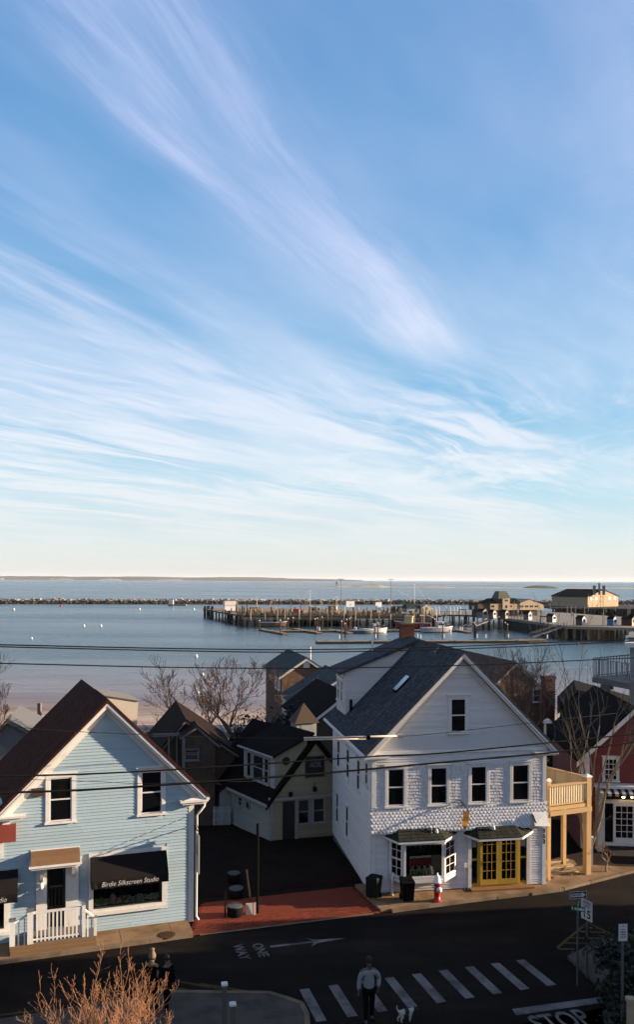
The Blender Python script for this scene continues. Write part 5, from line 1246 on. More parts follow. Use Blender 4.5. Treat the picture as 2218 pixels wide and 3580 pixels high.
# ------------------------------------------------------------------ harbour: far shore, spit, breakwater, piers, boats
land_m = mat('distant_dune_land', (.13, .13, .10), .95, .25, .02, world=True)
sandspit_m = mat('sandy_spit', (.50, .40, .28), .95, .2, .05, world=True)
cliff_m = mat('pale_sea_cliff', (.48, .42, .36), .95, .15, .02, world=True)
def ridge(name, pts, depth, m, zb=SEA - .5):
    """low land seen far off: crest heights along a line, sloping back"""
    g = MB(); n = len(pts)
    vs = [(x, y, zb) for x, y, h in pts] + [(x, y + depth * .35, SEA + h) for x, y, h in pts] + [(x, y + depth, zb) for x, y, h in pts]
    fs = [(i, i + 1, n + i + 1, n + i) for i in range(n - 1)] + [(n + i, n + i + 1, 2 * n + i + 1, 2 * n + i) for i in range(n - 1)]
    g.add(vs, fs); return structure(name, g, m)
pts = []
for k in range(90):
    x = -6200 + k * 75; t = max(0, min(1, (x + 400) / 1200.0))
    h = (32 + 9 * noise.noise(Vector((x * .002, 0, 0))) + 4 * noise.noise(Vector((x * .01, 3, 0)))) * (1 - t) + 3
    pts.append((x, 8200 + 500 * math.sin(x * .0006), h))
ridge('far_shore', pts, 900, land_m)
for k, (x0, x1, h) in enumerate(((-2480, -2250, 19), (-2020, -1820, 16), (-2960, -2900, 20), (-1500, -1250, 12))):
    q = [(x0 + (x1 - x0) * i / 8, 8150 + 500 * math.sin(x0 * .0006), h * (.45 + .55 * math.sin(math.pi * (i + .5) / 9)) * (.8 + .3 * rnd.random())) for i in range(9)]
    ridge('sea_cliff', q, 60, cliff_m)
pts = []
for k in range(80):
    x = -130 + k * 25
    h = 1.6 + .8 * noise.noise(Vector((x * .02, 7, 0))) + (3.2 if 80 < x < 130 else 0) + (3.0 * max(0, noise.noise(Vector((x * .011, 1, 0)))))
    h *= min(1, (k + .5) / 8)
    pts.append((x, 1560 + .05 * x, h))
ridge('sand_spit', pts, 90, sandspit_m)
for x0, x1, h in ((92, 130, 5.2), (398, 470, 5.5), (620, 800, 4.4), (830, 1000, 4.2)):
    q = [(x0 + (x1 - x0) * i / 10, 1590, h * math.sin(math.pi * i / 10) ** .6 + .3) for i in range(11)]
    ridge('dune', q, 60, land_m)
p = at(1178, 2052, 1585); lh = thing('lighthouse', 'small white square lighthouse far off on the sand spit', 'lighthouse', (p.x, p.y, SEA + 1.2))
obj('tower', MB().hexa([(-2.4, -2.4, 0), (2.4, -2.4, 0), (2.4, 2.4, 0), (-2.4, 2.4, 0), (-1.9, -1.9, 7.0), (1.9, -1.9, 7), (1.9, 1.9, 7), (-1.9, 1.9, 7)]), white, lh)
obj('lantern', MB().lathe([(1.3, 7.0), (1.3, 8.6), (1.6, 8.6), (.1, 9.8)], (0, 0, 0), 8), black_pl, lh); obj('gallery', MB().box(-2.3, 2.3, -2.3, 2.3, 6.9, 7.1), black_pl, lh)
# breakwater of boulders
br = thing('breakwater', 'long breakwater of pale boulders crossing the whole harbour', 'breakwater', (0, 0, 0))
m, T, b_ = pm('breakwater_rock'); P = pos(T); sp = T.new('ShaderNodeSeparateXYZ'); T.l.new(P, sp.inputs[0])
oi = T.noise(P, .7, 3, .6); hz = T.math('ADD', sp.outputs[2], T.math('MULTIPLY', T.math('SUBTRACT', oi, .5), 1.4))
cc_ = T.ramp(T.noise(P, .35, 2, .5), [(.35, (.15, .11, .085)), (.55, (.30, .25, .20)), (.7, (.19, .13, .10))])
T.put(b_.inputs['Base Color'], T.mix(T.ss(hz, -.05, -.55), cc_, (.035, .03, .022))); b_.inputs['Roughness'].default_value = .9
def bw(t): return Vector((-330 + 700 * t, 455 + 92 * t, SEA))
g = MB()
for k in range(60): pass
nn = 70
a_, b2 = bw(0), bw(1); d_ = (b2 - a_).normalized(); n_ = Vector((-d_.y, d_.x, 0))
obj('core', MB().hexa([tuple(a_ - n_ * 3.2 + Vector((0, 0, -1))), tuple(b2 - n_ * 3.2 + Vector((0, 0, -1))), tuple(b2 + n_ * 5 + Vector((0, 0, -1))), tuple(a_ + n_ * 5 + Vector((0, 0, -1))), tuple(a_ - n_ * .6 + Vector((0, 0, 1.9))), tuple(b2 - n_ * .6 + Vector((0, 0, 1.9))), tuple(b2 + n_ * 2 + Vector((0, 0, 1.9))), tuple(a_ + n_ * 2 + Vector((0, 0, 1.9)))]), m, br)
g = MB(); rr = random.Random(5)
for k in range(4200):
    t = rr.random(); q = bw(t); lev = rr.random(); s = rr.uniform(.55, 1.25)
    c = q + n_ * (-3.4 + 3.2 * lev + rr.uniform(-.3, .3)) + Vector((0, 0, -.1 + 2.5 * lev + rr.uniform(-.2, .25)))
    rot = Matrix.Rotation(rr.uniform(0, 3.1), 3, 'Z') @ Matrix.Rotation(rr.uniform(-.5, .5), 3, 'X')
    vs = []
    for i, (x, y, z) in enumerate(((-1, -1, -1), (1, -1, -1), (1, 1, -1), (-1, 1, -1), (-1, -1, 1), (1, -1, 1), (1, 1, 1), (-1, 1, 1))):
        vs.append(tuple(c + rot @ Vector((x * s * rr.uniform(.55, 1.0), y * s * .7 * rr.uniform(.6, 1), z * s * .6 * rr.uniform(.5, 1)))))
    g.hexa(vs)
stuff(obj('boulder', g, m, br))

DZ = 1.15
def gz(px, py, z): return gnd(px, py, z)
pile_me = {}
def pile(par, x, y, top, r=.17, m=pile_wood, name='pile', bot=-3.2, lean=0.0):
    key = (round(top - bot, 1), round(r, 2), m.name)
    if key not in pile_me: pile_me[key] = MB().tube([(0, 0, 0), (0, 0, (top - bot) * .5), (0, 0, top - bot)], [r * 1.08, r, r * .95], 8).mesh('pile', m)
    return inst(name, pile_me[key], par, (x, y, bot), (lean, lean * .7, 0))
def line(a, b, n): return [(a[0] + (b[0] - a[0]) * i / (n - 1), a[1] + (b[1] - a[1]) * i / (n - 1)) for i in range(n)]
ordn = ('first', 'second', 'third', 'fourth', 'fifth', 'sixth', 'seventh', 'eighth', 'ninth', 'tenth', 'eleventh', 'twelfth', 'thirteenth', 'fourteenth', 'fifteenth', 'sixteenth', 'seventeenth')
cap_m_ = mat('white_pile_cap', (.75, .74, .72), .5, .05)
# fishing pier (head of the wharf)
pier = thing('fishing_pier', 'dark timber fishing pier on piles with gear along its deck', 'pier', (0, 0, 0))
PD = [(-23, 258.5), (36, 258.5), (44, 276), (40, 305), (-30, 332), (-43.5, 316)]
obj('deck', MB().slab(PD, DZ - .45, DZ), dock_side, pier)
obj('deck_planking', MB().slab([(x * .995, y + .2) for x, y in PD], DZ, DZ + .03), dock_wood, pier)
for i, (x, y) in enumerate(line((-22, 258.8), (36, 258.8), 27)):
    pile(pier, x + rnd.uniform(-.3, .3), y - .1, DZ + rnd.choice((-.3, .2, .7, 1.0, 1.5)), rnd.choice((.22, .26, .3)), lean=rnd.uniform(-.02, .02))
for x, y in line((-21, 264), (36, 264), 15) + line((-24, 262), (-43, 316), 12) + line((-20, 272), (34, 272), 10): pile(pier, x + rnd.uniform(-.4, .4), y, DZ + rnd.choice((-.3, -.3, .5, 1.0)), .26)
for cx, cy, n, tp in ((-42.5, 315, 7, 2.5), (-40.2, 314.4, 4, 2.3), (-24.2, 258, 5, 2.4), (-29.4, 276, 4, 2.2), (-31, 290, 4, .6)):
    for k in range(n): pile(pier, cx + rnd.uniform(-.5, .5) + k * .3, cy + rnd.uniform(-.4, .4), tp + rnd.uniform(-.3, .2), .24)
for x, y in line((-16, 257.9), (10, 257.9), 5): pile(pier, x, y - .3, 2.6 + rnd.uniform(0, 2), .08, dock_wood, 'fender_pole', lean=rnd.uniform(-.08, .08))
obj('curb_timber', MB().bar((-23, 258.7, DZ + .18), (36, 258.7, DZ + .18), .3, .3), dock_wood, pier)
obj('lower_rail', MB().bar((-23, 258.4, DZ - .6), (36, 258.4, DZ - .6), .2, .35), dock_wood, pier)
for i, (x, y) in enumerate(line((-20, 266), (34, 267), 30)): obj('rail_post', MB().box(x - .12, x + .12, y - .1, y + .1, DZ, DZ + rnd.uniform(.8, 1.5)), dock_wood, pier)
tan_post = mat('tan_pier_post', (.42, .30, .18), .85, .3, 1.5, .4, 10, per=.3)
for row_y, cnt, hh in ((259.5, 46, (.5, 2.2)), (263, 40, (.6, 2.4)), (271, 44, (.8, 2.8)), (285, 40, (.8, 3.0))):
    for x, y in line((-21 - (row_y - 258) * .3, row_y), (36, row_y), cnt):
        if rnd.random() < .8: h_ = rnd.uniform(*hh); o = obj('deck_post', MB().box(-.16, .16, -.14, .14, 0, h_), rnd.choice((tan_post, dock_wood, dock_side)), pier); o.location = (x + rnd.uniform(-.4, .4), y, DZ); o.rotation_euler = (rnd.uniform(-.04, .04), rnd.uniform(-.05, .05), .5)
for z_ in (.35, .8): obj('fender_rail', MB().bar((-22, 258.6, DZ + z_), (36, 258.6, DZ + z_), .14, .22), tan_post, pier)
obj('fender_rail', MB().bar((-22, 258.2, DZ - 1.1), (36, 258.2, DZ - 1.1), .18, .28), dock_wood, pier)
for x, y in line((-20, 257.7), (34, 257.7), 16): pile(pier, x + rnd.uniform(-.8, .8), y, DZ + rnd.uniform(.8, 2.8), .16, tan_post, 'fender_pole', lean=rnd.uniform(-.04, .04))
obj('hand_rail', MB().bar((-20, 266, DZ + 1.0), (34, 267, DZ + 1.0), .1, .14), dock_wood, pier); obj('hand_rail', MB().bar((-20, 266, DZ + .55), (34, 267, DZ + .55), .1, .12), dock_wood, pier)
# things on the pier
def crate_stack(px, py, Y, w, h, m, name, label, cat, group=None):
    p = at(px, py, Y); t = thing(name, label, cat, (p.x, p.y, DZ), rnd.uniform(-.3, .3), group); return t
p = at(808, 2131, 300); t = thing('white_cabin', 'boxy white two level cabin on the left end of the fishing pier', 'cabin', (p.x, p.y, DZ), .32)
obj('lower_level', MB().box(-2.3, 2.3, 0, 3, 0, 1.75), white, t); obj('upper_level', MB().box(-2.3, 2.3, 0, 3, 1.9, 3.6), white, t); obj('band', MB().box(-2.4, 2.4, -.08, 3.1, 1.75, 1.9), mat('tan_band', (.4, .3, .2), .8), t); obj('side_frame', MB().box(2.32, 2.6, -.1, .1, 0, 3.7).box(-2.9, -2.6, -.1, .1, 0, 3.6).box(-2.9, 2.6, -.12, -.1, 3.6, 3.7), dock_wood, t)
p = at(893, 2130, 292); t = thing('low_shed', 'low brown flat roofed shed on the fishing pier', 'shed', (p.x, p.y, DZ), .3)
obj('wall', MB().box(-1.6, 1.6, 0, 3, 0, 1.5), mat('faded_brown_board', (.28, .18, .12), .85), t); obj('roof', MB().box(-1.8, 2.9, -.2, 3.1, 1.5, 1.7), grey_cedar, t)
red_m = mat('faded_red_plastic', (.50, .05, .05), .5, .15, 3)
for k, px in enumerate((1027, 1033, 1039, 1045)):
    p = at(px, 2127, 280); t = tag(obj('red_barrel', MB().lathe([(.42, 0), (.46, .3), (.46, 1.2), (.40, 1.5)], (0, 0, 0), 10), red_m, None, True), f'faded red barrel on the pier, {("first", "second", "third", "fourth")[k]} from the left of four', 'barrel', 'red barrels on the fishing pier'); t.location = (p.x, p.y, DZ)
for px, w, h, lab, emb in ((1226, 3.0, 1.75, 'large white billboard with a small emblem on the fishing pier', True), (1325, 2.2, 1.35, 'smaller plain white billboard on the fishing pier', False)):
    p = at(px, 2112, 275); t = thing('billboard', lab, 'sign', (p.x, p.y, DZ), .35)
    z0 = at(px, 2122, 275).z - DZ
    obj('panel', MB().box(-w / 2, w / 2, 0, .1, z0, z0 + h + .2), mat('bright_white_panel', (.8, .8, .78), .6, .05), t); obj('leg', MB().box(-w * .4, -w * .4 + .1, .02, .1, 0, z0), dock_wood, t); obj('leg', MB().box(w * .4 - .1, w * .4, .02, .1, 0, z0), dock_wood, t)
    if emb: obj('emblem', MB().prism([(-.35, z0 + .55), (.35, z0 + .55), (.2, z0 + .85), (.1, z0 + .8), (.08, z0 + 1.25), (-.05, z0 + .9), (-.25, z0 + .8)], -.012, -.002), mat('grey_emblem', (.25, .25, .27), .7), t)
def light_pole(px, ytop, Y, label):
    p = at(px, 2130, Y); top = at(px, ytop, Y).z
    t = thing('light_pole', label, 'light pole', (p.x, p.y, DZ))
    obj('pole', MB().tube([(0, 0, 0), (0, 0, top - DZ)], [.13, .09], 6), steel, t); obj('cross_arm', MB().box(-.75, .75, -.05, .05, top - DZ - .05, top - DZ + .05), steel, t)
    for x in (-.65, .65): obj('lamp_head', MB().box(x - .2, x + .2, -.2, .2, top - DZ - .18, top - DZ + .02), steel, t)
light_pole(1193, 2024, 286, 'tall grey double headed light pole rising right of the lighthouse'); light_pole(1368, 2025, 280, 'tall grey double headed light pole nearest the green roofed shed')
for k, (px, yt, yb, Y) in enumerate(((901, 2086, 2125, 285), (948, 2098, 2135, 262), (960, 2112, 2140, 262), (1071, 2095, 2140, 262), (1075, 2100, 2140, 266), (1118, 2108, 2150, 260), (1176, 2083, 2120, 300), (1208, 2118, 2148, 262), (1283, 2120, 2165, 259.5), (945, 2105, 2130, 280), (1347, 2112, 2135, 275), (1255, 2126, 2165, 259.5))):
    p = at(px, yb, Y); o = obj('pier_pole', MB().tube([(0, 0, 0), (rnd.uniform(-.5, .5), 0, at(px, yt, Y).z - DZ)], [.12, .08], 6), rnd.choice((tan_post, cap_m_, tan_post))); o.location = (p.x, p.y, DZ)
    tag(o, f'thin upright pole on the fishing pier, {ordn[sorted((901, 948, 960, 1071, 1075, 1118, 1176, 1208, 1283, 945, 1347, 1255)).index(px)]} of twelve from the left', 'pole', 'poles along the fishing pier')
gear = [mat('rope_brown_gear', (.24, .15, .08), .9, .4, 1.5), mat('blue_green_gear', (.05, .10, .12), .8, .3, 1.5), mat('rusty_gear', (.22, .10, .05), .9, .4, 1.5), mat('pale_gear', (.5, .48, .44), .8, .2, 1.5)]
adj = ('stacked brown', 'low brown', 'blue green', 'tangled rusty', 'pale grey', 'dark', 'tall brown', 'wide brown')
spots = (915, 940, 955, 985, 1005, 1060, 1085, 1108, 1130, 1150, 1172, 1250, 1270, 1290, 1345, 1390, 1405)
for k, px in enumerate(spots):
    p = at(px, 2140, 262 + 9 * rnd.random()); g = MB()
    for j in range(rnd.randint(5, 9)): g.cbox((rnd.uniform(-.8, .8), rnd.uniform(-.4, .4), rnd.uniform(.2, .9)), (rnd.uniform(.3, .9), rnd.uniform(.3, .8), rnd.uniform(.3, .7)))
    o = obj('gear_pile', g, gear[k % 4 if k % 4 != 3 or k % 8 == 3 else 0]); o.location = (p.x, p.y, DZ - .15); stuff(o); o['label'] = f'heap of fishing gear on the pier deck, {ordn[k]} heap from the left'; o['category'] = 'fishing gear'; o['group'] = 'heaps of fishing gear on the pier'
hull_w = mat('white_boat_hull', (.68, .67, .65), .4, .08, 2); hull_r = mat('red_boat_hull', (.24, .035, .025), .5, .15, 2); hull_b = mat('dark_blue_boat_hull', (.04, .06, .09), .5, .15, 2); hull_g = mat('grey_green_skiff', (.10, .13, .12), .6, .15, 2); cab_y = mat('cream_yellow_cabin', (.62, .48, .24), .55, .1, 2)
def boat(label, px, py, Y, rz, L, hull, cabin, mast=0.0, cab=True, group=None):
    p = at(px, py, Y); t = thing('fishing_boat' if cab else 'skiff', label, 'boat', (p.x, p.y, SEA), R(rz), group)
    W, Hh = L * .17, L * .13; secs = []
    for i in range(8):
        s = i / 7; x = -L / 2 + L * s; w = W * (1 - max(0, (s - .45) / .55) ** 2.2) * (.86 + .14 * min(1, s * 4)); sh = Hh * (1 + .8 * max(0, s - .4) ** 1.5 + .1 * (1 - s))
        secs.append([(x + .25 * Hh * s, -w, sh), (x, -w * .82, Hh * .2), (x, 0, -.35), (x, w * .82, Hh * .2), (x + .25 * Hh * s, w, sh)])
    vs = [v for q in secs for v in q]; fs = [(i * 5 + k, (i + 1) * 5 + k, (i + 1) * 5 + k + 1, i * 5 + k + 1) for i in range(7) for k in range(4)] + [(0, 1, 2, 3, 4)] + [(i * 5, i * 5 + 4, (i + 1) * 5 + 4, (i + 1) * 5) for i in range(7)]
    for i in range(8):
        pass
    obj('hull', MB().add(vs, fs), hull, t)
    g = MB()
    for i in range(7):
        for k in (0, 4): g.bar(Vector(secs[i][k]) + Vector((0, 0, .05)), Vector(secs[i + 1][k]) + Vector((0, 0, .05)), .12, .14)
    obj('gunwale', g, hull_w, t)
    if cab:
        x0, x1 = L * .02, L * .27; zb = Hh * .9
        c = obj('cabin', MB().hexa([(x0, -W * .62, zb), (x1, -W * .55, zb), (x1, W * .55, zb), (x0, W * .62, zb), (x0 - .1, -W * .6, zb + L * .2), (x1 - L * .06, -W * .52, zb + L * .2), (x1 - L * .06, W * .52, zb + L * .2), (x0 - .1, W * .6, zb + L * .2)]).box(x0 - .3, x1 - L * .03, -W * .68, W * .68, zb + L * .2, zb + L * .215), cabin, t)
        for k in range(3):
            obj('window', MB().box(x0 + .1 + k * (x1 - x0) * .27, x0 + .1 + k * (x1 - x0) * .27 + (x1 - x0) * .2, -W * .64, -W * .58, zb + L * .11, zb + L * .17), glass_dk, c)
        for k in range(2): obj('window', MB().box(x1 - L * .045, x1 - L * .03, -W * .45 + k * W * .5, -W * .45 + k * W * .5 + W * .38, zb + L * .11, zb + L * .17), glass_dk, c)
        obj('rail', MB().tube([(L * .3, -W * .6, Hh * 1.3), (L * .3, -W * .6, Hh * 1.3 + .6), (L * .46, 0, Hh * 1.6 + .6), (L * .3, W * .6, Hh * 1.3 + .6), (L * .3, W * .6, Hh * 1.3)], .03, 5), steel, t)
    if mast:
        g = MB(); g.tube([(0, 0, Hh), (0, 0, Hh + mast)], [.09, .05], 6); g.tube([(0, 0, Hh + .5 * mast), (-L * .35, 0, Hh + .75 * mast)], .05, 5); g.tube([(0, 0, Hh + mast), (L * .45, 0, Hh * 1.4)], .015, 4); g.tube([(0, 0, Hh + mast), (-L * .45, 0, Hh)], .015, 4)
        obj('mast', g, white, t)
    return t
boat('white lobster boat with a small cabin moored at the left finger docks', 1306, 2205, 228, 12, 7.5, hull_w, hull_w, 0)
boat('grey hulled fishing boat with mast and gallows at the middle dock', 1528, 2204, 232, 14, 9.0, mat('pale_grey_hull', (.34, .34, .38), .45, .08, 2), hull_w, 5.0)
boat('red fishing boat with cream yellow cabin behind the brick chimney', 1446, 2186, 252, 165, 11, hull_r, cab_y, 0)
boat('dark hulled trawler with tall mast lying behind the fishing pier', 1085, 2135, 300, 10, 15, hull_b, hull_w, 9)
boat('rusty trawler with a mast at the far side of the fishing pier', 1180, 2132, 306, 172, 15, hull_r, mat('faded_tan_cabin', (.4, .3, .2), .7), 7)
boat('white trawler with high wheelhouse behind the green roofed shed', 1450, 2128, 300, 8, 17, hull_b, hull_w, 11)
boat('low grey green skiff in front of the white lobster boat', 1270, 2206, 226, 5, 5.5, hull_g, hull_g, cab=False)
boat('tan open boat tied below the pier piles at left', 955, 2178, 256, 4, 9, dock_side, hull_w, cab=False)
p = at(620, 2121, 455); t = thing('work_raft', 'flat brown work raft with a white hut near the breakwater', 'raft', (p.x, p.y, SEA))
obj('float', MB().box(-5, 5, -1.5, 1.5, -.2, .7), dock_wood, t); obj('hut', MB().box(-4.6, -2.2, -1, 1, .7, 3.0), white, t)

# floating docks and their mooring piles
def float_dock(label, a, b, w=2.2, z=-1.55):
    A, B_ = gnd(*a, z), gnd(*b, z); dr = (B_ - A).normalized(); nr = Vector((-dr.y, dr.x, 0)); L = (B_ - A).length
    t = thing('floating_dock', label, 'dock', (A.x, A.y, 0), math.atan2(dr.y, dr.x))
    obj('float', MB().box(0, L, .05, w - .05, SEA - .3, z - .12), dock_side, t)
    n = max(2, int(L / 3.0)); pl = MB().box(0, L / n - .12, 0, w, z - .12, z + .02).mesh('deck_panel', dock_wood)
    for k in range(n): inst('deck_panel', pl, t, (L * k / n + .06, 0, rnd.uniform(-.03, .04)), (rnd.uniform(-.02, .02), 0, 0))
    cl = MB().box(-.12, .12, .05, .3, z + .02, z + .28).mesh('cleat', dock_wood)
    for k in range(int(L / 5)): inst('cleat', cl, t, (2.5 + k * 5, rnd.choice((0, w - .35)), 0))
    return t
float_dock('long near floating dock stretching across the harbour in front of the others', (1108, 2243), (1850, 2240), 2.6)
float_dock('floating gangway landing at the right end of the near dock', (1815, 2239), (1915, 2237), 3.6)
float_dock('middle floating walkway behind the finger docks', (985, 2205), (1640, 2203), 2.0)
float_dock('finger dock angling out at the far left', (905, 2199), (988, 2214), 1.6); float_dock('finger dock angling out, second from the left', (1018, 2197), (1107, 2211), 1.6); float_dock('finger dock angling out, third from the left', (1140, 2199), (1216, 2211), 1.6); float_dock('finger dock right of the grey fishing boat', (1562, 2198), (1632, 2208), 1.6)
cap_m = mat('white_pile_cap', (.75, .74, .72), .5, .05)
def moor(px, ytop, ybase, k):
    q = gnd(px, ybase, SEA); top = at(px, ytop, q.y).z
    t = thing('mooring_pile', f'tall dark mooring pile with white cap, {k} from the left among the floating docks', 'mooring pile', (q.x, q.y, 0), 0, 'mooring piles beside the floating docks')
    r = .15; obj('shaft', MB().tube([(0, 0, SEA - 1), (0, 0, top - .25)], r, 8), steel_rust, t); obj('cap', MB().lathe([(r * 1.1, top - .25), (r * 1.1, top - .1), (.02, top + .12)], (0, 0, 0), 8), cap_m, t)
ML = [(908, 2168, 2205), (980, 2167, 2217), (1007, 2161, 2207), (1025, 2158, 2203), (1102, 2162, 2212), (1110, 2160, 2203), (1127, 2156, 2199), (1195, 2170, 2236), (1207, 2178, 2226), (1213, 2164, 2212), (1223, 2161, 2207), (1228, 2157, 2205), (1312, 2184, 2230), (1322, 2176, 2226), (1472, 2150, 2203), (1479, 2150, 2205), (1521, 2164, 2207), (1549, 2176, 2229), (1616, 2162, 2208), (1660, 2176, 2227), (1664, 2182, 2227), (1768, 2175, 2227), (1776, 2181, 2227), (1905, 2172, 2226)]
on2 = ordn + ('eighteenth', 'nineteenth', 'twentieth', 'twenty first', 'twenty second', 'twenty third', 'twenty fourth')
for k, (a, b, c) in enumerate(ML): moor(a, b, c, on2[k])
ped = MB().lathe([(.16, 0), (.16, .75), (.2, .78), (.06, .98)], (0, 0, 0), 8).mesh('power_pedestal', cap_m)
for k, (px, py) in enumerate(((1187, 2233), (1314, 2231), (1461, 2229), (1472, 2232), (1553, 2231), (1669, 2230), (1700, 2231), (1779, 2230), (1915, 2232), (1110, 2204), (1117, 2204), (1240, 2204), (1246, 2204), (1610, 2203), (1617, 2204))):
    o = inst('power_pedestal', ped); o.location = gnd(px, py, -1.5)
    k2, row_ = (k, 'near') if k < 9 else (k - 9, 'middle')
    tag(o, f'{ordn[sorted((1187, 1314, 1461, 1472, 1553, 1669, 1700, 1779, 1915)).index(px) if k < 9 else k2]} short white pedestal from the left on the {row_} floating dock', 'power pedestal', 'white power pedestals on the floating docks')
# buoys
by_ = MB().lathe([(.05, -.2), (.30, 0), (.32, .2), (.2, .42), (.05, .5)], (0, 0, 0), 10)
buoy_me = by_.mesh('mooring_buoy', cap_m); buoy_rd = by_.mesh('mooring_buoy', red_m)
for k, (px, py, s, c, w) in enumerate(((47, 2133, 1.8, 0, 'near the breakwater at far left'), (487, 2132, 1.8, 0, 'near the breakwater left of the raft'), (677, 2132, 1.8, 0, 'just left of the pier end'), (292, 2190, 1.3, 0, 'in open water, left of a pair'), (352, 2190, 1.3, 0, 'in open water, right of a pair'), (110, 2234, .9, 0, 'in open water under the far left'),
        (686, 2297, 1.0, 0, 'between the upper and middle cables'), (708, 2360, .75, 0, 'below the middle cable'), (691, 2425, .75, 0, 'in the shallows by the bare tree top'), (212, 2120, 2.2, 1, 'close under the breakwater'), (2023, 2253, .9, 1, 'in the water right of the floating docks'))):
    o = inst('mooring_buoy', buoy_rd if c else buoy_me); o.location = gnd(px, py, SEA); o.scale = (s,) * 3
    tag(o, f'small {"red" if c else "white"} round buoy floating {w}', 'buoy')
# main wharf with piles
wharf = thing('town_wharf', 'long timber town wharf on tall piles at the right of the harbour', 'wharf', (0, 0, 0))
WP = [(36, 279), (40, 276), (49.5, 273), (57, 257), (60, 236), (62.5, 208.5), (77, 202.5), (125, 186), (140, 225), (98, 262), (88, 300), (40, 306)]
obj('deck', MB().slab(WP, DZ - .5, DZ - .02), dock_side, wharf); obj('deck_planking', MB().slab(WP[:1] + [(x + .2, y + .3) for x, y in WP[1:]], DZ - .02, DZ + .02), mat('pale_wharf_deck', (.30, .26, .21), .9, .25, .4), wharf)
for a, b, n in (((62.8, 208.8), (76.8, 202.9), 9), ((77.5, 202.8), (110, 191.2), 17), ((60.2, 235.5), (62.3, 210), 8), ((57, 256.5), (60, 236.5), 6), ((49.8, 272.8), (56.8, 257.6), 7), ((40.5, 275.8), (49, 273.2), 6), ((64, 212), (77, 206), 8), ((78, 206.5), (108, 196), 12), ((62, 222), (76, 214), 6), ((46, 282), (60, 262), 8)):
    for x, y in line(a, b, n): pile(wharf, x + rnd.uniform(-.3, .3), y, DZ - .1, rnd.choice((.2, .26, .3)), rnd.choice((pile_wood, dock_side, grey_wood, dock_wood)))
obj('face_board', MB().bar((62.5, 208.2, DZ - .3), (77, 202.2, DZ - .3), .2, .7), dock_wood, wharf); obj('face_board', MB().bar((77, 202.2, DZ - .3), (124, 185.6, DZ - .3), .2, .7), grey_wood, wharf); obj('face_board', MB().bar((57, 256.6, DZ - .3), (62.4, 208, DZ - .3), .2, .6), grey_wood, wharf)
obj('bulkhead', MB().hexa([(57.3, 255, -3), (61.5, 215, -3), (62.2, 215, -3), (58, 255, -3), (57.3, 255, DZ - .5), (61.5, 215, DZ - .5), (62.2, 215, DZ - .5), (58, 255, DZ - .5)]), mat('green_black_bulkhead', (.02, .028, .02), .9, .3, 1), wharf)
rp = MB().box(-.06, .06, -.06, .06, 0, 1.1).mesh('rail_post', grey_wood)
for a, b, n in (((57, 257), (60, 236), 10), ((40, 276.4), (49.5, 273.4), 8)):
    for x, y in line(a, b, n): inst('rail_post', rp, wharf, (x, y, DZ))
    obj('hand_rail', MB().bar((*a, DZ + 1.05), (*b, DZ + 1.05), .1, .1), grey_wood, wharf)
# gangways
def gangway(label, a, za, b, zb):
    A, B_ = at(*a), at(*b); A.z, B_.z = za, zb
    t = thing('gangway', label, 'gangway', (0, 0, 0)); g = MB(); g.bar(A, B_, 1.3, .22); obj('walkway', g, grey_wood, t)
    d = (B_ - A); nr = Vector((-d.y, d.x, 0)).normalized() * .62; n = 12
    for s in (-1, 1):
        obj('rail', MB().bar(A + nr * s + Vector((0, 0, 1.0)), B_ + nr * s + Vector((0, 0, 1.0)), .06, .07), grey_wood, t)
        for k in range(n + 1): q = A.lerp(B_, k / n) + nr * s; obj('rail_post', MB().box(q.x - .03, q.x + .03, q.y - .03, q.y + .03, q.z, q.z + 1.0), grey_wood, t)
gangway('sloping gangway from the wharf down to the near dock landing', (1858, 2226, 205), -1.4, (1978, 2185, 209), DZ); gangway('sloping gangway in shadow left of the lodge', (1628, 2200, 236), -1.4, (1735, 2160, 255), DZ)
# gate frames over the gangways
for px, pyb, Y, lab in ((1905, 2180, 214, 'dark timber gate frame at the top of the near gangway'), (1618, 2158, 262, 'dark timber gate frame beside the white light arches')):
    p = at(px, pyb, Y); t = thing('gate_frame', lab, 'frame', (p.x, p.y, 0)); obj('post', MB().box(-1.1, -.9, -.1, .1, SEA, 3.2), dock_side, t); obj('post', MB().box(.9, 1.1, -.1, .1, SEA, 3.2), dock_side, t); obj('lintel', MB().box(-1.2, 1.2, -.12, .12, 3.2, 3.45), dock_side, t)

# wharf buildings
tan_sh = mat('tan_lit_shingle', (.46, .34, .22), .85, .2, 1.2, .3, 6); dk_sh = mat('dark_side_shingle', (.11, .085, .065), .9, .2, 1.2, .3, 6)  # sunlit front and shaded sides put into two shingle tones
FL = Frame(*at(1716, 2150, 262)[:2], DZ, 21)
lodge = house('harbour_lodge', 'tan shingled wharf lodge with a mansard tower', FL, 'building')
z0, z1 = FL.z(1760, 2133), FL.z(1740, 2109); uR = FL.u(1902, 2120); gl, gr = FL.u(1818, 2110), FL.u(1902, 2118); gp = (FL.u(1851, 2097), FL.z(1851, 2096))
obj('wall', MB().box(0, gl, 0, 7, z0, z1), tan_sh, lodge); obj('roof_slope', MB().hexa([(-.2, -.3, z1), (gl + .5, -.3, z1), (gl + .5, 7, z1), (-.2, 7, z1), (1.5, 3.2, z1 + 1.5), (gl + .5, 3.2, z1 + 1.5), (gl + .5, 4, z1 + 1.5), (1.5, 4, z1 + 1.5)]), roof_dark, lodge)
obj('gable_wall', MB().prism([(gl, z0), (gr, z0), (gr - .1, FL.z(1896, 2116)), (gr - .9, FL.z(1890, 2109)), gp, (gl, z1)], -.25, 8), tan_sh, lodge)
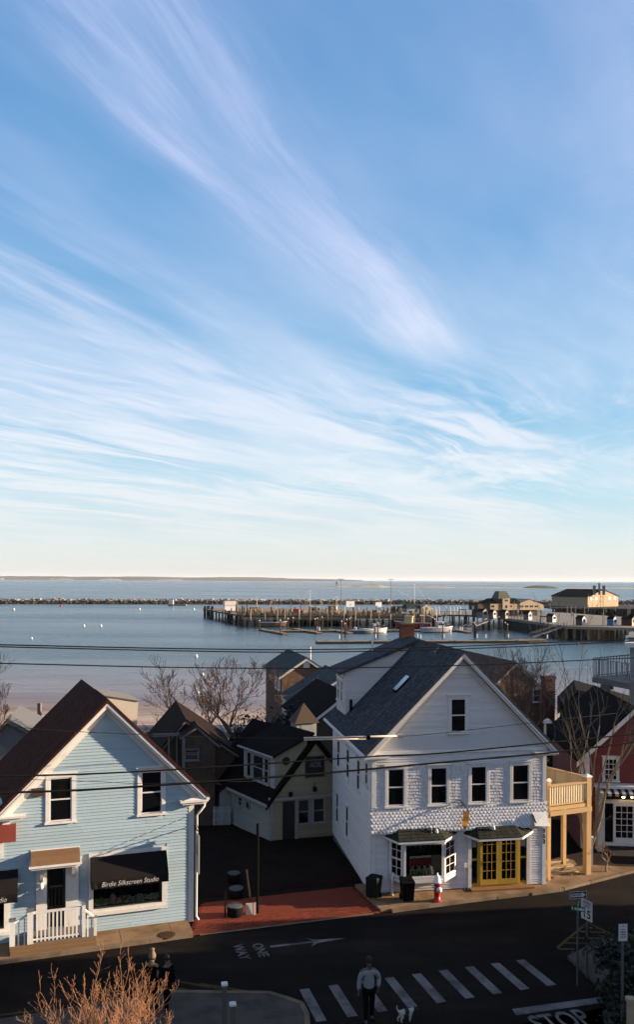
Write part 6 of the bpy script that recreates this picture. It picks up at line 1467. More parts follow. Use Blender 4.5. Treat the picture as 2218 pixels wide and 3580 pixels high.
obj('gable_roof', MB().hexa([(gp[0], -.3, gp[1]), (gr + .1, -.3, FL.z(1896, 2114)), (gr + .1, 8.2, FL.z(1896, 2114)), (gp[0], 8.2, gp[1]), (gp[0], -.3, gp[1] + .15), (gr + .1, -.3, FL.z(1896, 2112)), (gr + .1, 8.2, FL.z(1896, 2112)), (gp[0], 8.2, gp[1] + .15)]), roof_brown, lodge)
obj('side_block', MB().box(-4.2, 0, .6, 6, z0, z1 - .1), dk_sh, lodge); obj('side_roof', MB().box(-4.4, .1, .4, 6.2, z1 - .1, z1 + .08), roof_dark, lodge)
t0, t1 = FL.u(1757, 2110), FL.u(1782, 2110); tz = FL.z(1770, 2090)
obj('tower', MB().box(t0, t1, -.4, 3, z0, tz), tan_sh, lodge)
obj('tower_roof', MB().hexa([(t0 - 1.7, -.5, tz - .3), (t1 + .1, -.5, tz - .05), (t1 + .1, 3.6, tz - .05), (t0 - 1.7, 3.6, tz - .3), (t0 - .9, .4, tz + 2.1), (t1 - .8, .4, tz + 2.1), (t1 - .8, 2.6, tz + 2.1), (t0 - .9, 2.6, tz + 2.1)]), mat('green_grey_mansard', (.11, .115, .08), .9, .25, 1.5), lodge)
obj('tower_side', MB().box(t0 - 1.6, t0, .3, 3.4, z1 - .2, tz - .1), dk_sh, lodge)
wm = MB().box(-.30, .30, -.06, .0, -.42, .42).mesh('window', glass_dk); wf = MB().box(-.38, .38, -.04, .01, -.50, .50).mesh('window_frame', mat('white_window_trim', (.6, .56, .5), .6))
def far_win(par, u, z, y=0, s=1.0):
    o = inst('window', wf, par, (u, y, z), (0, 0, 0), (s, 1, s)); inst('pane', wm, o)
for px in (1723, 1728, 1749, 1755, 1784, 1790, 1822, 1828, 1839, 1845, 1856, 1862, 1873, 1879): far_win(lodge, FL.u(px, 2120), FL.z(px, 2119.5), -.25 if px > 1815 else 0, .75)
for px in (1767, 1773): far_win(lodge, FL.u(px, 2100), FL.z(px, 2099), -.4, .7)
far_win(lodge, FL.u(1770, 2121), FL.z(1770, 2121), -.4, 1.1)
for px in list(range(1725, 1905, 17)): u = FL.u(px, 2140); obj('ground_post', MB().box(u - .12, u + .12, .1, .3, 0, z0), dk_sh, lodge)
obj('ground_wall', MB().box(-3, uR - .5, 2.5, 6, 0, z0), dk_sh, lodge)
FWH = Frame(*at(2057, 2122, 366)[:2], DZ - .1, 38)
wh = house('pier_warehouse', 'large weathered warehouse with sunlit gable on its own far pier', FWH, 'building')
ww = FWH.u(2164, 2110); we = FWH.z(2057, 2085); wp = FWH.z(2108, 2062)
obj('wall', MB().prism([(0, 0), (ww, 0), (ww, we), (ww / 2, wp), (0, we)], 0, 19), mat('sun_bleached_board', (.50, .38, .25), .85, .22, .35, .3, 3), wh)
g = MB(); roof_half(g, ww / 2, wp + .25, -.5, we, -.3, 19.3, .25); obj('roof_slope', g, roof_dark, wh); g = MB(); roof_half(g, ww / 2, wp + .25, ww + .5, we, -.3, 19.3, .25); obj('roof_slope', g, roof_brown, wh)
for px in (2069, 2087, 2134, 2152): far_win(wh, FWH.u(px, 2093), FWH.z(px, 2092), 0, 1.2)
for z_, h_ in ((FWH.z(2105, 2080), 2.2), (FWH.z(2107, 2096), 2.4), (FWH.z(2100, 2113), 2.6)):
    u = FWH.u(2106, 2095); f = MB(); f.box(u - 1.2, u - 1.0, -.08, 0, z_ - h_ / 2, z_ + h_ / 2); f.box(u + 1.0, u + 1.2, -.08, 0, z_ - h_ / 2, z_ + h_ / 2); f.box(u - 1.2, u + 1.2, -.09, 0, z_ + h_ / 2, z_ + h_ / 2 + .2); obj('loft_door', f, mat('brown_door_trim', (.22, .13, .08), .8), wh)
for k in range(5): obj('wall_board', MB().box(.1, ww - .1, -.05, .0, .9 + k * 1.15, .96 + k * 1.15), mat('bleached_batten', (.40, .29, .18), .8), wh)
for px, w, zt in ((2080, .5, 2047), (2097, .3, 2038), (2113, .5, 2047)):
    p = at(px, 2070, 368); o = obj('chimney', MB().box(-w, w, -w, w, 6.5, at(px, zt, 368).z), grey_cedar, wh); o.matrix_world = wh.matrix_world.inverted() @ Matrix.Translation((p.x, p.y, 0)) if False else FWH.M.inverted() @ Matrix.Translation((p.x, p.y, 0))
for px in (1985, 2010, 2025): u = 0
wpr = thing('warehouse_pier', 'dark far pier on piles under the warehouse', 'pier', (0, 0, 0))
p0, p1 = at(1945, 2150, 352), at(2360, 2150, 346)
obj('deck', MB().slab([(p0.x, p0.y), (p1.x, p1.y), (p1.x, 398), (p0.x, 398)], DZ - .7, DZ - .1), pile_wood, wpr)
for x, y in line((p0.x, p0.y), (p1.x, p1.y), 40): pile(wpr, x, y, DZ - .2, .35)
for x, y in line((p0.x, p0.y + 4), (p1.x, p1.y + 4), 30): pile(wpr, x, y, DZ - .2, .4)
obj('fender_wall', MB().box(p0.x + 1, p1.x, 356, 357, -3, DZ - .3), pile_wood, wpr)
def kiosk(px0, px1, py, Y, h, wall, front, label, rz=34):
    p = at(px0, py, Y); t = thing('wharf_kiosk', label, 'kiosk', (p.x, p.y, DZ), R(rz), 'small gabled kiosks along the wharf')
    w = (px1 - px0) / 2900 * Y / math.cos(R(rz)) * .95; d = w * 1.35; eh = h * .72
    obj('wall', MB().prism([(0, 0), (w, 0), (w, eh), (w / 2, h), (0, eh)], .05, d), wall, t)
    f = obj('front', MB().prism([(0, 0), (w, 0), (w, eh), (w / 2, h), (0, eh)], 0, .05), front, t)
    obj('window', MB().box(w * .22, w * .46, -.04, .01, h * .36, h * .66), glass_dk, f); obj('window', MB().box(w * .54, w * .78, -.04, .01, h * .36, h * .66), glass_dk, f)
    obj('trim', MB().bar((-.1, -.06, eh - .05), (w / 2, -.06, h + .05), .1, .12).bar((w + .1, -.06, eh - .05), (w / 2, -.06, h + .05), .1, .12).box(0, .1, -.05, 0, 0, eh).box(w - .1, w, -.05, 0, 0, eh), white, f)
    for s in (0, 1):
        ue = -.15 if s == 0 else w + .15; g = MB(); roof_half(g, w / 2, h + .1, ue, eh - .03, -.12, d + .1, .08); obj('roof_slope', g, roof_dark, t)
kg = mat('grey_kiosk_wall', (.15, .15, .14), .85); kb = mat('brown_kiosk_wall', (.10, .065, .05), .85); kbl = mat('bright_blue_kiosk', (.03, .16, .38), .6, .08); kt = mat('tan_kiosk_front', (.5, .42, .32), .8)
kiosk(1690, 1711, 2157, 252, 2.7, kg, kt, 'grey sided kiosk with tan lit front, leftmost on the wharf')
kiosk(1726, 1740, 2159, 252, 2.5, kg, white, 'narrow kiosk with white front, second from the left')
kiosk(1769, 1785, 2161, 249, 2.6, kb, kt, 'brown kiosk with a gabled porch front below the lodge tower')
kiosk(1850, 1865, 2166, 240, 2.6, kg, white, 'kiosk with bright white front under the lodge gable')
kiosk(1934, 1952, 2175, 228, 2.3, kg, white, 'kiosk with flat looking white front above the gangway top')
kiosk(2038, 2056, 2189, 212, 2.5, kb, white, 'dark brown kiosk with white trimmed gable at the wharf corner')
kiosk(2147, 2164, 2190, 211, 2.5, kbl, mat('white_blue_front', (.55, .62, .66), .6), 'bright blue kiosk with white trimmed front at right')
kiosk(2212, 2240, 2191, 211, 2.5, kb, kt, 'brown kiosk cut by the right edge')
# shed with green roof, tan gable; arches; poles; trucks
FG = Frame(*at(1424, 2140, 279)[:2], DZ, 22)
sh_ = house('green_roofed_shed', 'grey shed with dark green roof and tan gable on the wharf', FG, 'shed')
uw = 5.0; obj('wall', MB().prism([(0, 0), (4.6, 0), (4.6, 2.2), (2.3, 3.6), (0, 2.2)], 0, 6).M if False else MB().box(0, 5.2, 0, 4, 0, 1.9), mat('blue_grey_shed_wall', (.30, .34, .37), .8), sh_)
obj('roof_slope', MB().hexa([(-.2, -.3, 1.9), (5.4, -.3, 1.9), (5.4, 4.2, 1.9), (-.2, 4.2, 1.9), (.3, 1.8, 3.4), (5.4, 1.8, 3.4), (5.4, 2.2, 3.4), (.3, 2.2, 3.4)]), mat('dark_green_roof', (.015, .035, .03), .8), sh_)
obj('gable_wall', MB().prism([(5.2, 0), (9.4, 0), (9.4, 1.8), (7.2, 3.2), (5.2, 2.0)], -.6, 4), mat('tan_board_gable', (.42, .36, .28), .85), sh_)
obj('round_window', MB(Matrix.Translation((7.2, -.62, 1.8))).poly([(.5 * math.cos(R(36 * k)), 0, .5 * math.sin(R(36 * k))) for k in range(10)]), dk_sh, sh_)
p = at(1400, 2125, 285); t = thing('small_hut', 'small dark hut with a white arched front left of the green roofed shed', 'hut', (p.x, p.y, DZ), .2)
obj('wall', MB().box(-2.5, 1, 0, 3, 0, 2.4), dk_sh, t); obj('front', MB().prism([(-.6, 0), (.9, 0), (.9, 1.6), (.15, 2.4), (-.6, 1.6)], -.1, 0), kt, t)
for k, px in enumerate((1526, 1538, 1564, 1577, 1590, 1602, 1612)):
    p = at(px, 2143, 272 + k); o = obj('light_arch', MB().tube([(0, 0, 0), (0, 0, 2.0), (-.15, 0, 2.5), (-.6, .2, 2.85), (-1.6, .6, 3.1)], .10, 6), white); o.location = (p.x, p.y, DZ); tag(o, f'white bent pole beside the shed, {ordn[k]} from the left in the row', 'pole', 'white bent poles in a row on the wharf')
def pole(px, y0, y1, Y, label, r=.10, m=None):
    p = at(px, y1, Y); o = obj('wharf_pole', MB().tube([(0, 0, 0), (0, 0, at(px, y0, Y).z - p.z)], [r, r * .8], 6), m or grey_cedar); o.location = p; return tag(o, label, 'pole', 'poles along the wharf')
pl_ = [(1799, 2102, 2172, 245), (1813, 2125, 2165, 250), (1898, 2138, 2168, 245), (1905, 2140, 2168, 240), (1926, 2108, 2140, 262), (1985, 2117, 2155, 240), (1999, 2114, 2175, 228), (2014, 2114, 2145, 255), (2046, 2121, 2152, 244), (2059, 2116, 2138, 262), (2112, 2124, 2192, 209), (2121, 2118, 2140, 262), (2153, 2120, 2136, 262), (2197, 2128, 2172, 226), (2204, 2120, 2145, 250), (2008, 2145, 2186, 212), (2110, 2142, 2193, 208), (2117, 2150, 2194, 207), (1465, 2140, 2190, 255), (1476, 2140, 2190, 255), (1556, 2140, 2160, 268), (1565, 2105, 2165, 266)]
for k, a in enumerate(pl_): pole(*a, f'thin pale pole standing on the town wharf, {("first","second","third","fourth","fifth","sixth","seventh","eighth","ninth","tenth","eleventh","twelfth","thirteenth","fourteenth","fifteenth","sixteenth","seventeenth","eighteenth","nineteenth","twentieth","twenty first","twenty second")[sorted(x[0] for x in pl_).index(a[0])]} from the left')
for px, py, Y, lab in ((1655, 2125, 262, 'white banner on a pole left of the lodge'), (1813, 2135, 250, 'white lantern sign on a pole in front of the lodge'), (2003, 2148, 228, 'white banner on a pole below the warehouse')):
    p = at(px, py, Y); t = thing('pole_banner', lab, 'banner', (p.x, p.y, 0)); obj('cloth', MB().box(-.3, .3, -.02, .02, p.z - .5, p.z + .6), cap_m, t); obj('pole', MB().tube([(-.32, 0, DZ), (-.32, 0, p.z + .8)], .04, 5), steel, t)
def truck(px, py, Y, rz, label, body):
    p = at(px, py, Y); t = thing('pickup_truck', label, 'truck', (p.x, p.y, DZ), R(rz))
    obj('body', MB().box(-2.6, 2.5, -.9, .9, .45, 1.05), body, t); c = obj('cab', MB().hexa([(-.6, -.85, 1.05), (1.3, -.85, 1.05), (1.3, .85, 1.05), (-.6, .85, 1.05), (-.4, -.75, 1.75), (.7, -.75, 1.75), (.7, .75, 1.75), (-.4, .75, 1.75)]), body, t)
    obj('window', MB().box(-.3, .6, -.86, -.80, 1.15, 1.62), glass_dk, c)
    for x in (-1.7, 1.6):
        for s in (-1, 1): w_ = obj('wheel', MB(Matrix.Translation((x, s * .85, .4)) @ Matrix.Rotation(R(90), 4, 'X')).lathe([(.1, -.12), (.4, -.12), (.4, .12), (.1, .12)], (0, 0, 0), 10), black_pl, t)
truck(1432, 2150, 266, 8, 'white pickup truck parked in front of the green roofed shed', hull_w); truck(1330, 2131, 290, 175, 'white van like truck behind the fishing pier railing', hull_w)
# ------------------------------------------------------------------ trees and shrubs
def grow(rg, p, d, L, r, lev, maxlev, out, up=.12, spread=.55, nk=(2, 3), wig=.12, shrink=.72, tip=.004, ns=None):
    """one limb: a bent tapering line, then its forks"""
    n = 4; pts = [p.copy()]; q = p.copy(); dd = d.copy()
    for i in range(n):
        dd = (dd + Vector((rg.gauss(0, wig), rg.gauss(0, wig), rg.gauss(0, wig) + up * .35))).normalized()
        q = q + dd * (L / n); pts.append(q.copy())
    r1 = max(tip, r * .62)
    out[min(lev, 2)].append((pts, [r + (r1 - r) * i / n for i in range(n + 1)]))
    if lev >= maxlev: return
    k = rg.randint(*nk)
    for i in range(k):
        ax = Vector((rg.gauss(0, 1), rg.gauss(0, 1), rg.gauss(0, .6))); ax = (ax - dd * ax.dot(dd)).normalized()
        s = spread * rg.uniform(.5, 1.25); nd = (dd + ax * s + Vector((0, 0, up))).normalized()
        grow(rg, q, nd, L * shrink * rg.uniform(.75, 1.15), r1 * rg.uniform(.75, .95), lev + 1, maxlev, out, up, spread, nk, wig, shrink, tip, ns)
    for i in range(ns if ns else (1 if lev < maxlev - 1 else 2)):                 # side shoots along the limb
        j = rg.randint(1, n - 1); ax = Vector((rg.gauss(0, 1), rg.gauss(0, 1), rg.gauss(0, .5))).normalized()
        nd = (dd * .6 + ax * .8 + Vector((0, 0, up))).normalized()
        grow(rg, pts[j], nd, L * shrink * rg.uniform(.5, .8), r1 * .6, min(lev + 2, maxlev), maxlev, out, up, spread, nk, wig, shrink, tip, ns)
def bare_tree(label, base, stems, seed, m, mt=None, maxlev=5, name='bare_tree', cat='tree', sides=(7, 5, 3), **kw):
    """stems: (direction, length, radius)"""
    rg = random.Random(seed); out = ([], [], [])
    t = thing(name, label, cat, base)
    for off, d, L, r in stems: grow(rg, Vector(off), Vector(d).normalized(), L, r, 0, maxlev, out, **kw)
    for k, nm in enumerate(('trunk', 'limbs', 'crown')):
        g = MB()
        for pts, rr in out[k]: g.tube(pts, rr, sides[k], cap=False)
        if g.v: obj(nm, g, (mt or m) if k == 2 else m, t, k < 2)
    return t
twig_br = mat('reddish_twigs', (.26, .165, .115), .9, .25, 5, per=.1)
# wide bare tree in the yard by the beach
p = at(812, 2640, 58)
bare_tree('wide bare tree by the beach in front of the pale shallows', (p.x, p.y, -.9), [((0, 0, 0), (.22, 0, 1), 2.5, .19), ((-.4, 0, 0), (-.5, .1, 1), 2.5, .15), ((.3, .2, 0), (.75, .1, .9), 2.4, .14), ((-.6, .3, 0), (-.9, 0, .85), 2.1, .12), ((.1, 0, .3), (-.1, .1, 1), 2.6, .13)], 11, bark, twig_br, 6, up=.13, spread=.72, nk=(2, 3), wig=.13, shrink=.76, tip=.013)
p = at(-225, 2600, 50)
bare_tree('reddish bare tree reaching in from the left edge over the water', (p.x, p.y, -.6), [((0, 0, 0), (.1, 0, 1), 2.9, .18), ((.2, 0, .4), (.5, 0, 1), 2.4, .13), ((.3, 0, 1), (.8, -.1, 1), 2.0, .10), ((0, 0, 1.2), (.3, .2, 1), 2.3, .11)], 5, twig_br, twig_br, 6, up=.16, spread=.6, shrink=.77, tip=.012)
p = at(1815, 2520, 54)
bare_tree('rounded bare tree standing before the brown roofed house', (p.x, p.y, -.6), [((0, 0, 0), (0, 0, 1), 2.5, .16), ((.1, 0, .3), (.30, 0, 1), 2.4, .12), ((-.1, 0, .3), (-.28, .2, 1), 2.3, .12), ((0, .1, .5), (.1, .2, 1), 2.3, .10)], 23, bark, twig_br, 6, up=.18, spread=.58, shrink=.76, tip=.010)
bare_tree('many stemmed pale bare tree behind the new pine deck', (12.2, 37.2, 0), [((0, 0, 0), (-.03, .02, 1), 3.7, .085), ((.1, .1, 0), (.16, .1, 1), 3.6, .078), ((-.1, 0, .2), (-.16, .1, 1), 3.5, .066), ((.1, -.1, .5), (.30, -.05, 1), 3.3, .07), ((.05, .1, .8), (.05, .15, 1), 3.2, .06), ((.2, .1, 1.0), (.45, 0, 1), 3.0, .055), ((-.05, .1, .8), (-.25, .15, 1), 3.1, .05)], 31, bark_pale, bark_pale, 5, up=.26, spread=.42, nk=(1, 2), wig=.10, shrink=.72, tip=.008)
# the twiggy tree top in the lower left corner
rg_ = random.Random(77)
st_ = []
for k_ in range(40):
    a_ = k_ * 2.4; r_ = .16 + .62 * math.sqrt((k_ + .5) / 40)
    st_.append(((.3 * r_ * math.cos(a_), .3 * r_ * math.sin(a_), 2.5 + .35 * rg_.random()), (r_ * math.cos(a_) * 1.15, r_ * math.sin(a_), 1.0), rg_.uniform(.85, 1.2) * (1.15 - .40 * r_), .016))
bare_tree('orange brown twiggy tree top sunlit in the lower left corner', (-3.85, 15.2, .27), [((0, 0, 0), (0, 0, 1), 2.2, .10)] + st_, 4, bark_or, bark_or, 4, 'twiggy_tree', 'tree', (7, 5, 4), up=.22, spread=.62, nk=(1, 2), wig=.09, shrink=.60, tip=.0030, ns=4)
def leafy(name, label, c, rad, n, m, size=.10, seed=1, cat='shrub', rz=0, trunk=True):
    """evergreen mass: leaf-sized faces in clumps through a lumpy volume, on short stems"""
    rg = random.Random(seed); t = thing(name, label, cat, (c[0], c[1], c[2])); g = MB()
    cl = [(Vector((rg.gauss(0, .45) * rad[0], rg.gauss(0, .45) * rad[1], abs(rg.gauss(.5, .35)) * rad[2])), rg.uniform(.18, .42)) for _ in range(40)]
    for i in range(int(n * 1.4)):
        q, s = cl[rg.randrange(len(cl))]; s *= min(rad)
        v = q + Vector((rg.gauss(0, s), rg.gauss(0, s), rg.gauss(0, s * .8)))
        if v.z < 0: v.z = -v.z * .5
        a = Vector((rg.gauss(0, 1), rg.gauss(0, 1), rg.gauss(0, 1))).normalized() * size * 1.5 * rg.uniform(.5, 1.2); b = a.cross(Vector((rg.gauss(0, 1), rg.gauss(0, 1), rg.gauss(0, 1)))).normalized() * size * 1.6 * rg.uniform(.3, .6)
        g.add([v - a, v + b, v + a, v - b], [(0, 1, 2, 3)])
    o = obj('foliage', g, m, t); stuff(o)
    g = MB()
    for k in range(7): q = cl[k][0]; g.tube([(q.x * .2, q.y * .2, -.3), tuple(q * .6), tuple(q)], [.05, .03, .012], 5)
    obj('stems', g, bark, t); return t
leaf_br = mat('winter_brown_leaf', (.045, .032, .018), .8, .4, 1.2, per=.1); leaf_mid = mat('dull_green_leaf', (.028, .036, .018), .8, .45, 1.2, per=.1)
p = at(905, 2590, 55); leafy('evergreen_shrub', 'wide dark evergreen shrub beside the wide bare tree', (p.x, p.y, -.7), (2.2, 1.5, 2.6), 5200, leaf_dk, .10, 2)
p = at(1000, 2560, 57); leafy('evergreen_shrub', 'dark evergreen behind the cream cottage roof', (p.x, p.y, -.7), (1.8, 1.4, 2.9), 4200, leaf_dk, .10, 3)
p = at(790, 2690, 50); leafy('evergreen_shrub', 'dark shrub in the shade left of the cream cottage', (p.x, p.y, -.6), (1.3, 1.0, 2.0), 3200, leaf_dk, .09, 4)
for k, (px, py, Y, r, h, lab) in enumerate(((1880, 2560, 50, 1.7, 2.6, 'dark ivy covered shrub under the white framed gable window'), (1960, 2540, 47, 1.6, 2.8, 'dark shrub between the brown roofed house and the red house'), (2060, 2520, 52, 2.0, 2.7, 'dark shrub behind the many stemmed bare tree'), (2150, 2530, 50, 1.8, 2.4, 'dark shrub below the grey balcony'), (1800, 2450, 53, 1.6, 2.8, 'brown leaved shrub at the foot of the rounded bare tree'))):
    p = at(px, py, Y); leafy('shrub', lab, (p.x, p.y, -.6), (r, 1.2, h), 3600, leaf_dk if k % 2 else leaf_mid, .10, 20 + k)
p = at(530, 2520, 66); leafy('beach_grass_tuft', 'tuft of tan dry grass on the beach behind the blue house roof', (p.x, p.y, -.8), (.8, .6, .9), 1500, mat('dry_grass_blade', (.42, .25, .11), .9, .3, 2), .09, 9, 'grass')
p = gnd(2100, 3470); leafy('hedge', 'dark clipped hedge along the corner pavement at lower right', (9.75, 24.6, .1), (1.2, .9, 1.3), 5200, leaf_dk, .07, 14, 'hedge')
leafy('hedge', 'dark hedge nearest the lower right corner below the parking sign', (9.2, 22.6, .1), (.95, .8, 1.2), 4200, leaf_dk, .07, 15, 'hedge')
# driftwood-like dried plant by the red house
p = gnd(2122, 3056); t = bare_tree('pale twisted dried plant standing in front of the red house terrace', (p.x, p.y, .1), [((0, 0, 0), (-.1, 0, 1), .42, .05), ((0, 0, .35), (.35, 0, 1), .40, .035), ((0, 0, .4), (-.3, 0, 1), .40, .03)], 8, bark_pale, bark_or, 3, 'dried_plant', 'plant', up=.25, spread=.7, wig=.3, shrink=.7, tip=.008)

# ------------------------------------------------------------------ overhead cables
def cable(label, pts, r, sag=0.0, m=None, name='overhead_cable', group=None):
    P = [at(*q) for q in pts]; n = 14; out = []
    # smooth line through the measured points, carried on past both edges of the frame
    P = [P[0] + (P[0] - P[1])] + P + [P[-1] + (P[-1] - P[-2])]
    for i in range(1, len(P) - 2):
        for k in range(n):
            t = k / n; a, b, c, d = P[i - 1], P[i], P[i + 1], P[i + 2]
            out.append(.5 * ((2 * b) + (c - a) * t + (2 * a - 5 * b + 4 * c - d) * t * t + (3 * b - a - 3 * c + d) * t ** 3))
    out = [P[0]] + out + [P[-2], P[-1]]
    return tag(obj(name, MB().tube(out, r, 6), m or rubber, None, True), label, 'cable', group)
YL = lambda px, y0=21.0, y1=27.5: y0 + (y1 - y0) * px / 2218.0
def cb(label, pts, r, **k): return cable(label, [(x, y, YL(x, *k.get('yy', (21.0, 27.5)))) for x, y in pts], r)
cb('upper of the close pair of cables crossing the harbour water', [(0, 2254), (600, 2267), (1100, 2271), (1650, 2258), (2218, 2232)], .017)
cb('lower of the close pair of cables crossing the harbour water', [(0, 2261), (600, 2275), (1100, 2280), (1650, 2267), (2218, 2242)], .016)
cb('single cable below the close pair, passing the white house roof', [(0, 2319), (600, 2333), (1100, 2336), (1650, 2325), (2218, 2300)], .016)
cb('thick cable crossing the upper windows of the blue house', [(0, 2714), (350, 2704), (760, 2681), (1250, 2648), (1530, 2634), (1950, 2594), (2218, 2566)], .023)
cb('thickest lowest cable crossing both house fronts', [(0, 2772), (320, 2760), (760, 2731), (1120, 2704), (1530, 2667), (1950, 2629), (2218, 2594)], .030)
cb('thin wire between the two thick cables on the blue house', [(0, 2722), (350, 2733), (480, 2739), (700, 2735)], .007)
cable('thin wavy service wire leading to the white house gable', [(0, 2538, 24), (240, 2556, 25.5), (540, 2570, 28), (760, 2577, 29.5), (1063, 2581, 30.6), (1400, 2574, 31.3), (1560, 2561, 32), (1870, 2526, 33.3)], .010)
gt = thing('cable_guard', 'pale yellow plastic guard tube on the service wire before the white house', 'cable guard')
a, b = at(1063, 2583, 30.55), at(1400, 2575, 31.25)
pl_m = mat('sunlit_cream_plastic', (.72, .58, .44), .5, .08, 2)
obj('tube', MB().tube([a + Vector((0, 0, .03)), a.lerp(b, .66) + Vector((0, 0, .02)), b + Vector((0, 0, .03))], .036, 8), pl_m, gt, True); obj('lower_tube', MB().tube([a - Vector((0, 0, .04)), a.lerp(b, .66) - Vector((0, 0, .05))], .024, 8), pl_m, gt, True); obj('clamp', MB().cbox(a.lerp(b, .665), (.14, .1, .16)), black_pl, gt); obj('end_box', MB().cbox(b, (.2, .1, .13)), pl_m, gt)

# ------------------------------------------------------------------ street things
def at_g(px, py, z=0.0): return gnd(px, py, z)
# hydrant
q = at_g(1530, 3150, .1); hy = thing('fire_hydrant', 'red and white fire hydrant on the pavement by the bay window', 'fire hydrant', q, .3); s = 1.0
obj('barrel', MB().lathe([(.17, 0), (.17, .05), (.12, .06), (.125, .34), (.14, .36), (.14, .40), (.125, .42), (.125, .66), (.16, .67), (.16, .72)], (0, 0, 0), 16), hyd_red, hy, True)
obj('bonnet', MB().lathe([(.165, .72), (.165, .76), (.13, .80), (.12, .90), (.08, .98), (.035, 1.02), (.035, 1.08), (.02, 1.09)], (0, 0, 0), 16), hyd_white, hy, True)
g = MB(Matrix.Rotation(R(90), 4, 'X')); g.lathe([(.085, .10), (.085, .18), (.105, .18), (.105, .22), (.03, .235), (.03, .27)], (0, .50, 0), 12); obj('hose_cap', g, hyd_white, hy, True)
for sx in (-1, 1): g = MB(Matrix.Rotation(R(90 * sx), 4, 'Y')); g.lathe([(.055, .10), (.055, .17), (.07, .17), (.07, .2), (.02, .21)], (-.60 * sx if False else 0, 0, 0), 10); o = obj('side_cap', g, hyd_white, hy, True); o.location = (0, 0, .78 if sx > 0 else .58)
obj('base_flange', MB().lathe([(.2, 0), (.2, .04), (.17, .05)], (0, 0, 0), 14), hyd_red, hy)
# bins
def bin_(label, px, py, rz, tilt=0.0, h=.84, w=.49, sticker=True, m=None):
    q = at_g(px, py, .1); t = thing('wheeled_bin', label, 'bin', q, rz); t.rotation_euler.x = tilt
    m = m or black_pl
    obj('body', MB().hexa([(-w * .42, -w * .42, .06), (w * .42, -w * .42, .06), (w * .42, w * .45, .06), (-w * .42, w * .45, .06), (-w / 2, -w * .5, h * .9), (w / 2, -w * .5, h * .9), (w / 2, w * .55, h * .9), (-w / 2, w * .55, h * .9)]), m, t)
    obj('lid', MB().hexa([(-w * .54, -w * .56, h * .9), (w * .54, -w * .56, h * .9), (w * .54, w * .6, h * .9), (-w * .54, w * .6, h * .9), (-w * .46, -w * .46, h * .97), (w * .46, -w * .46, h * .97), (w * .46, w * .55, h * 1.02), (-w * .46, w * .55, h * 1.02)]), m, t)
    obj('handle', MB().tube([(-w * .4, w * .68, h * .92), (w * .4, w * .68, h * .92)], .02, 6), m, t)
    for sx in (-1, 1): obj('wheel', MB(Matrix.Translation((sx * w * .45, w * .42, .11)) @ Matrix.Rotation(R(90), 4, 'Y')).lathe([(.02, -.03), (.11, -.03), (.11, .03), (.02, .03)], (0, 0, 0), 10), black_pl, t)
    if sticker: obj('sticker', MB().box(w * .475, w * .485, -.12, .10, h * .42, h * .72), letter_w, t)
    return t
bin_('black wheeled bin with white sticker below the bay window', 1425, 3148, .15)
bin_('dark green wheeled bin leaning open at the alley corner of the white house', 1305, 3140, -.5, -.10, sticker=False, m=mat('dark_green_plastic', (.006, .010, .008), .6, .3, 4, spec=.08))
vp = thing('vent_elbow_pipe', 'pale vent pipe with elbow on the wall left of the black bin', 'pipe', at_g(1372, 3131, .1)); obj('riser', MB().tube([(0, 0, 0), (0, 0, .55), (.0, .0, .72), (.06, .10, .82), (.06, .35, .84)], .045, 8), white, vp, True); obj('base_sleeve', MB().tube([(0, 0, 0), (0, 0, .30)], .055, 8), mat('bright_sleeve', (.75, .72, .66), .5), vp, True)
# projecting items on the white house: lamps over the roofs, banner on its bracket, loose white board
bn = thing('hanging_banner', 'orange cloth banner hung from a dark bracket on the shingled front', 'banner', FW.o, FW.a)
bu, bzz = FW.fac(1630, 2866, -.5)
obj('cloth', MB().add([(bu - .12 + .02 * math.sin(k), -.5 + .03 * math.sin(k * 1.7 + j), bzz + .32 - .085 * k) if j == 0 else (bu + .13 - .015 * k * (1 if k > 5 else 0), -.5 + .03 * math.sin(k * 1.3 + 2), bzz + .32 - .085 * k) for k in range(9) for j in (0, 1)], [(2 * k, 2 * k + 1, 2 * k + 3, 2 * k + 2) for k in range(8)]), orange, bn, True)
a0 = FW.fac(1608, 2796, 0); a1 = FW.fac(1642, 2838, -.55)
g = MB(); g.tube([(a0[0], -.02, a0[1]), ((a0[0] + a1[0]) / 2, -.25, (a0[1] + a1[1]) / 2 + .05), (a1[0], -.55, a1[1])], .025, 6); g.tube([(a0[0], -.02, a0[1] - .2), ((a0[0] + a1[0]) / 2, -.27, (a0[1] + a1[1]) / 2)], .015, 5); obj('bracket', g, mat('dark_bronze', (.06, .035, .03), .5), bn)
wb = thing('white_board', 'loose pale grey board hung at the right corner of the shingled skirt', 'board', FW.o, FW.a)
c0_, c1_ = FW.fac(1868, 2843, -.3), FW.fac(1922, 2884, -.3)
obj('panel', MB().hexa([(c0_[0], -.42, c1_[1] + .02), (c1_[0] + .02, -.40, c1_[1] - .03), (c1_[0] + .02, -.37, c1_[1] - .03), (c0_[0], -.38, c1_[1]), (c0_[0] - .02, -.20, c0_[1]), (c1_[0] - .12, -.20, c0_[1] - .02), (c1_[0] - .12, -.16, c0_[1] - .02), (c0_[0] - .02, -.16, c0_[1])]), white, wb); obj('bracket', MB().bar((c0_[0] - .05, -.30, c0_[1] - .05), (c0_[0] + .12, -.36, c1_[1]), .05), black_pl, wb)
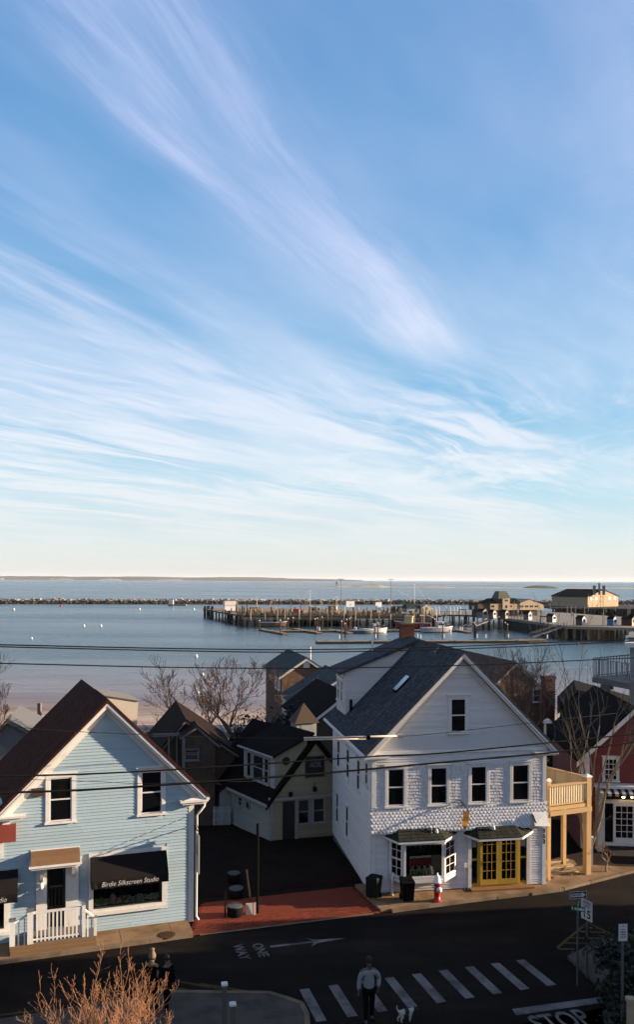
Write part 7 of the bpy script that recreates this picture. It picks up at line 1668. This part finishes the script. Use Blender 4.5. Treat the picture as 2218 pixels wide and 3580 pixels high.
def spot(px, py, label, two=True):
    u, z = FW.fac(px, py, -.45); t = thing('spot_lamp', label, 'lamp', FW.w(u, -.45, z), FW.a, 'white spot lamps over the shop roofs')
    obj('head', MB().lathe([(.02, .09), (.05, .07), (.08, -.06), (.06, -.08)], (0, 0, 0), 10), hyd_white, t, True); obj('arm', MB().tube([(0, 0, .08), (.03, .1, .2), (.0, .35, .26)], .014, 5), hyd_white, t)
spot(1511, 2917, 'white spot lamp lower left above the bay window roof'); spot(1528, 2906, 'white spot lamp upper right above the bay window roof'); spot(1717, 2916, 'white spot lamp lower one above the yellow doors'); spot(1727, 2893, 'white spot lamp upper one above the yellow doors')
# goods in the bay window
for k, ch_ in enumerate('SALE'):
    u, z = FW.fac(1443 + k * 22, 3032, -.40)
    o = thing('sale_bag', f'pale paper bag printed with the letter {ch_} in the bay window', 'paper bag', FW.w(u, -.40, bz0 + .03), FW.a + .02 * (k - 1), 'bags spelling SALE in the bay window')
    obj('bag', MB().hexa([(-.10, -.05, 0), (.10, -.05, 0), (.10, .05, 0), (-.10, .05, 0), (-.105, -.04, .30), (.105, -.04, .30), (.105, .04, .30), (-.105, .04, .30)]), mat('greenish_paper_bag', (.40, .42, .20), .8, .08, 4), o)
    text('lettering', ch_, letter_k, o, Matrix.Translation((0, -.056, .14)) @ FACE, .22, bold=.006)
    g = MB(); 
    for j in range(6): a = rnd.uniform(0, 6.28); g.plate([(0, 0, .28), (.05 * math.cos(a), .03 * math.sin(a), .36 + rnd.uniform(0, .06)), (.07 * math.cos(a + .6), .04 * math.sin(a + .6), .34 + rnd.uniform(0, .05))], .004)
    obj('tissue', g, letter_w, o)
u0_, u1_ = FW.u(1434, 3000, -.25), FW.u(1510, 3000, -.25)
o = thing('red_display_box', 'long red display box with white fluff on top behind the SALE bags', 'display', FW.w(0, 0, 0), FW.a); obj('box', MB().box(u0_, u1_, -.28, -.16, bz0 + .36, bz0 + .70), mat('deep_red_cloth', (.30, .012, .015), .7, .2, 4), o)
g = MB()
for k in range(14): g.lathe([(.02, 0), (.05, .03), (.03, .07), (.005, .09)], (u0_ + .04 + (u1_ - u0_ - .08) * k / 13, -.22 + rnd.uniform(-.03, .03), bz0 + .69), 7)
obj('fluff', g, letter_w, o, True); obj('stand', MB().box(u0_ + .05, u1_ - .05, -.24, -.18, bz0 + .02, bz0 + .36), dark_in, o)
pn_ = thing('pennant_string', 'string of pale triangular pennants across the top of the bay window', 'bunting', FW.o, FW.a)
for k in range(8): u = ub[1] + .1 + (ub[2] - ub[1] - .2) * k / 7; obj('pennant', MB().plate([(u - .07, -.47, bz1 - .10 - .02 * math.sin(k)), (u + .07, -.47, bz1 - .10), (u, -.47, bz1 - .28)], .004), mat('faded_pennant', (.16, .15, .11), .8), pn_)
obj('cord', MB().tube([(ub[1] + .02, -.47, bz1 - .09), (ub[2] - .02, -.47, bz1 - .09)], .006, 4), letter_w, pn_)
# alley corner: post, tubs, leaning planks
q = at_g(900, 3192, .03); o = obj('dark_post', MB().tube([(0, 0, 0), (0, 0, 3.35)], .055, 8), mat('dark_post_paint', (.006, .005, .005), .8, spec=.04)); o.location = q; tag(o, 'tall thin dark post at the mouth of the alley', 'post')
tub = mat('dark_tub', (.007, .007, .007), .8, .3, 3, spec=.05)
for px, py, sc, lab in ((822, 3203, 1.0, 'nearest low dark tub with pale grey lid at the alley mouth'), (826, 3140, 1.0, 'middle low dark tub with pale lid in the alley'), (818, 3085, .9, 'farthest low dark tub with pale lid in the alley')):
    q = at_g(px, py, 0); t = thing('lidded_tub', lab, 'tub', q); obj('body', MB().lathe([(.22, 0), (.29, .05), (.30, .36), (.27, .38)], (0, 0, 0), 16, sc, sc), tub, t, True); obj('lid', MB().lathe([(.285, .38), (.285, .41), (.02, .43)], (0, 0, 0), 18, sc, sc), mat('pale_grey_lid', (.10, .096, .09), .7, .2, 4, spec=.1), t)
q = at_g(787, 3207, .03); o = obj('short_post', MB().tube([(0, 0, 0), (0, 0, .95)], .03, 6), black_pl); o.location = q; tag(o, 'thin short black post beside the nearest tub', 'post')
q = at_g(872, 3198, .03)
for k, (dx, w, h, ln, lab) in enumerate(((0, .26, .42, .10, 'wide cream board leaning at the foot of the dark post'), (.20, .09, .44, .05, 'narrow sunlit board leaning against the dark post'), (.10, .07, 1.6, .16, 'long thin dark plank leaning behind the cream board'))):
    o = obj('leaning_board', MB().box(-w / 2, w / 2, -.012, .012, 0, h), pl_m if k < 2 else dark_cedar); o.location = (q.x + dx, q.y + (.0 if k < 2 else .12), q.z); o.rotation_euler = (-ln, -.12 if k == 2 else 0, .2); tag(o, lab, 'board')
# gooseneck lamp behind the white house corner
p = at(1908, 2575, 43); t = thing('gooseneck_lamp', 'white pole lamp with a curved gooseneck arm beside the white house eave', 'street lamp', (p.x, p.y, -.4)); zt__ = at(1908, 2523, 43).z + .4
obj('pole', MB().tube([(0, 0, 0), (0, 0, zt__)], .07, 8), white, t); obj('head', MB().lathe([(.05, .16), (.2, .05), (.26, -.06), (.1, -.1)], (.12, 0, zt__), 12), hyd_white, t, True); obj('arm', MB().tube([(0, 0, zt__ - .05), (.25, 0, zt__ + .12), (.45, 0, zt__ - .1), (.52, 0, zt__ - .6), (.48, 0, zt__ - 1.1)], .025, 6), steel, t)
q = at_g(2068, 3028, 0.05); t = thing('white_fence_post', 'white capped fence post right of the pine deck post', 'post', (q.x, q.y, .0)); zt__ = at(2068, 2930, q.y).z; obj('shaft', MB().box(-.07, .07, -.07, .07, 0, zt__), white, t); obj('cap', MB().box(-.10, .10, -.10, .10, zt__, zt__ + .06), white, t)
# corner signs
def flat_sign(t, w, h, z, y, m, rz=0.0, name='plate', x=0.0):
    o = obj(name, MB().box(-w / 2, w / 2, -.008, 0, -h / 2, h / 2), m, t); o.location = (x, y, z); o.rotation_euler = (0, 0, rz); return o
sg_w = mat('sign_white_sheet', (.62, .60, .57), .45, .06, 3); sg_k = mat('sign_black_sheet', (.012, .012, .012), .5, .05, 3); sg_g = mat('street_sign_green', (.02, .13, .05), .5, .1, 3)
Ys = 25.4; p = at(2023, 3200, Ys); sp_ = thing('one_way_sign_post', 'metal post with ONE WAY arrow sign and green street name plates', 'sign', (p.x, p.y, .1))
zc1 = at(2024, 3129, Ys).z - .1
obj('post', MB().tube([(0, .03, 0), (0, .03, zc1 + .1)], .03, 6), steel, sp_)
ow_ = flat_sign(sp_, .56, .225, zc1, 0, sg_k, R(10), 'one_way_plate')
g = MB().add([(-.25, -.011, -.055), (.12, -.011, -.055), (.12, -.011, -.09), (.25, -.011, 0), (.12, -.011, .09), (.12, -.011, .055), (-.25, -.011, .055)], [(0, 1, 2, 3, 4, 5, 6)]); obj('arrow', g, sg_w, ow_)
obj('border', MB().box(-.28, .28, -.0105, -.0085, .1, .112).box(-.28, .28, -.0105, -.0085, -.112, -.1).box(-.28, -.268, -.0105, -.0085, -.1, .1).box(.268, .28, -.0105, -.0085, -.1, .1), sg_w, ow_)
text('lettering', 'ONE WAY', letter_k, ow_, Matrix.Translation((-.065, -.013, 0)) @ FACE, .085, bold=.002, extrude=.001, fitw=.33)
for k, (rz, z, w) in enumerate(((R(68), zc1 - .27, .62), (R(-22), zc1 - .42, .42))):
    pl = flat_sign(sp_, w, .15, z, 0, sg_g, rz, 'street_name_plate')
    q_ = MB(); x_ = -w * .42
    while x_ < w * .40:
        b_w = rnd.uniform(.016, .034)
        if rnd.random() < .86: q_.box(x_, x_ + b_w, -.011, -.0085, -.04, rnd.choice((.02, .04)))
        x_ += b_w + .012
    stuff(obj('worn_print', q_, letter_w, pl))
p = at(2056, 3200, Ys + .5); sp2 = thing('speed_limit_sign', 'white speed limit 15 sign turned sideways on a metal post', 'sign', (p.x, p.y, .1)); z15 = at(2052, 3182, Ys + .5).z - .1
obj('post', MB().tube([(0, .03, 0), (0, .03, z15 + .35)], .03, 6), steel, sp2)
pl = flat_sign(sp2, .46, .62, z15, 0, sg_w, R(-62), 'plate', -.02)
text('lettering', '15', letter_k, pl, Matrix.Translation((0, -.012, -.13)) @ FACE, .36, bold=.006, extrude=.001); text('lettering', 'SPEED\nLIMIT', letter_k, pl, Matrix.Translation((0, -.012, .17)) @ FACE, .12, extrude=.001)
p = at(2180, 3300, 22.4); sp3 = thing('notice_sign', 'white upright sign with small faded print on a post at the right edge', 'sign', (p.x, p.y, .1)); zp = at(2178, 3260, 22.4).z - .1
obj('post', MB().box(-.03, .03, .0, .04, 0, zp + .2), steel, sp3); pl = flat_sign(sp3, .25, .46, zp, 0, sg_w, R(6))
q_ = MB(); q_.box(-.012, .012, -.011, -.0085, .16, .19)
for k, (x0_, x1_) in enumerate(((-.035, .03), (-.075, .07), (-.06, .065), (-.07, .075))):
    x_ = x0_
    while x_ < x1_:
        b_w = rnd.uniform(.008, .018); q_.box(x_, x_ + b_w, -.011, -.0085, .06 - k * .065, .06 - k * .065 + rnd.uniform(.025, .04)); x_ += b_w + .007
stuff(obj('small_print', q_, letter_k, pl))
q = at(2206, 3560, 20.5); t = thing('capped_gatepost', 'pale capped gatepost at the lower right edge', 'post', (q.x, q.y, 0)); zz = at(2206, 3488, 20.5).z; obj('shaft', MB().box(-.07, .07, -.07, .07, 0, zz - .1), board_tan, t); obj('cap', MB().box(-.1, .1, -.1, .1, zz - .1, zz), board_tan, t)
# bollards lower middle
boll = mat('grey_bollard_timber', (.13, .115, .10), .85, .25, 3, .3, 20, stretch=(3, 3, .7))
for px, yt, Y, lab in ((785, 3437, 22.8, 'taller grey timber bollard with white cap beside the crossing'), (814, 3507, 21.6, 'shorter grey timber bollard with white cap nearest the bottom edge')):
    p = at(px, yt, Y); t = thing('bollard', lab, 'bollard', (p.x, p.y, .1), .2); h = p.z - .1
    obj('shaft', MB().box(-.065, .065, -.065, .065, 0, h - .05), boll, t); obj('cap', MB().add([(-.085, -.085, h - .05), (.085, -.085, h - .05), (.085, .085, h - .05), (-.085, .085, h - .05), (-.085, -.085, h), (.085, -.085, h), (.085, .085, h), (-.085, .085, h), (0, 0, h + .05)], [(0, 1, 5, 4), (1, 2, 6, 5), (2, 3, 7, 6), (3, 0, 4, 7), (4, 5, 8), (5, 6, 8), (6, 7, 8), (7, 4, 8)]), white, t)
# post on the beach
p = at(137, 2500, 70); o = obj('beach_post', MB().box(-.14, .14, -.14, .14, -1, at(137, 2458, 70).z), grey_wood); o.location = (p.x, p.y, 0); tag(o, 'grey post standing on the beach behind the blue house roof', 'post')
# ------------------------------------------------------------------ people and dog
def skin_mesh(name, joints, edges, radii, root, m, parent=None, sub=2, islands=()):
    """joints: name -> point; one continuous surface grown over the skeleton"""
    names = list(joints); ix = {n: i for i, n in enumerate(names)}
    me = bpy.data.meshes.new(name); me.from_pydata([joints[n] for n in names], [(ix[a], ix[b]) for a, b in edges], [])
    o = bpy.data.objects.new(name, me); C.objects.link(o)
    sk = o.modifiers.new('skin', 'SKIN'); sk.use_smooth_shade = True; sk.branch_smoothing = .4
    if not me.skin_vertices: me.attributes.new('skin_vertex', 'FLOAT', 'POINT') if False else None
    lay = me.skin_vertices[0].data if me.skin_vertices else None
    if lay is None:
        bpy.context.view_layer.objects.active = o; lay = me.skin_vertices[0].data
    for n in names:
        r = radii[n]; lay[ix[n]].radius = r if isinstance(r, tuple) else (r, r)
        lay[ix[n]].use_root = n in ((root,) + tuple(islands))
    ss = o.modifiers.new('smooth', 'SUBSURF'); ss.levels = sub; ss.render_levels = sub
    dg = bpy.context.evaluated_depsgraph_get(); ev = o.evaluated_get(dg); nm = bpy.data.meshes.new_from_object(ev)
    for p_ in nm.polygons: p_.use_smooth = True
    nm.materials.clear(); nm.materials.append(m); nm.name = name
    o.modifiers.clear(); o.data = nm
    if parent is not None: o.parent = parent
    return o
def body_joints(k, stride, lean, armL, armR):
    """standing adult 1.75 k tall, facing -y; stride = foot offsets in y, arms = (elbow, wrist) offsets"""
    J = dict(pelvis=(0, 0, .95), waist=(0, 0, 1.08), chest=(0, -.01, 1.28), collar=(0, 0, 1.43), neck=(0, -.01, 1.50), head0=(0, -.02, 1.58), head1=(0, -.02, 1.68),
        shL=(.18, 0, 1.41), shR=(-.18, 0, 1.41), hipL=(.09, 0, .90), hipR=(-.09, 0, .90),
        kneeL=(.10, -.04 + stride * .5, .50), kneeR=(-.10, -.04 - stride * .4, .50), ankL=(.10, stride, .09), ankR=(-.10, -stride * .8, .09), toeL=(.12, stride - .17, .035), toeR=(-.12, -stride * .8 - .17, .035))
    for s, a in (('L', armL), ('R', armR)):
        sx = 1 if s == 'L' else -1; e, w = a
        J['el' + s] = (sx * e[0], e[1], e[2]); J['wr' + s] = (sx * w[0], w[1], w[2])
        d = (Vector(J['wr' + s]) - Vector(J['el' + s])).normalized(); J['palm' + s] = tuple(Vector(J['wr' + s]) + d * .07)
    return {n: (v[0] * k, v[1] * k, v[2] * k) for n, v in J.items()}
BE = [('pelvis', 'waist'), ('waist', 'chest'), ('chest', 'collar'), ('collar', 'neck'), ('neck', 'head0'), ('head0', 'head1'), ('collar', 'shL'), ('collar', 'shR'), ('shL', 'elL'), ('shR', 'elR'), ('elL', 'wrL'), ('elR', 'wrR'), ('wrL', 'palmL'), ('wrR', 'palmR'), ('pelvis', 'hipL'), ('pelvis', 'hipR'), ('hipL', 'kneeL'), ('hipR', 'kneeR'), ('kneeL', 'ankL'), ('kneeR', 'ankR'), ('ankL', 'toeL'), ('ankR', 'toeR')]
BR = dict(pelvis=(.15, .11), waist=(.14, .10), chest=(.16, .11), collar=(.10, .08), neck=.055, head0=(.075, .09), head1=(.078, .095), shL=.07, shR=.07, elL=.042, elR=.042, wrL=.028, wrR=.028, palmL=(.038, .018), palmR=(.038, .018), hipL=.09, hipR=.09, kneeL=.058, kneeR=.058, ankL=.04, ankR=.04, toeL=.036, toeR=.036)
def person(label, loc, rz, k, skin_c, jacket, trousers, hair, stride=.12, armL=((.25, .02, 1.14), (.27, -.04, .90)), armR=((.25, .02, 1.14), (.27, -.04, .90)), hat=None):
    t = thing('person', label, 'person', loc, rz); J = body_joints(k, stride, 0, armL, armR); E = list(BE); Rr = {n: tuple(x * k for x in (r if isinstance(r, tuple) else (r, r))) for n, r in BR.items()}
    isl = []
    for s in 'LR':                                                # fingers and thumb rooted in the palm
        w, pm2 = Vector(J['wr' + s]), Vector(J['palm' + s]); d = (pm2 - w).normalized(); sd = Vector((0, 1, 0)) - d * d.y; sd.normalize(); inn = d.cross(sd)
        for f, (off, L) in enumerate(((-.030, .068), (-.010, .078), (.010, .074), (.029, .058))):
            a = pm2 + sd * off * k - d * .01; b = a + d * L * .5 * k + inn * .006; c = a + d * L * k + inn * .022 * (1 if s == 'L' else -1)
            for nm, q, r in (('a', a, .0095), ('b', b, .009), ('c', c, .0075)): J[f'f{s}{f}{nm}'] = tuple(q); Rr[f'f{s}{f}{nm}'] = (r * k, r * k)
            E += [(f'f{s}{f}a', f'f{s}{f}b'), (f'f{s}{f}b', f'f{s}{f}c')]; isl.append(f'f{s}{f}a')
        a = pm2 - d * .045 - sd * .028 * k; b = a - sd * .022 * k + d * .03; c = b + d * .03
        for nm, q, r in (('a', a, .012), ('b', b, .0105), ('c', c, .009)): J[f't{s}{nm}'] = tuple(q); Rr[f't{s}{nm}'] = (r * k, r * k)
        E += [(f't{s}a', f't{s}b'), (f't{s}b', f't{s}c')]; isl.append(f't{s}a')
    # nose, ears and chin grown as small islands set into the head
    for nm, q, q2, r in (('nose', (0, -.108, 1.645), (0, -.125, 1.625), .013), ('earL', (.078, -.01, 1.65), (.082, -.005, 1.61), .014), ('earR', (-.078, -.01, 1.65), (-.082, -.005, 1.61), .014), ('chin', (0, -.085, 1.565), (0, -.095, 1.55), .026)):
        for j, v in (('a', q), ('b', q2)): J[nm + j] = tuple(x * k for x in v); Rr[nm + j] = (r * k, r * k)
        E.append((nm + 'a', nm + 'b')); isl.append(nm + 'a')
    b = skin_mesh('body', J, E, Rr, 'pelvis', skin_c, t, 1, isl)
    def cloth(name, nodes, grow_, m, extra=None):
        JJ = {n: J[n] for n in nodes}; ee = [e for e in BE if e[0] in nodes and e[1] in nodes]
        if extra:
            for n, (q, r, con) in extra.items(): JJ[n] = tuple(x * k for x in q); ee.append((con, n))
        rr = {n: tuple(x + grow_ * k for x in Rr[n]) for n in nodes}
        if extra: rr.update({n: tuple(x * k for x in r) for n, (q, r, con) in extra.items()})
        return skin_mesh(name, JJ, ee, rr, nodes[0], m, t, 2)
    jk = cloth('jacket', ['waist', 'chest', 'collar', 'shL', 'shR', 'elL', 'elR', 'wrL', 'wrR'], .030, jacket, {'hem': ((0, 0, .90), (.20, .15), 'waist')})
    cloth('trousers', ['pelvis', 'hipL', 'hipR', 'kneeL', 'kneeR', 'ankL', 'ankR'], .020, trousers)
    for s in 'LR':
        a, tt_ = Vector(J['ank' + s]), Vector(J['toe' + s]); obj('shoe', MB().tube([a + Vector((0, .06, -.035)), a + Vector((0, 0, -.03)), tt_ + Vector((0, .05, .0)), tt_ + Vector((0, -.03, .0))], [.045 * k, .055 * k, .048 * k, .03 * k], 8), black_pl, t, True)
    hp = Vector(J['head1'])
    hv = [(.02, .105), (.06, .09), (.088, .05), (.097, 0), (.092, -.05), (.07, -.10)]
    g = MB(Matrix.Translation(hp + Vector((0, .022, .018))))
    g.lathe([(r * k, z * k) for r, z in hv[::-1]], (0, 0, 0), 12, .93, 1.05); hr = obj('hair', g, hair, t, True)
    if hat: hat(t, hp, k)
    return t
dk_skin = mat('skin_in_shade', (.13, .075, .05), .55, .1, 4); lt_skin = mat('light_skin', (.24, .15, .11), .55, .08, 4)
pale_jkt = mat('pale_blue_grey_jacket', (.24, .26, .26), .75, .14, 6, .4, 14); blk_cloth = mat('black_wool', (.005, .005, .005), .95, .3, 6, .3, 30, spec=.04); blk_hair = mat('black_hair', (.010, .009, .008), .7, .3, 20)
q = gnd(1290, 3572); person('person in pale blue grey jacket and black trousers crossing with a dog', (q.x, q.y, .0), .12, 1.03, dk_skin, pale_jkt, blk_cloth, blk_hair, .14, ((.30, .06, 1.16), (.24, -.10, .98)), ((.26, .03, 1.13), (.29, -.03, .88)))
def tall_hat(t, hp, k):
    g = MB(); g.lathe([(.100 * k, -.01), (.106 * k, .03), (.095 * k, .09), (.062 * k, .16), (.055 * k, .20), (.07 * k, .24), (.03 * k, .26)], tuple(hp + Vector((0, .015, .0))), 14); obj('knit_hat', g, mat('tan_knit', (.24, .165, .10), .9, .2, 8, .5, 40), t, True)
    g = MB(); g.tube([hp + Vector((-.10, -.02, -.17)), hp + Vector((-.02, -.10, -.19)), hp + Vector((.10, -.06, -.17)), hp + Vector((.16, .0, -.22)), hp + Vector((.20, -.03, -.36)), hp + Vector((.19, -.06, -.52))], [.05, .055, .055, .05, .045, .03], 8); obj('scarf', g, mat('tan_knit', (.42, .31, .20)), t, True)
q = gnd(531, 3556); person('person in dark coat with tall tan knit hat and scarf behind the twiggy tree', (q.x, q.y, 0), R(-12), 1.02, lt_skin, blk_cloth, blk_cloth, blk_hair, .10, hat=tall_hat)
q = gnd(583, 3540); person('shorter person in black walking beside the person with the tan hat', (q.x, q.y, 0), R(55), .93, lt_skin, blk_cloth, blk_cloth, blk_hair, .12)
# dog: head low, tail up
q = gnd(1420, 3576)
dog = thing('dog', 'small white dog with black patches and raised tail on the crossing', 'dog', (q.x, q.y + .05, 0), R(200))
m, T, b_ = pm('white_and_black_coat'); tc = T.new('ShaderNodeTexCoord').outputs['Object']; sp = T.new('ShaderNodeSeparateXYZ'); T.l.new(tc, sp.inputs[0])
n1 = T.math('ADD', sp.outputs[0], T.math('MULTIPLY', T.math('SUBTRACT', T.noise(tc, 9, 2), .5), .10))
hd = T.ss(n1, -.245, -.255); bk_ = T.math('MULTIPLY', T.ss(n1, -.09, -.08), T.ss(n1, .05, .04)); up_ = T.ss(sp.outputs[2], .24, .26)
T.put(b_.inputs['Base Color'], T.mix(T.math('MAXIMUM', T.math('MULTIPLY', hd, T.ss(sp.outputs[1], .01, .02, 1, 0) if False else hd), T.math('MULTIPLY', bk_, up_)), (.30, .28, .24), (.012, .011, .010))); b_.inputs['Roughness'].default_value = .9
DJ = dict(chest=(-.14, 0, .29), mid=(0, 0, .30), hip=(.15, 0, .30), neck=(-.22, 0, .33), head=(-.29, 0, .33), muz=(-.36, 0, .29), nose=(-.40, 0, .28), tail0=(.23, 0, .34), tail1=(.28, 0, .43), tail2=(.27, 0, .52))
DE = [('chest', 'mid'), ('mid', 'hip'), ('chest', 'neck'), ('neck', 'head'), ('head', 'muz'), ('muz', 'nose'), ('hip', 'tail0'), ('tail0', 'tail1'), ('tail1', 'tail2')]
DR = dict(chest=(.085, .10), mid=.08, hip=.08, neck=.055, head=.062, muz=.036, nose=.026, tail0=.028, tail1=.018, tail2=.012)
for s, y in (('L', .055), ('R', -.055)):
    dx = .03 if s == 'L' else -.03
    DJ.update({f'fs{s}': (-.14, y, .20), f'fe{s}': (-.13 + dx, y, .11), f'fp{s}': (-.15 + dx * 1.5, y, .02), f'hk{s}': (.12, y, .18), f'hh{s}': (.20 - dx, y, .11), f'hp{s}': (.17 - dx, y, .02)})
    DE += [('chest', f'fs{s}'), (f'fs{s}', f'fe{s}'), (f'fe{s}', f'fp{s}'), ('hip', f'hk{s}'), (f'hk{s}', f'hh{s}'), (f'hh{s}', f'hp{s}')]
    DR.update({f'fs{s}': .042, f'fe{s}': .025, f'fp{s}': .024, f'hk{s}': .048, f'hh{s}': .025, f'hp{s}': .024})
skin_mesh('body', DJ, DE, DR, 'mid', m, dog, 2)
for s in (-1, 1): obj('ear', MB().plate([(-.27, s * .045, .385), (-.31, s * .05, .375), (-.30, s * .085, .315)], .012), blk_hair, dog)
# ------------------------------------------------------------------ unseen building right of the frame, added and shaped to shade the street
FR = Frame(23.5, 28.6, 0, 8)
nb_h = house('shading_building', 'unseen grey shingled building past the right edge, added to shade the street', FR, 'building')
obj('wall', MB().box(0, 14, -16, 1.4, 0, 7.4).box(0, 14, 1.4, 3.9, 0, 5.5), grey_cedar, nb_h)
obj('roof_slab', MB().box(-.15, 14.2, -16.2, 1.5, 7.4, 7.65), roof_grey, nb_h)
obj('roof_slab', MB().box(-.15, 14.2, 1.4, 4.05, 5.5, 5.7), roof_grey, nb_h)
for u in (1.2, 4.2, 7.2, 10.2):
    dh_window(nb_h, sub_frame(14, 3.9, 180), u, u + .9, 3.0, 4.6); dh_window(nb_h, sub_frame(14, 3.9, 180), u, u + .9, .8, 2.3)
for t in (2.5, 6.5, 10.5): dh_window(nb_h, sub_frame(0, 1.4, -90), t, t + .9, 4.2, 5.8); dh_window(nb_h, sub_frame(0, 1.4, -90), t, t + .9, 1.0, 2.6)
# the house the picture was taken from is added unseen at the camera's back, blocking sky light
FO = Frame(-9, -5.0, 0, 4)
oh = house('near_house', 'tall shingled house facing the street on the near side, unseen behind the viewpoint, added to block sky light', FO, 'house')
obj('wall', MB().box(0, 17, -9, 0, 0, 12.8), grey_cedar, oh)
obj('roof_slope', MB().prism([(-.3, 12.8), (17.3, 12.8), (8.5, 17.5)], -9.2, .3), roof_grey, oh)
for u in (1.5, 5.0, 11.2, 14.6):
    for z in (1.2, 4.6, 8.0): dh_window(oh, sub_frame(17, 0, 180), u, u + 1.0, z, z + 1.7)
# ------------------------------------------------------------------ sea haze: one closed box of even thin air
hz_m = bpy.data.materials.new('thin_sea_haze'); hz_m.use_nodes = True; T = NT(hz_m.node_tree); T.n.clear()
pv = T.new('ShaderNodeVolumePrincipled'); pv.inputs['Color'].default_value = (.93, .95, 1, 1); pv.inputs['Density'].default_value = HAZE; pv.inputs['Anisotropy'].default_value = 0.0
ou = T.new('ShaderNodeOutputMaterial'); T.l.new(pv.outputs[0], ou.inputs['Volume'])
hb = obj('haze', MB().box(-16500, 16500, -400, 20500, SEA - 4.5, 60), hz_m); stuff(hb)
